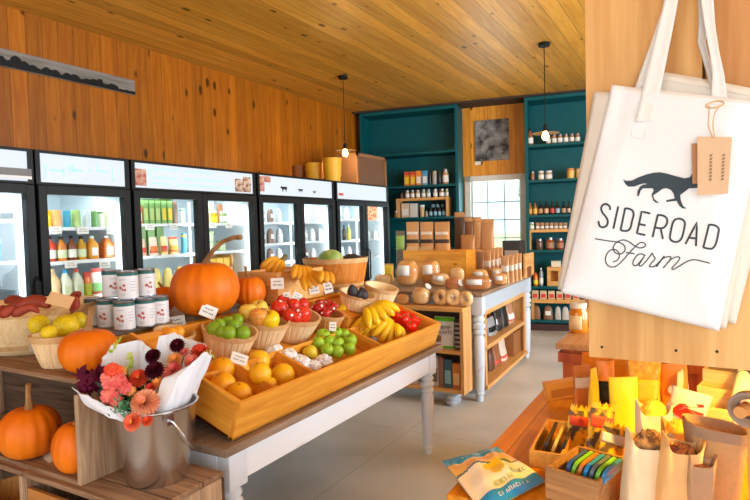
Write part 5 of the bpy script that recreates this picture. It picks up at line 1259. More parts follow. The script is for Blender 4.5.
def dahlia(u, v, fwd, r, m, mc=None, nring=6, name='dahlia', tilt=(0, 0), npet=18):
    c = BQ(u, v, fwd); s = (depth(c+KM))/F; R_ = r*s
    n = (-FWc*.75+Vector((0, 0, .6))+RT*tilt[0]+UPc*tilt[1]).normalized()
    q = n.to_track_quat('Z', 'Y').to_matrix().to_4x4(); q.translation = c
    b = MB()
    for k in range(nring):
        f = 1-k/nring; cnt = max(6, int(npet*(.45+.55*f))); el = -.05+1.2*(k/nring)
        for j in range(cnt):
            a = 2*PI*(j+.5*(k % 2))/cnt; L = R_*(1-.22*k/nring); wdt = R_*3.4/cnt*(.6+.4*f)*.7
            d = Vector((math.cos(a)*math.cos(el), math.sin(a)*math.cos(el), math.sin(el))); t_ = Vector((-math.sin(a), math.cos(a), 0)); up = d.cross(t_)
            base = Vector((0, 0, R_*.04*k))
            pts = [(0, .3), (.35, .8), (.72, 1.), (.93, .72), (1.0, .2)]
            Lf, Mf, Rf = [], [], []
            for x, w in pts:
                cpt = base+d*L*x+up*(.18*L*(x**2)); Lf.append(b.bm.verts.new(cpt+t_*wdt*w+up*-.06*L*w)); Mf.append(b.bm.verts.new(cpt)); Rf.append(b.bm.verts.new(cpt-t_*wdt*w+up*-.06*L*w))
            for i in range(4): b._tag([b.bm.faces.new((Lf[i], Lf[i+1], Mf[i+1], Mf[i])), b.bm.faces.new((Mf[i], Mf[i+1], Rf[i+1], Rf[i]))], 0)
    bmesh.ops.transform(b.bm, matrix=q, verts=b.bm.verts)
    o = b.build(name, m, bq)
    b = MB(); bmesh.ops.create_icosphere(b.bm, subdivisions=2, radius=R_*.2)
    bmesh.ops.transform(b.bm, matrix=q @ Matrix.Translation((0, 0, R_*.3)), verts=b.bm.verts); b.build('flower_center', mc or m, o)
    b = MB(); foot = Vector((random.uniform(-.03, .03), random.uniform(-.03, .03), -.12)); b.tube([c-n*.01, (c+foot)/2-n*.02, foot], .0035, 6); b.build('stem', M_stemg, o)
    return o
M_peach = two(S(240, 150, 110), S(250, 190, 150), 20, .6, .35, .65); M_coral = two(S(236, 96, 62), S(246, 140, 100), 20, .6, .35, .65)
M_burg = pm(S(74, 10, 28), .8, var=.3, spec=.15); M_redo = two(S(206, 54, 34), S(232, 92, 54), 20, .6, .35, .65); M_yel = pm(S(244, 190, 90), .6); M_pinkc = two(S(216, 84, 84), S(238, 140, 124), 24, .7, .35, .65)
M_oran = two(S(232, 140, 64), S(244, 176, 100), 20, .6, .35, .65)
dahlia(146, 404, -.11, 15, M_peach, M_yel, 8, tilt=(0, -.1), npet=24)
dahlia(133.5, 422, -.14, 10, M_coral, M_yel, 5, tilt=(-.2, -.3)); dahlia(147.5, 421, -.15, 6, M_redo, M_redo, 4)
dahlia(155, 371, -.02, 10, M_burg, tilt=(0, 0)); dahlia(153.5, 357, .02, 8.5, M_burg, tilt=(-.2, .1)); dahlia(177.5, 346, .06, 8, M_burg, M_pinkc)
dahlia(139, 379, .0, 10, M_redo, M_oran, 6); dahlia(158, 383, -.04, 6.5, M_oran, M_yel, 4); dahlia(150.5, 388, -.05, 5.5, M_redo, M_redo, 4)
dahlia(175, 360, .02, 7.5, M_oran, M_yel, 5); dahlia(184, 352.5, .05, 5.5, M_pinkc, M_pinkc, 4)
dahlia(200, 353, .06, 10, M_redo, M_coral, 6, tilt=(.2, .1)); dahlia(174, 370, .0, 9, M_pinkc, M_pinkc, 5); dahlia(192, 362, .02, 8, M_pinkc, M_coral, 5); dahlia(166, 374, -.02, 6, M_pinkc, M_pinkc, 4)
def cockscomb(u, v, fwd, r, m=M_pinkc):
    c = BQ(u, v, fwd); s = depth(c+KM)/F; b = MB(); bmesh.ops.create_icosphere(b.bm, subdivisions=4, radius=1.)
    for w in b.bm.verts:
        n = w.co.normalized(); q = 1+.35*mnoise.noise(n*3+c*30)+.3*abs(mnoise.noise(n*9+c*20)); w.co = n*q*r*s
    bmesh.ops.translate(b.bm, verts=b.bm.verts, vec=c); o = b.build('cockscomb', m, bq, ang=20)
    b = MB(); b.tube([c, c*.5+Vector((0, 0, -.08)), Vector((0, 0, -.12))], .004, 6); b.build('stem', M_stemg, o)
for u, v, f, r, m in ((113, 372, 0, 8, M_redo), (111, 384, -.03, 7.5, M_pinkc), (120, 380, -.02, 6, M_pinkc), (109, 396, -.05, 7, M_pinkc), (116, 402, -.06, 5.5, M_pinkc), (126, 388, -.04, 6, M_pinkc), (106, 378, -.01, 5, M_pinkc), (121, 372, .02, 5, M_oran), (131, 391, -.04, 4.5, M_oran)): cockscomb(u, v, f, r, m)
def sprig(u0, v0, u1, v1, fwd, n, r, m, name):
    b = MB(); a, c = BQ(u0, v0, fwd), BQ(u1, v1, fwd); s = depth(a+KM)/F; b.tube([a, c], .0025, 5)
    for i in range(n):
        q = i/n; p = a*(1-q)+c*q+Vector((random.uniform(-1, 1), random.uniform(-1, 1), random.uniform(-.5, 1)))*r*s*(1-.5*q)
        b2_ = bmesh.ops.create_icosphere(b.bm, subdivisions=1, radius=r*s*.55*(1-.5*q)); 
        for w in b2_['verts']: w.co = Vector((w.co.x, w.co.y, w.co.z*1.5))+p
    return b.build(name, m, bq)
M_lg = two(S(150, 180, 50), S(196, 210, 80), 30, .6, .35, .65); M_dg = two(S(40, 90, 56), S(86, 140, 96), 30, .7, .35, .65)
sprig(126, 384, 131, 352, .05, 26, 4, M_lg, 'green_sprig'); sprig(130, 384, 133, 376, .0, 8, 3, M_lg, 'green_sprig')
sprig(112, 352, 121, 337, .12, 9, 2.6, M_lg, 'green_sprig'); sprig(205, 352, 215, 358, .05, 8, 2.6, M_lg, 'green_sprig')
b = MB()
for k in range(60):
    c = BQ(random.gauss(121, 4.2), random.gauss(406, 4), -.13+random.uniform(-.02, .02)); s = depth(c+KM)/F
    a = random.uniform(0, 6.3); L = random.uniform(4, 7)*s; d = (RT*math.cos(a)+UPc*math.sin(a)-FWc*random.uniform(-.2, .6)).normalized(); w = d.cross(FWc).normalized()*L*.17
    b.face([c-d*L*.5, c+w, c+d*L*.5, c-w])
b.build('green_foliage', M_dg, bq, smooth=False)
b = MB()
for k in range(46):      # dark purple leaves at the left
    c = BQ(random.uniform(78, 106), random.uniform(370, 392), random.uniform(.035, .09)); s = depth(c+KM)/F
    a = random.uniform(0, 6.3); L = random.uniform(11, 20)*s; d = (RT*math.cos(a)+UPc*math.sin(a)-FWc*random.uniform(-.4, .5)).normalized(); w = d.cross(FWc).normalized()*L*.2
    b.face([c-d*L*.5, c+w, c+d*L*.5, c-w])
b.build('purple_foliage', pm(S(84, 14, 40), .8, var=.3, spec=.15), bq, smooth=False)
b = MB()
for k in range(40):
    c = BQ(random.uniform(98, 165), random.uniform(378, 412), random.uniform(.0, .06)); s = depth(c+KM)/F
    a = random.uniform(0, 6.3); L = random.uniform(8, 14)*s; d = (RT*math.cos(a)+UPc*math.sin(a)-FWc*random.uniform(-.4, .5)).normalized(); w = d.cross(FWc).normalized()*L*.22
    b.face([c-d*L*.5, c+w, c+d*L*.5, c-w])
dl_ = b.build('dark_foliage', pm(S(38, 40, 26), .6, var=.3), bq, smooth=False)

# ------------------------------------------------------------------ low shelf with bagels and the bread table
LF = 4.63; lx1 = -1.825; lx0 = -3.1; LT = .88; ld = .205; lx1 = PY(471.5, 340, LF+ld).x
t = thing('low_shelf', 'low pine shelf with short turned feet in front of the bread table', 'shelf', ((lx0+lx1)/2, LF, 0)); w = (lx1-lx0)/2
b = MB(); b.b2((-w, 0, LT-.035), (w, ld, LT), .003); b.build('top_board', M_pine, t, smooth=False)
for sx in (-1, 1): b = MB(); b.b2((sx*w, 0, .12), (sx*(w-.03), ld, LT-.036)); b.build('end_panel', M_pineZ, t, smooth=False)
zm = PY(440, 350, LF).z; zbm = .155
for n, z in (('middle_board', zm), ('bottom_board', zbm)): b = MB(); b.b2((-w+.03, 0.004, z-.03), (w-.03, ld, z)); b.build(n, M_pine, t, smooth=False)
b = MB(); b.b2((-w+.03, ld-.012, .16), (w-.03, ld, LT-.036)); b.build('back_panel', pm(S(70, 56, 44), .7), t, smooth=False)
M_gpaint = pm(S(176, 186, 194), .5, var=.08)
for x in (-w+.08, w-.14):
    for y in (.06, ld-.06): b = MB(); b.lathe([(0, 0), (.03, 0), (.05, .02), (.052, .035), (.036, .05), (.054, .065), (.052, .09), (.04, .1), (.05, .12), (0, .12)], 18, Matrix.Translation((x, y, 0))); b.build('foot', M_gpaint, t)
def py_item(name, cat, desc, u0, v0, u1, z, y, fn, group=None, ang=0., v1=None):
    a, c, tp = PY(u0, v0, y), PY(u1, v0, y), PY((u0+u1)/2, v0, y); w = (c.x-a.x)*.96; h = max(.02, tp.z-z)
    p = Vector(((a.x+c.x)/2, y+min(w, .09)/2, z+.001)); tt = thing(name, desc, cat, p, ang, group); fn(tt, w, h); return tt
GL = 'goods in the low pine shelf'; iy = LF+.05
t = py_item('seed_pouch', 'pouch', 'white and bright green seed pouch on the middle board of the low shelf', 432, 317.5, 453.5, zm, iy, pch_(S(232, 232, 226), None, None, pm(S(96, 190, 30), .5), d=.4), GL)
# its print: green foot, brown heap, two lines of lettering
w = (PY(453.5, 330, iy).x-PY(432, 330, iy).x)*.96; h = PY(443, 317.5, iy).z-zm; ff = pouch_fn(w, min(w*.4, .12), h)
def ptch(a0, a1, z0, z1, m, name, off=.003):
    b = MB(); b.grid(lambda i, j: (lambda q: (q[0], q[1]-off, q[2]))(ff(a0+(a1-a0)*i, z0+(z1-z0)*j)), 8, 4); b.build(name, m, t, solid=.0006)
ptch(.5, 1, .02, .1, pm(S(96, 190, 30), .5), 'bottom_band'); ptch(.58, .74, .22, .42, pm(S(150, 110, 80), .8, var=.3, scale=60), 'printed_heap')
def text_mesh(txt, size, loc_fn, name, m, parent):
    cu = bpy.data.curves.new('t', 'FONT'); cu.body = txt; cu.size = size; cu.align_x = 'CENTER'; o = bpy.data.objects.new('t', cu); COL.objects.link(o)
    dg = bpy.context.evaluated_depsgraph_get(); me = bpy.data.meshes.new_from_object(o.evaluated_get(dg)); bpy.data.objects.remove(o)
    for v in me.vertices: v.co = loc_fn(v.co.x, v.co.y)
    me.materials.append(m); ob = bpy.data.objects.new(name, me); COL.objects.link(ob); ob.parent = parent; return ob
yb = ff(.75, .5)[1]-.006
text_mesh('HEMP', h*.16, lambda x, y: (x+w*.05, yb+.004, h*.62+y), 'printed_name', M_ink, t); text_mesh('HEARTS', h*.15, lambda x, y: (x+w*.03, yb-.002, h*.47+y), 'printed_name', M_ink, t)
t = py_item('tea_box', 'box', 'dark box with rows of small labels beside the seed pouch', 453.8, 320, 460, zm, iy, car_(S(46, 40, 38), None), GL)
w = (PY(460, 320, iy).x-PY(453.8, 320, iy).x)*.96; h = PY(458, 320, iy).z-zm
b = MB()
for k in range(6): b.b2((-w*.4, -min(w, .08)/2-.002, h*(.08+k*.15)), (w*.4, -min(w, .08)/2, h*(.15+k*.15)))
b.build('printed_rows', pm(S(170, 160, 150), .6), t, smooth=False)
for k, (u0, u1, v0, c, l) in enumerate(((393, 405, 361, S(210, 214, 216), 'white box with blue print farthest left on the bottom board of the low shelf'), (405.5, 417, 358, S(216, 216, 212), 'white box left of the table leg on the bottom board of the low shelf'),
        (430, 438, 357, S(206, 206, 200), 'pale box right of the table leg on the bottom board of the low shelf'), (438.5, 443, 358, S(150, 110, 90), 'brown narrow box on the bottom board of the low shelf'), (443.5, 451.5, 360, S(60, 104, 124), 'blue box on the bottom board of the low shelf'), (452, 460, 364, S(206, 124, 56), 'orange-brown box at the right of the bottom board of the low shelf'))):
    py_item('pantry_box', 'box', l, u0, v0, u1, zbm, iy, car_(c, (pm(S(110, 160, 200), .5), pm(S(190, 170, 150), .5), pm(S(120, 110, 100), .5), None, pm(S(140, 190, 200), .5), pm(S(240, 190, 120), .5))[k], d=.2), GL)
# the bread table
BZ = .99
A = PZ(482, 293.5, BZ); B = PZ(531.5, 274.5, BZ); dirv = _u(B-A); bang = math.atan2(dirv.y, dirv.x)-PI/2; blen = (B-A).length; bwid = 1.5
t = thing('bread_table', 'grey painted table with a brown top carrying the bread', 'table', (A.x, A.y, 0), bang)   # local: y along the aisle side, -x into the table
TB = t.matrix_basis if False else (Matrix.Translation((A.x, A.y, 0)) @ Matrix.Rotation(bang, 4, 'Z'))
b = MB(); b.b2((-bwid, 0, BZ-.035), (0, blen, BZ), .004); b.build('tabletop', M_ttop, t, smooth=False)
for lo, hi in (((-.045, .1, .81), (-.025, blen-.1, BZ-.036)), ((-bwid+.025, .1, .81), (-bwid+.045, blen-.1, BZ-.036)), ((-bwid+.1, .025, .81), (-.1, .045, BZ-.036)), ((-bwid+.1, blen-.045, .81), (-.1, blen-.025, BZ-.036))):
    b = MB(); b.b2(lo, hi); b.build('apron', M_gpaint, t, smooth=False)
M_gpat = two(S(150, 120, 96), S(196, 204, 212), 5, .5, .28, .36)
for lx in (-.06, -bwid+.075):
    for ly in (.065, blen-.065):
        b = MB(); b.b2((lx-.055, ly-.055, .79), (lx+.055, ly+.055, BZ-.036), .005); b.lathe([(r*1.25, z) for r, z in leg_prof(.795)], 20, Matrix.Translation((lx, ly, 0))); b.build('leg', M_gpat, t)
# pine rack under it, facing the aisle
rx = -.05; _n = (TB.to_3x3() @ Vector((1, 0, 0))); _p = TB @ Vector((rx, 0, 0)); RK = lambda u, v: TB.inverted() @ PPL(u, v, _p, _n)
r0, r1 = max(.13, RK(485, 340).y), min(RK(531, 330).y, blen-.13); z0 = .05; z1 = min(RK(490, 304).z, .80); zmid = RK(490, 344).z; zbot = max(z0+.045, RK(489, 384).z)
t = thing('pine_rack', 'pine rack of dark bags under the bread table, facing the aisle', 'rack', (TB @ Vector((rx, 0, 0))), bang)
b = MB(); b.b2((-.02, r0, z0), (0, r0+.06, z1)); b.build('post', M_pineZ, t, smooth=False); b = MB(); b.b2((-.02, r1-.05, z0), (0, r1, z1)); b.build('post', M_pineZ, t, smooth=False)
b = MB(); b.b2((-.02, r0+.06, z1-.045), (0, r1-.05, z1)); b.build('top_rail', M_pineY, t, smooth=False)
for z, n in ((zmid, 'middle_board'), (zbot, 'bottom_board')): b = MB(); b.b2((-.42, r0, z-.04), (.02 if n == 'bottom_board' else 0, r1, z), .002); b.build(n, M_pineY, t, smooth=False)
b = MB(); b.b2((-.44, r0, z0), (-.42, r1, z1)); b.build('back_panel', M_pineZ, t, smooth=False); b = MB(); b.b2((-.42, r0, z0), (-.021, r0+.015, z1)); b.build('end_panel', M_pineZ, t, smooth=False); b = MB(); b.b2((-.42, r1-.015, z0), (-.021, r1, z1)); b.build('end_panel', M_pineZ, t, smooth=False)
b = MB(); b.b2((-.42, r0+.02, 0.0), (-.06, r1-.02, z0-.001)); b.build('plinth', M_gpaint, t, smooth=False)
nX = (TB.to_3x3() @ Vector((1, 0, 0)))
def rack_item(name, cat, lbl, u0, u1, v0, z, fn, off=-.09, group='goods in the pine rack'):
    p0 = TB @ Vector((rx+off, 0, 0)); a = PPL(u0, v0, p0, nX); c = PPL(u1, v0, p0, nX); w = (c-a).length*.95; tp = PPL((u0+u1)/2, v0, p0, nX).z
    m = (a+c)/2; m.z = z+.001; m -= nX*min(w, .12)/2; tt = thing(name, lbl, cat, m, bang+PI/2, group); fn(tt, min(w, .3), max(.08, min(tp-z, (z1 if z > zmid-.01 else zmid)-.06-z)))
rack_item('coffee_bag', 'bag', 'silver and black coffee bag nearest on the middle board of the pine rack', 491, 498.5, 318, zmid, pch_(S(150, 150, 150), M_black, None), group='coffee bags in the pine rack')
rack_item('coffee_bag', 'bag', 'black coffee bag with silver label on the middle board of the pine rack', 498, 504, 304, zmid, pch_(S(30, 34, 34), M_tin), group='coffee bags in the pine rack')
rack_item('coffee_bag', 'bag', 'plain black coffee bag in the middle of the pine rack', 504.5, 510, 301, zmid, pch_(S(26, 30, 30), None), group='coffee bags in the pine rack')
rack_item('coffee_bag', 'bag', 'tan and red bag on the middle board of the pine rack', 510.5, 516, 304, zmid, pch_(S(190, 140, 110), M_card, P_r), group='coffee bags in the pine rack')
rack_item('coffee_bag', 'bag', 'navy coffee bag with orange mark at the far end of the pine rack', 517, 526, 296, zmid, pch_(S(44, 54, 62), pm(S(214, 130, 50), .5), lab=(.5, .62, .3)), group='coffee bags in the pine rack')
rack_item('flour_bag', 'bag', 'dark brown flour bag nearest on the bottom board of the pine rack', 491.5, 496.5, 349, zbot, bag_(S(96, 62, 44)))
rack_item('flour_bag', 'bag', 'brown bag with tan top on the bottom board of the pine rack', 497, 503, 344, zbot, pch_(S(146, 90, 54), None, P_r))
rack_item('flour_bag', 'bag', 'white and red bag on the bottom board of the pine rack', 503.5, 509, 340, zbot, pch_(S(214, 196, 176), None, P_r))
rack_item('wooden_box', 'box', 'small brown wooden box on the bottom board of the pine rack', 510, 517, 331, zbot, car_(S(150, 96, 50), None, d=.2))
rack_item('spread_jar', 'jar', 'tan jar at the far end of the bottom board of the pine rack', 518.5, 523, 330, zbot, jar_(S(190, 140, 100), M_black, P_w)); rack_item('spread_jar', 'jar', 'tan jar second from the far end of the bottom board of the pine rack', 523, 527.5, 329, zbot, jar_(S(200, 160, 120), M_black, P_w))

# bread and bags
M_crust = two(S(206, 130, 54), S(238, 180, 106), 9, .6, .35, .65, .15); M_crust2 = two(S(226, 170, 100), S(244, 208, 150), 9, .6, .35, .65, .1); M_dark = two(S(176, 98, 40), S(212, 140, 70), 9, .6, .35, .65, .15)
def loaf(label, u0, v0, u1, v1, m, place, tag_=True, lie=False, group='bagged loaves on the bread table', name='bread_loaf', tie=None):
    p = place((u0+u1)/2, v1); s = px(p); w, h = (u1-u0)*s, (v1-v0)*s; dpt = min(w, .2)*(.9 if not lie else .5); a = -math.atan2(p.x, p.y)*.4
    t = thing(name, label, 'bread', (p.x, p.y+dpt*.4, p.z+.001), a, group)
    def body(k, nz=.05):
        def fn(i, j):
            th = -PI/2+PI*j; ph = 2*PI*i; e = .62
            c, s_ = math.cos(ph), math.sin(ph); cr = max(0., math.cos(th))**.6
            x = w/2*k*cr*math.copysign(abs(c)**e, c); y = dpt/2*k*cr*math.copysign(abs(s_)**e, s_); z = h/2+h/2*k*math.copysign(abs(math.sin(th))**.8, math.sin(th))
            q = 1+nz*mnoise.noise(Vector((x*14, y*14, z*14+u0)))
            return (x*q, y*q, max(0, z*q if z > h*.1 else z))
        return fn
    b = MB(); b.grid(body(.9), 28, 14); bmesh.ops.remove_doubles(b.bm, verts=b.bm.verts, dist=1e-5); b.build('crumb_body', m, t, ang=60)
    b = MB(); b.grid(body(1.0, .12), 28, 14); bmesh.ops.remove_doubles(b.bm, verts=b.bm.verts, dist=1e-5); bg = b.build('clear_bag', M_film, t, ang=60)
    if tie:
        x, z = tie[0]*w/2, tie[1]*h; b = MB(); b.tube([(x*.7, -.01, z*.8), (x, -.02, z), (x*1.25, -.02, z*1.12), (x*1.5, -.03, z*1.25)], [.025, .012, .02, .035], 10, flat=.8); b.build('bag_tail', pm(S(226, 224, 220), .35, var=.2, scale=60), bg)
    if tag_:
        b = MB(); pts = lambda i, j: (w*(-.3+.5*i), -dpt/2*.97-.004, h*(.42+.38*j)); b.grid(pts, 2, 2); b.build('paper_label', M_card, t, solid=.001)
    return t
PBT = lambda u, v: PZ(u, v, BZ)
def PLS(u, v):
    p = PY(u, v, LF+.06); p.z = LT; return p
loaf('tall bagged loaf with a square white label at the left of the bread table', 393, 260, 416, 287, M_crust, PBT); loaf('tall bagged loaf with a white label, second from the left', 418, 259.5, 438, 285.5, M_crust, PBT)
loaf('flat pale bun pack with a wide label in front of the tall loaves', 429, 273, 449, 286.5, M_crust2, PBT, True, True); loaf('dark brown roll in a bag at the table edge', 443, 278, 460, 290.5, M_dark, PBT, False, True, tie=(.7, .5))
loaf('long brown baguette pack with a white label at the table corner', 460, 276.5, 491, 291, M_dark, PBT, True, True); loaf('pale bagged bun beside the baguette pack at the aisle edge', 491, 273.5, 507, 285.5, M_crust, PBT, True, True)
loaf('pale bagged buns behind the brown roll', 448, 267, 464, 283, M_crust2, PBT, False, True); loaf('white bagged rolls at the far left of the bread table', 372, 274, 391, 286, M_crust2, PBT, False, True); loaf('small orange-topped loaf in front of the wooden box', 470, 269, 488, 282, pm(S(226, 170, 80), .6), PBT, True, True)
loaf('bagged flatbread behind the baguette pack', 489, 267.5, 503, 280, M_crust2, PBT, True, True)
loaf('bagged loaf with a twisted clear tail on the low pine shelf', 409, 289, 428, 307, M_crust2, PLS, False, tie=(.6, .85), group='bagged bread on the low shelf'); loaf('flat loaf half hidden by the empty basket on the low pine shelf', 394, 293, 409, 303.5, M_crust, PLS, False, True, group='bagged bread on the low shelf')
p = PBT(387, 281); s = px(p); t = thing('snack_pouch', 'yellow and tan pouch at the left end of the bread table', 'pouch', (p.x, p.y+.05, BZ+.001), 0); g_pouch(t, 11*s, .06, 17*s, pm(S(204, 160, 90), .5, var=.2), pm(S(236, 200, 30), .5), lab=(.3, .9, .6))
def bagel_bag(label, u, v, r):
    p = PY(u, v, LF+.1 if label[:4] != 'bage' else LF+.15); s = px(p); R_ = r*1.1*s; a = random.uniform(-.3, .3)
    t = thing('bagel', label, 'bagel', (p.x, p.y+.02, LT+R_*1.02), (0, 0, a), 'bagged bagels on the low shelf')
    b = MB(); n = 28
    b.grid(lambda i, j: ((R_*.62+R_*.38*math.cos(2*PI*j))*math.cos(2*PI*i), R_*.42*math.sin(2*PI*j), (R_*.62+R_*.38*math.cos(2*PI*j))*math.sin(2*PI*i)), n, 14); bmesh.ops.remove_doubles(b.bm, verts=b.bm.verts, dist=1e-5)
    b.build('dough_ring', M_crust2, t)
    b = MB(); b.grid(lambda i, j: (R_*1.05*max(0, math.cos(-PI/2+PI*j))**.6*math.cos(2*PI*i), R_*.5*math.copysign(abs(max(0, math.cos(-PI/2+PI*j))**.6*math.sin(2*PI*i)), math.sin(2*PI*i)), R_*1.05*math.sin(-PI/2+PI*j)*(1+.06*math.sin(7*i))), 20, 10); bmesh.ops.remove_doubles(b.bm, verts=b.bm.verts, dist=1e-5); b.build('clear_bag', M_film, t)
bagel_bag('leftmost pale bagel in the row on the low shelf', 440, 301.5, 7.6); bagel_bag('middle bagel with a clear hole on the low shelf', 452.5, 302, 7.8); bagel_bag('rightmost bagel at the end of the low shelf', 465, 302, 7.2); bagel_bag('bagel behind the leftmost one on the low shelf', 446, 298, 6.4)
# wooden display box with kraft pouches
p = PBT(432, 279); fy = 6.0; a = PY(403, 251, fy); c = PY(466, 251, fy); zt = PY(435, 250.5, fy).z; w = (c.x-a.x)/2; wx = (a.x+c.x)/2
t = thing('wooden_display_box', 'honey-coloured wooden box on the bread table carrying kraft pouches', 'box', (wx, fy, BZ+.001)); h = zt-BZ
b = MB(); b.b2((-w, 0, 0), (w, .02, h)); b.build('front_board', M_boxX, t, smooth=False); b = MB(); b.b2((-w, .28, 0), (w, .30, h)); b.build('back_board', M_boxX, t, smooth=False)
for sx in (-1, 1): b = MB(); b.b2((sx*w, .02, 0), (sx*(w-.02), .28, h)); b.build('end_board', M_box, t, smooth=False)
b = MB(); b.b2((-w+.02, .02, h-.03), (w-.02, .28, h-.012)); b.build('top_board', M_boxX, t, smooth=False)
def g_kraft(t, w, h):
    g_pouch(t, w, w*.35, h, pm(S(206, 148, 88), .7, var=.08), pm(S(226, 210, 190), .6), lab=(.56, .66, .6))
    f = pouch_fn(w, w*.35, h); b = MB(); b.grid(lambda i, j: (lambda q: (q[0], q[1]-.002, q[2]))(f(.53+.44*i, h*0+.27+.13*j)), 10, 3); b.build('printed_band', pm(S(60, 46, 38), .7, var=.4, scale=60), t, solid=.0006)
GK = 'tall kraft pouches on the wooden display box'
for u0, u1, l in ((404, 417.5, 'kraft pouch with a black band on the left of the wooden display box'), (418, 432, 'kraft pouch with a black band in the middle of the three'), (432.5, 448.5, 'kraft pouch with a black band on the right of the three')):
    py_item('kraft_pouch', 'pouch', l, u0, 222, u1, zt-.012, fy+.1, lambda t, w, h: g_kraft(t, w, h), GK)
for u, v, r, l in ((412, 252, .0, 'tan card lying against the front of the display box'), (425, 251, .3, 'tilted tan card at the right of the first on the display box')):
    p = PY(u, v, fy+.02); p.z = zt+.001; price_tag('tan_card', l, p, (-.9, -r*.5, 0), 14*px(p), 6*px(p), 'tan cards on the display box', writing=False, col=M_tan)
py_item('snack_bag', 'bag', 'dark and green patterned bag left of the kraft pouches', 393.5, 231, 403, BZ, fy+.05, pch_(S(110, 96, 70), pm(S(150, 180, 80), .5), M_black, lab=(.6, .9, .7)))
for u0, u1, v0, c, l in ((452.5, 464, 212, S(80, 56, 36), 'dark brown pouch with a rounded kraft top beside the window'), (463, 472, 217, S(120, 78, 44), 'brown pouch second in the tall group beside the window'), (471, 480, 217, S(188, 136, 82), 'kraft pouch in the middle of the tall group beside the window'), (478.5, 493, 219, S(182, 130, 78), 'kraft pouch nearest the window panes in the tall group')):
    py_item('kraft_pouch', 'pouch', l, u0, v0, u1, zt-.012, fy+.42, pch_(c, None, None, M_kraft, d=.4), 'tall pouches by the window')
py_item('kraft_pouch', 'pouch', 'short kraft pouch in front of the tall group beside the window', 459, 235, 474, zt-.012, fy+.34, pch_(S(178, 122, 70), None, None, d=.4), 'tall pouches by the window')
a = PY(452, 250, fy+.32); c = PY(491, 250, fy+.32); t = thing('wooden_display_box', 'rear pine box carrying the tall pouches beside the window', 'box', ((a.x+c.x)/2, fy+.32, BZ+.001)); w = (c.x-a.x)/2; h = zt-.012-BZ-.002
for nm, lo, hi in (('front_board', (-w, 0, 0), (w, .02, h)), ('back_board', (-w, .28, 0), (w, .3, h)), ('end_board', (-w, .02, 0), (-w+.02, .28, h)), ('end_board', (w-.02, .02, 0), (w, .28, h)), ('top_board', (-w+.02, .02, h-.02), (w-.02, .28, h))):
    b = MB(); b.b2(lo, hi); b.build(nm, M_pine, t, smooth=False)
# rows of small kraft bags with white labels along the aisle side
GS = 'small kraft bags along the aisle side of the bread table'
def tb_item(name, cat, lbl, u0, u1, v0, v1, fn, group):
    p = PBT((u0+u1)/2, v1); s = px(p); tt = thing(name, lbl, cat, (p.x, p.y+.03, BZ+.001), -.25, group); fn(tt, (u1-u0)*s*.95, (v1-v0)*s)
RS = .905
RS = .905
rows = [(474, 483, 252, 6.62), (482, 490, 250.5, 6.72), (486, 494, 249.5, 6.84), (490, 498, 248.5, 6.96), (494, 502, 247.5, 7.08), (499, 508, 256, 6.3), (504, 513, 255.5, 6.44), (508.5, 517, 254.5, 6.58), (513, 521, 253.5, 6.72)]
wd = ['nearest', 'second', 'third', 'fourth', 'farthest']
for k, (u0, u1, v0, yy) in enumerate(rows):
    py_item('kraft_bag', 'bag', ('small kraft bag with white label, %s in the inner row behind the bread' % wd[k] if k else 'small dark kraft bag nearest in the inner row behind the bread') if k < 5 else 'small kraft bag with white label, %s in the row along the aisle edge' % wd[k-5] if k < 8 else 'small kraft bag with white label, farthest in the row along the aisle edge', u0, v0, u1, BZ, yy*RS,
            pch_(S(150, 100, 60) if not k else S(206, 152, 98), M_card if k else None, None, lab=(.42, .64, .8), d=.4), GS, -.15)
p = PBT(527, 273.5); s = px(p)
t = thing('wooden_end_box', 'pine box with a curved board at the far aisle end of the bread table', 'box', (PY(531, 262, 6.6).x-.09, 6.38, BZ+.001), bang); w = .2; h = 22*s
b = MB(); b.b2((.06, .0, 0), (.08, .45, h)); b.build('side_board', M_pineY, t, smooth=False); b = MB(); b.b2((-.3, .43, 0), (.06, .45, h*.9)); b.build('back_board', M_pine, t, smooth=False); b = MB(); b.b2((-.32, 0, 0), (-.3, .45, h*.7)); b.build('side_board', M_pineY, t, smooth=False); b = MB(); b.b2((-.3, .0, 0), (.06, .43, .015)); b.build('base_board', M_pine, t, smooth=False)
for k, (u0, u1, v0) in enumerate(((520, 524, 255), (524.4, 528, 254))):
    q = TB.to_3x3() @ Vector((-.1+.0*k, .12+.16*k, .018)); tt = thing('kraft_bag', 'kraft bag standing %s in the pine end box' % ('nearer' if k == 0 else 'farther'), 'bag', t.location+q, bang+PI/2*.6, 'kraft bags in the pine end box'); g_pouch(tt, .13, .05, .2, pm(S(182, 130, 80), .6), M_card)
a = PBT(515, 262); p = PBT(514, 264); fy2 = 6.52
py_item('black_basket', 'basket', 'black wire basket standing on the bread table below the window', 503, 240.5, 522, BZ+.12, fy2, lambda t, w, h: g_carton(t, w, .18, h, pm(S(46, 44, 44), .5, var=.3, scale=60), pm(S(170, 150, 130), .6)))
py_item('wooden_step', 'step', 'dark wooden step under the black basket on the bread table', 500, 253.5, 528, BZ, fy2-.02, lambda t, w, h: g_carton(t, w, .24, .118, pm(S(120, 70, 30), .6, var=.2)))

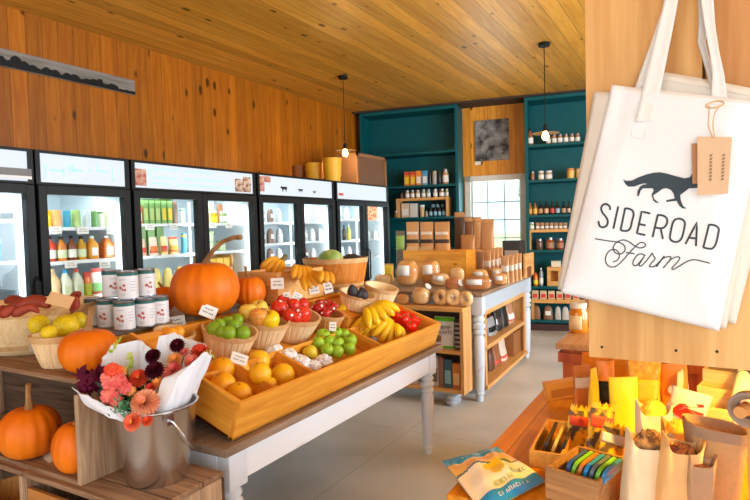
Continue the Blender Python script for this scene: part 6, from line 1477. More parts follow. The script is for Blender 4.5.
# ------------------------------------------------------------------ honey cabinet at the right
HZ = .95; hc = PZ(555.5, 343.5, HZ)
M_red = wood('red_stained_wood', S(196, 92, 26), S(150, 58, 14), 'Z', grain=.8, rough=.45); M_hon = wood('worn_top', S(206, 152, 92), S(172, 112, 60), 'Y', grain=1.0, rough=.4)
t = thing('cabinet', 'red-stained wooden cabinet behind the counter carrying honey jars', 'cabinet', (hc.x+.4, hc.y+.5, 0))
b = MB(); b.b2((-.4, -.5, HZ-.03), (.4, .5, HZ), .004); b.build('cabinet_top', M_hon, t, smooth=False)
b = MB(); b.b2((-.37, -.47, 0), (.37, .47, HZ-.031)); b.build('cabinet_body', M_red, t, smooth=False)
b = MB(); b.b2((-.39, -.49, HZ-.1), (.39, .49, HZ-.05)); b.build('cabinet_molding', M_red, t, smooth=False)
M_honey = pm(S(214, 128, 20), .12, var=.1, coat=.5)
def hjar(label, u, v1, wpx, hpx, dy=0):
    p = PZ(u, v1, HZ); s = px(p); t = thing('honey_jar', label, 'jar', (p.x, p.y+wpx*s/2+dy, HZ+.001), -.3, 'honey jars on the cabinet'); r, h = wpx*s/2, hpx*s
    b = MB(); b.lathe([(0, 0), (r*.9, 0), (r, h*.04), (r, h*.68), (r*.8, h*.8), (r*.8, h*.83), (0, h*.83)], 24); b.build('jar_body', M_honey, t)
    b = MB(); b.lathe([(0, h*.82), (r*.88, h*.82), (r*.9, h*.99), (0, h)], 24); b.build('lid', pm(S(226, 214, 186), .3, var=.1), t)
    b = MB(); b.grid(lambda i, j: (r*1.02*math.sin(-.8+1.6*i), -r*1.02*math.cos(-.8+1.6*i), h*(.12+.46*j)), 10, 1); b.build('paper_label', pm(S(240, 206, 150), .7), t, solid=.0008)
hjar('honey jar with a cream label at the front of the cabinet', 577, 333.5, 18.5, 30); hjar('honey jar partly behind the wooden board', 589, 330, 17, 34, .1)
# ------------------------------------------------------------------ counter at the right
CZ = .88
M_cnt = wood('counter_boards', S(226, 148, 34), S(196, 116, 16), 'Y', .19, 'X', .7, .5, .2, .02)
M_cnt.node_tree.nodes['Principled BSDF'].inputs['Specular IOR Level'].default_value = .16
c0 = PZ(451, 492, CZ); c1 = PZ(549, 380, CZ); CX0 = (c0.x+c1.x)/2; CY0, CY1 = c0.y-.015, c1.y; CX1 = 1.05
t = thing('counter', 'orange wooden counter with plank top in the lower right corner', 'counter', ((CX0+CX1)/2, (CY0+CY1)/2, 0)); w, d = (CX1-CX0)/2, (CY1-CY0)/2
b = MB(); b.b2((-w, -d, CZ-.04), (w, d, CZ), .006); b.build('counter_top', M_cnt, t, smooth=False)
b = MB(); b.b2((-w+.06, -d+.05, 0), (w-.06, d-.05, CZ-.041)); b.build('counter_body', M_red, t, smooth=False)

# ------------------------------------------------------------------ wooden display hood with the hanging tote bags
HY = 1.32
M_hood = wood('hood_boards', S(226, 178, 112), S(198, 144, 80), 'Z', grain=.75, knots=.8, rough=.5)
M_hood2 = wood('hood_boards_side', S(206, 150, 90), S(178, 118, 62), 'Z', grain=.75, knots=.7, rough=.5)
zb0 = (PY(590, 356, HY).z+PY(740, 370, HY).z)/2; hx0 = PY(587, 180, HY).x; hx1 = PY(704, 70, HY).x
t = thing('display_hood', 'pale wooden board hood above the counter with the tote bags hanging on it', 'hood', (hx0, HY, 0))
zs0 = zb0+.34
b = MB(); b.b2((0, 0, zs0+.002), (hx1-hx0-.003, .028, 2.75)); b.build('front_board', M_hood, t, smooth=False)
b = MB(); b.b2((hx1-hx0+.003, 0.002, zs0+.002), (1.15-hx0, .03, 2.75)); b.build('front_board', M_hood2, t, smooth=False)
b = MB(); b.b2((0, 0, zb0), (1.15-hx0, .028, zs0)); b.build('front_board', M_hood, t, smooth=False)
b = MB(); b.b2((0, .031, 2.6), (1.15-hx0, .9, 2.63)); b.build('hood_roof', M_hood, t, smooth=False)
b = MB(); b.b2((.93-hx0, .05, CZ+.001), (1.03-hx0, .9, 2.6)); b.build('side_panel', M_red, t, smooth=False)
b = MB(); b.b2((.14-hx0, .86, CZ+.001), (.929-hx0, .885, 2.599)); b.build('back_panel', M_hood2, t, smooth=False)
b = MB(); b.b2((hx1-hx0-.03, .03, zb0+.02), (hx1-hx0+.04, .06, 2.6)); b.build('batten', M_hood2, t, smooth=False)
for u, v in ((602, 347), (676, 350.5), (717, 351.5)):
    p = PY(u, v, HY); b = MB(); b.cyl((p.x-hx0, 0.0, p.z),   .0028, .0015, 12, M=Matrix.Rotation(PI/2, 4, 'X')); b.build('screw', M_black, t)
# a lamp on the back of the hood lights the goods on the counter
LPOS = Vector((.42, HY+.42, 1.62))
t = thing('hood_lamp', 'small warm lamp fixed behind the wooden hood above the packets', 'lamp', LPOS)
b = MB(); b.lathe([(.07, -.05), (.075, -.05), (.03, .05), (0, .05)], 24); b.build('lamp_shade', M_black, t); b = MB(); b.lathe([(0, -.045), (.025, -.04), (.03, -.01), (.015, .03), (0, .035)], 16); b.build('bulb', M_bulb, t)
b = MB(); b.tube([(0, 0, .05), (0, -.1, .3), (0, -.35, .35)], .008, 8); b.build('lamp_arm', M_black, t)
L = bpy.data.lights.new('hood_light', 'SPOT'); L.spot_size = math.radians(112); L.spot_blend = .5; L.energy = HOOD_W; L.color = (1, .56, .07); L.shadow_soft_size = .05
lo = bpy.data.objects.new('hood_light', L); COL.objects.link(lo); lo.parent = t; lo.location = (0, 0, -.06); lo.rotation_euler = (0, .12, 0)

# tote bags
M_canvas = pm(S(232, 232, 232), .85, var=.025, scale=220, bump=.12); M_tape = pm(S(226, 224, 218), .85, var=.04, scale=180, bump=.15); M_canv2 = pm(S(222, 214, 200), .85, var=.03, scale=200, bump=.12)
M_print = pm(S(52, 66, 74), .8, var=.08)
TYF = HY-.045
def fold(x, z):
    return -.012*math.exp(-((x+.10-(z-1.55)*.22)/.045)**2)*(1.9-z)*1.3+.005*math.sin(x*21+z*6)+.004*math.sin(z*17-x*9)
def tote(label, c, y, m, seed=0., straps=True):
    """c: pixel corners TL, TR, BR, BL on plane y"""
    P = [PY(u, v, y) for u, v in c]; ctr = (P[0]+P[1])/2
    t = thing('tote_bag', label, 'bag', ctr, 0, 'tote bags hanging on the wooden hood')
    def front(i, j, off):
        q = (P[0]*(1-i)+P[1]*i)*(1-j)+(P[3]*(1-i)+P[2]*i)*j
        edge = min(i, 1-i, (1-j)*1.2); puff = .016*(min(1, edge/.18))**.6*(1 if j > .02 else .6)
        sag = .012*math.sin(i*PI*1.0)*j*0
        return Vector((q.x, y+fold(q.x+seed, q.z)*min(1, edge/.1)-off*puff, q.z))-ctr
    b = MB(); n, k = 40, 44
    b.grid(lambda i, j: front(i, j, 1), n, k); b.grid(lambda i, j: front(i, j, -.3)+Vector((0, .0015, 0)), n, k)
    b.build('bag_body', m, t, solid=.0012, ang=70)
    b = MB(); b.grid(lambda i, j: front(i, j*.035, 1)+Vector((0, -.0012, 0)), 40, 2); b.build('hem', m, t, solid=.001)
    return t, ctr, P, front
# the ones behind first
tC = tote('plain cream tote bag hanging behind the others, its right edge showing', ((640, 70), (792, 96), (735.7, 324), (600, 296)), HY-.008, M_canv2, .3)[0]
tB, cB, PB_, _f = tote('cream tote bag hanging behind the printed one, its tan left edge showing', ((594, 92), (774, 104), (726, 329), (557.5, 289)), HY-.022, M_canv2, .15)
tA, cA, PA, fA = tote('white canvas tote bag with a dark running fox and lettering, hanging in front', ((612, 85), (768, 105), (719, 331), (560.5, 292.5)), TYF, M_canvas)
# mapping of print pixels to the bag's front sheet: invert the bilinear patch
def on_tote(u, v, off=.0022):
    q = PY(u, v, TYF); a, b_, c, d = PA
    i, j = .5, .5
    for _ in range(12):
        w = (a*(1-i)+b_*i)*(1-j)+(d*(1-i)+c*i)*j; e = q-w
        di = (b_-a)*(1-j)+(c-d)*j; dj = (d-a)*(1-i)+(c-b_)*i
        det = di.x*dj.z-di.z*dj.x; i += (e.x*dj.z-e.z*dj.x)/det; j += (di.x*e.z-di.z*e.x)/det
    p = fA(i, j, 1); return p+Vector((0, -off, 0))
def smooth(pts, n=6):
    out = []; P = [Vector(p) for p in pts]
    for k in range(len(P)-1):
        p0, p1, p2, p3 = P[max(k-1, 0)], P[k], P[k+1], P[min(k+2, len(P)-1)]
        for s in range(n):
            q = s/n; out.append(.5*((2*p1)+(p2-p0)*q+(2*p0-5*p1+4*p2-p3)*q*q+(3*p1-p0-3*p2+p3)*q**3))
    out.append(P[-1]); return out
K = 25/3
def strokes(b, lst, ox, oy, w, curved):
    for st in lst:
        pts = [(ox+x/K, oy+y/K) for x, y in st]
        pts = smooth(pts, 6) if curved else [Vector(p) for p in pts]
        if not curved:
            q = []
            for p0, p1 in zip(pts, pts[1:]): q += [p0+(p1-p0)*k/4 for k in range(4)]
            pts = q+[pts[-1]]
        b.ribbon(pts, w, lambda x, y: on_tote(x, y))
b = MB(); W_ = 2.0
strokes(b, [[(178, 168), (176, 140), (150, 120), (120, 126), (105, 155), (118, 192), (146, 226), (160, 262), (150, 296), (120, 310), (92, 296), (83, 258)]], 590, 190, W_, True)
strokes(b, [[(245, 138), (205, 322)], [(302, 150), (263, 336)], [(508, 196), (437, 181), (398, 360), (467, 374)], [(418, 284), (470, 294)], [(570, 205), (525, 392)], [(592, 318), (611, 408)]], 590, 190, W_, False)
strokes(b, [[(300, 154), (335, 158), (362, 174), (371, 205), (360, 250), (345, 312), (325, 336), (295, 340), (263, 334)], [(568, 208), (612, 214), (642, 236), (645, 275), (622, 310), (590, 318), (548, 312)]], 590, 190, W_, True)
strokes(b, [[(236, 155), (272, 163), (292, 190), (287, 235), (268, 310), (242, 342), (205, 347), (174, 328), (170, 292), (188, 205), (208, 167), (236, 155)], [(490, 205), (540, 211), (570, 236), (570, 268), (548, 362), (520, 400), (484, 402), (443, 392)]], 650, 200, W_, True)
strokes(b, [[(296, 366), (392, 183), (383, 383)], [(325, 312), (386, 319)], [(492, 203), (443, 394)]], 650, 200, W_, False)
b.build('printed_lettering', M_print, tA, smooth=False)
b = MB(); W2 = 1.15
strokes(b, [[(55, 70), (150, 86), (230, 97), (278, 112), (301, 145), (294, 175), (265, 195), (230, 192), (206, 165), (207, 130), (232, 100), (280, 81), (325, 92), (380, 130), (420, 146), (455, 140), (468, 120), (450, 103), (420, 106), (388, 132), (330, 192), (280, 250), (230, 294), (190, 303), (155, 285), (139, 245), (150, 200), (180, 166), (218, 160), (248, 185), (252, 222), (232, 250), (200, 262)],
            [(308, 184), (340, 188), (378, 195)], [(457, 202), (420, 196), (387, 222), (365, 265), (376, 291), (402, 284), (440, 240), (465, 202), (442, 242), (416, 285), (428, 296), (455, 276), (500, 222), (522, 190), (531, 210), (546, 236), (520, 268), (500, 298), (528, 302), (560, 288)]], 590, 230, W2, True)
strokes(b, [[(122, 262), (160, 225), (206, 171), (180, 208), (140, 262)], [(150, 236), (200, 190), (240, 178), (260, 184), (245, 215), (196, 272)], [(225, 235), (262, 200), (305, 180), (332, 186), (318, 218), (270, 270), (280, 283), (330, 255), (400, 215), (450, 203), (510, 213), (582, 232)]], 640, 235, W2, True)
b.build('printed_script', M_print, tA, smooth=False)
FOX = [(75, 165), (100, 178), (150, 175), (200, 150), (270, 125), (330, 112), (380, 108), (440, 120), (510, 140), (580, 158), (625, 150), (636, 136), (648, 112), (662, 134), (690, 142), (730, 175), (770, 205), (765, 215), (720, 222), (690, 236), (650, 240), (620, 240), (590, 262), (550, 290), (545, 302), (552, 345), (570, 385), (600, 406), (565, 405), (540, 385), (515, 342), (430, 352), (430, 338), (500, 323), (490, 280), (465, 250), (430, 238), (400, 245), (360, 275), (325, 295), (330, 325), (375, 362), (345, 358), (325, 340), (310, 290), (330, 260), (320, 240), (240, 240), (220, 260), (205, 306), (192, 300), (195, 260), (215, 225), (240, 210), (275, 205), (250, 199), (210, 209), (170, 225), (120, 226), (95, 205)]
from mathutils.geometry import tessellate_polygon
b = MB(); fp = [Vector((615+x/K, 160+y/K, 0)) for x, y in FOX]
vs = [b.bm.verts.new(on_tote(p.x, p.y)) for p in fp]
for tri in tessellate_polygon([fp]): b.bm.faces.new([vs[i] for i in tri])
bmesh.ops.subdivide_edges(b.bm, edges=b.bm.edges[:], cuts=0)
b.build('printed_fox', M_print, tA, smooth=False)
# stitched box and straps
def strap(name, rows, m, parent, ctr, base_y=TYF):
    """rows: (u_left, u_right, v, towards-wall offset)"""
    b = MB(); n = len(rows)
    def at(j):
        k = j*(n-1); a = min(int(k), n-2); f = k-a; f = f*f*(3-2*f)*.5+f*.5
        return [rows[a][q]*(1-f)+rows[a+1][q]*f for q in range(4)]
    b.grid(lambda i, j: (lambda r: PY(r[0]*(1-i)+r[1]*i, r[2], base_y+r[3]+.003*math.sin(i*PI))-ctr)(at(j)), 4, 40)
    return b.build(name, m, parent, solid=.003, ang=70)
strap('strap', [(635, 652, 122, -.018), (641, 659, 97, -.014), (647, 664, 72, -.008), (655, 670.5, 40, .0), (662, 676, 12, .006), (666, 679, -6, .008), (673, 685, -40, .012)], M_tape, tA, cA)
strap('strap', [(709, 727, 128, -.016), (711, 727, 98, -.014), (712.5, 724, 74, -.012), (709.5, 719, 52, -.008), (704.5, 715, 26, -.002), (701, 713.5, 2, .006), (697, 709, -40, .012)], M_tape, tA, cA)
strap('strap', [(634, 641, 92, .012), (640, 647.5, 74, .013), (650, 657, 46, .014), (661, 667, 14, .016), (667, 673, -10, .018), (674, 680, -40, .02)], M_tape, tA, cA)
strap('strap', [(712, 717, 90, .012), (703, 709, 60, .013), (697.5, 705, 42, .014), (699, 707, 20, .016), (697.5, 707, -8, .018), (694, 702, -40, .02)], pm(S(196, 190, 182), .85, var=.04, scale=180), tA, cA)
b = MB()
for st in ([(631.5, 130), (632.5, 138), (644, 140.5), (646, 131)],): 
    pts = []
    for (x0, y0), (x1, y1) in zip(st, st[1:]): pts += [(x0+(x1-x0)*k/5, y0+(y1-y0)*k/5) for k in range(5)]
    b.ribbon(pts+[st[-1]], .45, lambda x, y: on_tote(x, y, .002))
b.build('strap_stitching', pm(S(200, 200, 200), .8), tA, smooth=False)
# peg the bags hang from, above the frame
p = PY(684, -40, HY); t = thing('wooden_peg', 'wooden peg on the hood that the tote straps hang from', 'peg', (p.x, HY, p.z)); b = MB(); b.cyl((0, 0, 0), .014, .1, 14, M=Matrix.Rotation(PI/2, 4, 'X')); b.build('peg_body', M_hood2, t)
# kraft hang tags
def htag(label, c, y, m, string=True, lines=True):
    P = [PY(u, v, y) for u, v in c]; ctr = (P[0]+P[1])/2; t = thing('hang_tag', label, 'tag', ctr, 0, 'kraft tags on the printed tote')
    b = MB(); b.prism([q-ctr for q in P], (0, .0015, 0)); b.build('card', m, t, smooth=False)
    if lines:
        b = MB()
        for x in (.42, .8):
            pts = [(P[0]*(1-x)+P[1]*x)*(1-j)+(P[3]*(1-x)+P[2]*x)*j-ctr for j in [.3+.06*k for k in range(9)]]
            for p_, q_ in zip(pts[::1], pts[1:]): b.face([p_+Vector((-.002, -.0006, 0)), p_+Vector((.0025, -.0006, .0)), q_+Vector((.001, -.0006, 0.002)), q_+Vector((-.003, -.0006, .002))])
        b.build('faint_print', pm(S(150, 116, 84), .8), t, smooth=False)
    if string:
        b = MB()
        for du in (-2.5, 2.2):
            pts = [PY(714+du*.4, 138, y-.001), PY(711+du, 126, y-.004), PY(712+du*1.2, 114, y-.006), PY(715+du*2.4, 105, y-.012)]
            b.tube([q-ctr for q in smooth(pts, 6)], .0012, 6)
        pts = [PY(710+9*math.cos(a)+5, 104.5-3.2*math.sin(a)-(math.cos(a))*1.5, y-.012+.012*math.sin(a)) for a in [k*2*PI/16 for k in range(17)]]
        b.tube([q-ctr for q in pts], .0016, 6)
        b.build('twine', pm(S(214, 176, 130), .8, var=.2, scale=200), t)
    return t
htag('tan kraft tag tied with twine at the right strap of the printed tote', ((697.5, 136.5), (732, 137), (728, 193.5), (697.5, 195.5)), TYF-.042, pm(S(214, 178, 140), .8, var=.06, scale=40))
htag('darker kraft tag mostly hidden behind the front tag on the printed tote', ((691.5, 143.5), (712, 143), (712, 182), (692.5, 184)), TYF-.032, pm(S(180, 128, 86), .8), False, False)

# ------------------------------------------------------------------ goods on the counter
def tray_px(name, label, c, zt, zb, th, m, group=None):
    """open box from its top front-left, front-right and back-left pixel corners at height zt"""
    fl, fr, bl = (PZ(u, v, zt) for u, v in c); ex = fr-fl; a = math.atan2(ex.y, ex.x); w = ex.length
    n = Vector((-math.sin(a), math.cos(a), 0)); d = (bl-fl) @ n; sk = 0
    ctr = fl+ex/2+n*d/2; t = thing(name, label, 'box', (ctr.x, ctr.y, zb+.001), a, group); h = zt-zb-.001; w /= 2; d /= 2
    for nm, lo, hi in (('front_board', (-w, -d, 0), (w, -d+th, h)), ('back_board', (-w, d-th, 0), (w, d, h)), ('end_board', (-w, -d+th, 0), (-w+th, d-th, h)), ('end_board', (w-th, -d+th, 0), (w, d-th, h)), ('base_board', (-w+th, -d+th, 0), (w-th, d-th, th*.7))):
        b = MB(); b.b2(lo, hi, .001); b.build(nm, m, t, smooth=False)
    return t, w, d, h, a
M_ybox = wood('yellow_pine', S(236, 178, 84), S(214, 148, 56), 'Y', grain=1.4, rough=.5); M_brbox = wood('grey_brown_pine', S(196, 146, 92), S(150, 104, 60), 'X', grain=1.4, rough=.6)
t1, w1, d1, h1, a1 = tray_px('wooden_tray', 'small yellow wooden tray of bars nearest the counter edge', ((529, 450), (563, 455), (549, 419)), CZ+.05, CZ, .008, M_ybox, 'wooden trays on the counter')
t2, w2, d2, h2, a2 = tray_px('wooden_tray', 'larger grey-brown wooden tray of colourful bars at the bottom of the counter', ((545, 466.5), (598, 482), (577, 445)), CZ+.085, CZ, .009, M_brbox, 'wooden trays on the counter')
def bars(t, w, d, h, a, th, cols, names, bh, group, lean):
    n = len(cols)
    for k, (c, nm) in enumerate(zip(cols, names)):
        x = -w+th+.016+(2*w-2*th-.03)*k/(n-1) if n > 1 else 0
        q = t.matrix_basis if False else None
        p = Vector(t.location)+Vector((math.cos(a)*x-math.sin(a)*(-d*.1), math.sin(a)*x+math.cos(a)*(-d*.1), th*.7+.001))
        tt = thing('chocolate_bar', nm, 'bar', p, (0, lean, a), group); W = d*1.2
        b = MB(); pts = [(0, -W/2+.02*0, 0)]; pr = []
        for q in range(6): aa = PI/2*q/5; pr.append((-.0045, W/2-.018+.018*math.cos(aa), bh-.018+.018*math.sin(aa)))
        for q in range(6): aa = PI/2+PI/2*q/5; pr.append((-.0045, -W/2+.018+.018*math.cos(aa), bh-.018+.018*math.sin(aa)))
        b.prism([(-.0045, -W/2, 0), (-.0045, W/2, 0)]+pr, (.009, 0, 0)); b.build('wrapper', pm(c, .3, var=.15, scale=40), tt, smooth=False)
        b = MB(); b.b2((-.005, -W/2+.004, bh*.5), (-.0046, W/2-.004, bh*.78)); b.b2((.0046, -W/2+.004, bh*.5), (.005, W/2-.004, bh*.78)); b.build('printed_band', pm((min(1, c[0]*1.8+.1), min(1, c[1]*1.8+.1), min(1, c[2]*1.8+.06)), .4), tt, smooth=False)
bars(t1, w1, d1, h1, a1, .008, [S(60, 50, 44), S(226, 190, 110), S(40, 40, 40)], ['dark bar at the left of the yellow tray', 'pale yellow bar in the middle of the yellow tray', 'black bar at the right of the yellow tray'], .07, 'bars in the yellow tray', .34)
bars(t2, w2, d2, h2, a2, .009, [S(40, 80, 130), S(120, 180, 40), S(190, 110, 40), S(30, 130, 190), S(90, 100, 110), S(110, 180, 50), S(40, 120, 170)], ['dark blue bar at the left of the grey-brown tray', 'lime green bar second from the left in the grey-brown tray', 'orange-brown bar in the grey-brown tray', 'bright blue bar in the middle of the grey-brown tray', 'grey bar right of the bright blue one', 'green bar near the right of the grey-brown tray', 'teal-blue bar at the right end of the grey-brown tray'], .1, 'bars in the grey-brown tray', .3)

# flat bag of chips at the counter edge
cz = CZ+.012; C4 = [PZ(u, v, cz) for u, v in ((441.5, 461), (497, 446.5), (546, 480), (484, 512))]
ctr = sum(C4, Vector())/4
t = thing('chip_bag', 'blue and white chip bag with a yellow sun lying at the counter edge', 'bag', ctr)
def cb_(i, j, off=0.):
    q = (C4[0]*(1-i)+C4[1]*i)*(1-j)+(C4[3]*(1-i)+C4[2]*i)*j
    e = min(i, 1-i)*2; f = min(j, 1-j)*2; z = .017*(min(1, e*1.6)**.7)*(min(1, max(0, f-.08)*1.8)**.7)+.004*math.sin(i*17+j*5)*min(1, f*3)+.003*math.sin(j*23)*e
    return Vector((q.x, q.y, q.z+z+off))-ctr
mats = [pm(S(250, 240, 226), .35, var=.03), pm(S(16, 146, 226), .3, var=.1), pm(S(246, 206, 40), .35, var=.05), pm(S(242, 190, 110), .35, var=.12), pm(S(60, 110, 140), .4)]
def reg(i, j):
    if j < .17 or j > .83: return 1
    if (i-.55)**2*1.3+((j-.47)*1.0)**2 < .028 and j > .40-(i-.5)*.1: return 2
    if j < .40-.06*math.sin(i*5): return 3
    if j < .43-.06*math.sin(i*5): return 4
    return 0
b = MB(); b.grid(lambda i, j: cb_(i, j), 60, 70, reg); b.grid(lambda i, j: Vector((cb_(i, j).x, cb_(i, j).y, -.004)), 20, 20, lambda i, j: 0); b.build('bag_film', mats, t, ang=80)
b = MB()     # palm tuft and lettering strokes on the bag
for k in range(7):
    a = k*PI/6-.2; b.ribbon([(.80+.07*q*math.cos(a), .44-.055*q*math.sin(a)+.03*q*q) for q in (0, .3, .6, 1)], .016, lambda x, y: cb_(x, y, .0015))
b.build('printed_palm', pm(S(50, 140, 50), .5), t, smooth=False)
def word(n, i0, i1, j, hh, m, name):
    b = MB()
    for k in range(n):
        x = i0+(i1-i0)*k/n; st = random.choice([[(0, 0), (0, 1)], [(0, 1), (0, 0), (.6, 0), (.6, 1)], [(0, 1), (.35, 0), (.7, 1)], [(.6, .1), (0, .1), (0, .9), (.6, .9)]])
        b.ribbon([(x+q*(i1-i0)/n*.9, j+r*hh) for q, r in st], .012, lambda x, y: cb_(x, y, .0015))
    b.build(name, m, t, smooth=False)
word(7, .34, .66, .72, .07, pm(S(150, 180, 40), .5), 'printed_lettering'); word(5, .68, .93, .66, .065, pm(S(60, 150, 200), .5), 'printed_lettering'); word(9, .3, .8, .89, .04, M_white, 'printed_lettering'); word(8, .25, .7, .27, .05, pm(S(220, 140, 50), .5), 'printed_lettering'); word(9, .3, .9, .07, .05, M_white, 'printed_lettering')

# packets: pouches placed by where their foot stands on the counter
GP = 'packets under the wooden hood'
def packet(name, label, u0, v0, u1, v1, fn, rot=0., lean=(0, 0), cat='pouch', zz=CZ, group=GP, dy=0.):
    p = PZ((u0+u1)/2, v1, zz); p.y += dy
    s = px(p); t = thing(name, label, cat, (p.x, p.y, zz+.001), (lean[0], lean[1], rot-math.atan2(p.x, p.y)), group); fn(t, (u1-u0)*s, (v1-v0)*s*1.02); return t
def clear_pouch(c, lab_, bar=None, m=None):
    def fn(t, w, h):
        g_pouch(t, w, .05, h, m or pm(c, .35, var=.3, scale=60), lab_, bar, lab=(.35, .7, .6))
        b = MB(); f = pouch_fn(w*1.04, .055, h*1.03); b.grid(f, 24, 8); bmesh.ops.remove_doubles(b.bm, verts=b.bm.verts, dist=1e-5); b.build('clear_film', M_film2, t)
    return fn
Yb = S(250, 206, 40); Ob = S(226, 140, 40)
packet('small_carton', 'small orange carton lying at the far end of the counter', 547.5, 382.5, 578, 397, lambda t, w, h: g_carton(t, w, .05, h, pm(Ob, .5), None), .25, cat='box', group='small orange cartons'); 
p = PZ(563, 397, CZ); s = px(p)
packet('small_carton', 'tilted orange carton on top of the other small carton', 546.5, 381, 577, 397, lambda t, w, h: g_carton(t, w, .05, h, pm(S(232, 156, 50), .5), pm(S(200, 120, 30), .5)), .3, (0, -.16), 'box', CZ+15*s+.004, 'small orange cartons')
nutm = two(S(150, 90, 40), S(214, 150, 70), 40, .4, .4, .6); cornm = two(S(236, 170, 30), S(252, 214, 70), 45, .4, .4, .6); gumm = two(S(240, 190, 40), S(90, 80, 70), 30, .35, .45, .55)
packet('snack_pouch', 'brown snack pouch with a pale label beside the small cartons', 573, 366, 592, 424, pch_(S(190, 110, 40), pm(S(214, 190, 160), .5), M_black, lab=(.62, .8, .6), d=.4), .5)
packet('snack_pouch', 'slim yellow pouch seen edge-on beside the brown one', 588, 369, 600, 428, pch_(Yb, None, None, d=.7), 1.0)
packet('clear_pouch', 'tall clear amber pouch arching behind the yellow ones', 581, 351, 609, 408, clear_pouch(S(236, 132, 16), None), .3, (.12, 0))
packet('clear_pouch', 'amber nut pouch with black print behind the slim yellow one', 597, 362, 615, 424, clear_pouch(S(232, 140, 24), M_black), .35)
packet('clear_pouch', 'clear amber pouch beneath the hood edge', 610, 354, 632, 408, clear_pouch(S(240, 150, 20), None), .2, (.1, 0))
packet('yellow_pouch', 'big plain yellow pouch standing in the middle of the packets', 610, 378, 638, 444, pch_(S(252, 214, 20), None, None, d=.4), .25)
packet('yellow_pouch', 'yellow pouch just under the hood edge behind the big plain one', 606, 364, 626, 408, pch_(S(246, 200, 50), None, None, d=.4), .2)
packet('corn_pouch', 'clear pouch of roasted corn with a yellow label and black print', 630, 360, 660, 424, clear_pouch(S(240, 180, 50), pm(S(248, 214, 60), .5), M_black, cornm), .1)
def gummy(strip):
    def fn(t, w, h):
        g_pouch(t, w, .03, h*.9, gumm, strip, None, lab=(.62, .86, .8))
        f = pouch_fn(w, .03, h*.9); b = MB(); n = 9
        top = [f(.5+.5*k/(2*n), 1.) for k in range(2*n+1)]
        for k in range(2*n): 
            a0, a1 = Vector(top[k]), Vector(top[k+1]); z0, z1 = (.0, .12*h) if k % 2 == 0 else (.12*h, .0)
            b.face([a0, a1, a1+Vector((0, -.004, z1+.03*h)), a0+Vector((0, -.004, z0+.03*h))])
        b.build('crimped_top', pm(S(250, 206, 40), .4), t, smooth=False, solid=.0008)
    return fn
packet('gummy_bag', 'small bag with a red top and yellow star print behind the yellow tray', 562, 408, 588, 450, gummy(P_r), .7, (-.1, .25))
packet('gummy_bag', 'second small bag with a red stripe leaning on the first', 580, 406, 612, 458, gummy(P_r), .7, (-.1, .3))
packet('gummy_bag', 'small grey and yellow bag at the right of the yellow tray', 590, 425, 622, 468, gummy(pm(S(200, 210, 220), .4)), .7, (-.05, .35))
def open_bag(c, fill, mound=1.):
    def fn(t, w, h):
        b = MB(); d = w*.62
        def f(i, j, k=1.):
            a = 2*PI*i; cx_, sy = math.cos(a), math.sin(a)
            z = j*h*.86*(1+(.05*sy+.15*cx_*cx_-.04*math.sin(2*a))*j*j)
            return (w/2*k*(.86+.14*j)*math.copysign(abs(cx_)**.45, cx_), d/2*k*(1-.25*j)*math.copysign(abs(sy)**.5, sy)+.003*math.sin(i*29+j*7), z)
        b.grid(lambda i, j: f(i, j), 36, 12); b.grid(lambda i, j: f(i, j, .965), 36, 12); b.bm.faces.new([b.bm.verts.new(f(k/36, .01, .97)) for k in range(36)]); bmesh.ops.remove_doubles(b.bm, verts=b.bm.verts, dist=1e-6); b.build('paper_bag', pm(c, .75, var=.1, scale=25), t, ang=60)
        b = MB(); bmesh.ops.create_icosphere(b.bm, subdivisions=5, radius=1.)
        for v in b.bm.verts:
            n = v.co.normalized(); q = 1+.35*abs(mnoise.noise(n*9+Vector((w*90, 0, 0))))
            v.co = Vector((n.x*w*.41, n.y*d*.33, h*.74+n.z*q*h*.17*mound))
        o = b.build('bag_filling', fill, t, ang=25); o['kind'] = 'stuff'
    return fn
popm = two(S(226, 150, 20), S(250, 206, 60), 30, .6, .4, .6); drym = two(S(90, 58, 34), S(190, 140, 80), 45, .8, .4, .6); darkm = two(S(70, 30, 16), S(120, 60, 30), 40, .8, .4, .6)
GO = 'open paper bags at the right of the counter'
packet('paper_bag', 'open white paper bag of brown dried herbs right of the grey-brown tray', 619, 432, 664, 512, open_bag(S(236, 212, 172), drym, 1.5), .45, (0, .12), 'bag', CZ, GO)
packet('paper_bag', 'narrow white paper bag topped with yellow puffs', 634, 402, 668, 470, open_bag(S(238, 222, 196), popm, 1.5), .4, (0, .05), 'bag', CZ, GO)
packet('paper_bag', 'open tan paper bag with a dark brown mouth at the bottom right', 652, 436, 692, 520, open_bag(S(226, 180, 116), darkm, .9), .5, (0, .15), 'bag', CZ, GO)
packet('paper_bag', 'grey-brown paper bag at the bottom edge beside the felt bin', 682, 452, 708, 524, open_bag(S(168, 138, 104), darkm, .5), .3, (0, .1), 'bag', CZ, GO)
packet('paper_bag', 'paper bag heaped with yellow dried flowers before the red-printed one', 660, 420, 690, 484, open_bag(S(214, 160, 90), popm, 1.4), .3, (0, .05), 'bag', CZ, GO)
t = packet('printed_bag', 'white bag with a bold red splash print behind the paper bags', 657, 388, 692, 452, pch_(S(240, 224, 200), None, None, d=.35), .1, (.05, .25), 'bag', CZ, GO)
w = t.children[0].dimensions.x if False else .1
p = Vector(t.location); s = px(p); w = 35*s; h = 64*s*1.02; ff = pouch_fn(w, min(w*.35, .12), h)
b = MB()
for pts, wd_ in (([(.62, .62), (.72, .76), (.84, .84)], .05), ([(.68, .6), (.76, .72), (.88, .70)], .06), ([(.72, .58), (.80, .66)], .06)):
    b.ribbon(pts, wd_, lambda x, y: (lambda q: (q[0], q[1]-.003, q[2]))(ff(x, y)))
b.build('printed_splash', pm(S(206, 36, 20), .5), t, smooth=False)
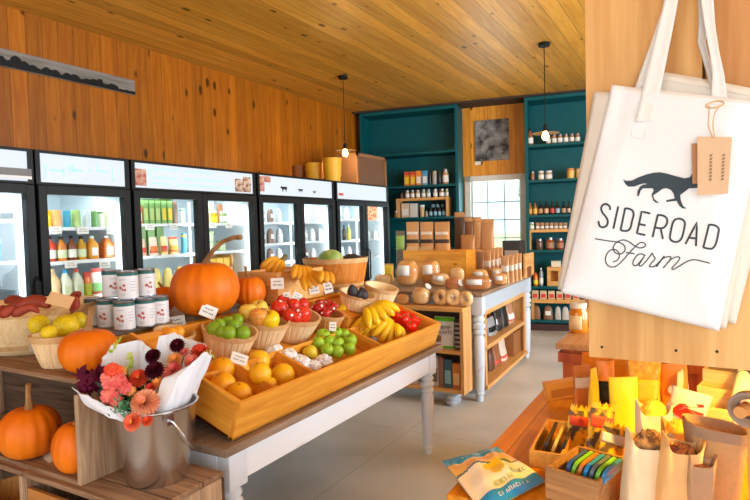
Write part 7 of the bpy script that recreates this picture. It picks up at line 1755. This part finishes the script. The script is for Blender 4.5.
t = packet('snack_pouch', 'orange pouch with a round silver sticker at the right under the hood', 664, 364, 692, 424, pch_(S(236, 140, 30), None, None, d=.35), .0, (.05, -.1))
p = Vector(t.location); s = px(p); b = MB(); b.cyl((0, -.02, 36*s), 5.2*s, .002, 24, M=Matrix.Rotation(PI/2, 4, 'X')); b.build('round_sticker', pm(S(196, 200, 214), .4, var=.2), t)
# stepped pine organiser with a white tube, and the felt bin before it
oz = CZ+.02
p0 = PZ(707, 452, CZ); s = px(p0)
t = thing('tray_organizer', 'pale stepped wooden organizer with four compartments at the right', 'organizer', (p0.x, p0.y+.05, CZ+.001), -.2)
w, n = .047, 4
b = MB()
for k in range(n):
    y = .05+k*.085; z = .06+k*.042
    b.b2((-w, y, 0), (w, y+.008, z+.05)); b.b2((-w, y+.008, z-.006), (w, y+.085, z))
b.b2((-w-.008, .05, 0), (-w, .05+n*.085, .06)); b.b2((w, .05, 0), (w+.008, .05+n*.085, .06))
for k in range(n):
    y = .05+k*.085; z = .06+k*.042; b.b2((-w-.008, y, .06), (-w, y+.085, z+.05)); b.b2((w, y, .06), (w+.008, y+.085, z+.05))
b.b2((-w, .05+n*.085, 0), (w, .058+n*.085, .06+n*.042+.03)); b.build('organizer_body', wood('pale_ply', S(240, 214, 150), S(224, 186, 112), 'X', grain=1.2, rough=.5), t, smooth=False)
for k in range(4):
    q = Vector(t.location)+Matrix.Rotation(-.2, 3, 'Z') @ Vector((-.105-.012*k, .18+.05*k, 0))
    tt = thing('snack_pouch', '%s slim orange and white packet standing left of the wooden organizer' % ORD[k], 'pouch', (q.x, q.y, CZ+.001), (0, -.1, PI/2-.3), 'slim packets beside the organizer'); g_pouch(tt, .09, .02, .2-.005*k, pm(S(236, 160, 60) if k % 2 else S(240, 214, 170), .45), P_r if k % 2 else None, None)
q = Vector(t.location)+Matrix.Rotation(-.2, 3, 'Z') @ Vector((w+.032, .0, 0))
R3 = Matrix.Rotation(-.2, 3, 'Z')
t = thing('paper_tube', 'white tube with dark rings lying along the right of the organizer', 'tube', q+Vector((0, 0, .14)), (0, 0, -.2))
pts = [(0, .06, 0), (0, .2, .07), (0, .38, .16)]; b = MB(); b.tube(pts, .026, 20); b.build('tube_body', pm(S(240, 230, 210), .5), t)
b = MB()
for f in (.35, .62): 
    c = Vector((0, .06+.32*f, .16*f)); dv = Vector((0, .32, .16)).normalized(); b.tube([c-dv*.0015, c+dv*.0015], .0268, 20)
b.build('tube_rings', pm(S(70, 60, 50), .5), t)
b = MB(); b.tube([(0, .40-.05, .14-.02), (0, .36, -.139)], .006, 8); b.tube([(0, .08, .0), (0, .08, -.139)], .006, 8); b.build('tube_stand', M_pineZ, t)
# felt bin
M_felt = pm(S(186, 146, 96), .95, var=.12, scale=90, bump=.2); M_felt2 = pm(S(150, 124, 98), .9, var=.1, scale=90, bump=.2)
p0 = PZ(716, 522, CZ); s = px(p0)
t = thing('felt_bin', 'tan felt bin with a grey rim at the bottom right corner of the counter', 'bin', (p0.x, p0.y+.06, CZ+.001), .1); h = .215
def fb(i, j, k=1.):
    a = 2*PI*i; c, sn = math.cos(a), math.sin(a); w = .048+.022*j; d = .04+.012*j
    return (w*k*math.copysign(abs(c)**.75, c)+.012*(1-j)*0, d*k*math.copysign(abs(sn)**.75, sn), j*h+.012*j*c*-1)
b = MB(); b.grid(lambda i, j: fb(i, j), 36, 10); b.grid(lambda i, j: fb(i, j, .95), 36, 10); b.bm.faces.new([b.bm.verts.new(fb(k/36, .01, .96)) for k in range(36)]); b.build('felt_wall', M_felt, t, ang=60)
b = MB(); b.grid(lambda i, j: fb(i, .88+.12*j, 1.03), 36, 2); b.grid(lambda i, j: fb(i, .88+.12*j, .93), 36, 2); b.build('rim_band', M_felt2, t, ang=60)
b = MB(); b.grid(lambda i, j: fb(.5+.12*i, j, 1.03), 5, 8); b.build('side_strap', M_felt2, t, ang=60)
# round grey dispenser with a wooden peg
p = PY(751, 407, HY+.08); t = thing('round_holder', 'round grey cup holder with a wooden peg cut by the right edge', 'holder', (p.x, p.y, p.z), (0, 0, -.3))
b = MB(); b.lathe([(.02, -.0), (.034, 0), (.036, .004), (.036, .03), (.03, .03), (.02, .02)], 32, Matrix.Rotation(PI/2, 4, 'X')); b.build('holder_ring', pm(S(150, 130, 112), .6), t)
b = MB(); b.cyl((-.006, -.005, 0), .012, .05, 18, M=Matrix.Rotation(PI/2, 4, 'X')); b.build('wooden_peg', pm(S(214, 150, 80), .6), t)
b = MB(); b.tube([(0, .0, -.03), (0, .02, CZ-p.z+.002)], .008, 8); b.build('holder_stand', M_pineZ, t)

# ------------------------------------------------------------------ daylight and exposure
def area(name, loc, rot, sx, sy, e, c=(.76, .89, 1)):
    L = bpy.data.lights.new(name, 'AREA'); L.shape = 'RECTANGLE'; L.size = sx; L.size_y = sy; L.energy = e; L.color = c
    o = bpy.data.objects.new(name, L); COL.objects.link(o); o.location = loc; o.rotation_euler = rot; return o
for (a, c), SW in zip(WR, SIDE_W): area('daylight_side', (RX-.02, (a+c)/2, 1.8), (0, -PI/2, 0) if False else (0, PI/2, 0), 2.2, c-a, SW)
for a, c in WF: area('daylight_front', ((a+c)/2, FY+.02, 1.7), (PI/2, 0, 0), c-a, 2.3, FRONT_W)
s = (iw0+iw1)/2; p = BW(s, OFF+.14, (wb+wt)/2); area('daylight_back', p, (-PI/2, 0, BANG), iw1-iw0, wt-wb, 18)
w = bpy.data.worlds.new('world'); SC.world = w; w.use_nodes = True; N = w.node_tree.nodes; L = w.node_tree.links
bg = N['Background']; tc = N.new('ShaderNodeTexCoord'); sp = N.new('ShaderNodeSeparateXYZ'); L.new(tc.outputs['Generated'], sp.inputs[0])
r = N.new('ShaderNodeValToRGB'); r.color_ramp.elements[0].position = .48; r.color_ramp.elements[1].position = .75
r.color_ramp.elements[0].color = S(228, 236, 240)+(1,); r.color_ramp.elements[1].color = S(196, 222, 244)+(1,)
L.new(sp.outputs[2], r.inputs[0]); L.new(r.outputs[0], bg.inputs[0]); bg.inputs[1].default_value = WORLD
v = SC.view_settings; v.view_transform = 'Standard'; v.look = 'None'; v.gamma = 1; v.use_curve_mapping = False; v.exposure = EXPO
SC.cycles.max_bounces = 8; SC.cycles.transparent_max_bounces = 16; SC.cycles.sample_clamp_indirect = 4
bpy.data.objects.remove(bk)
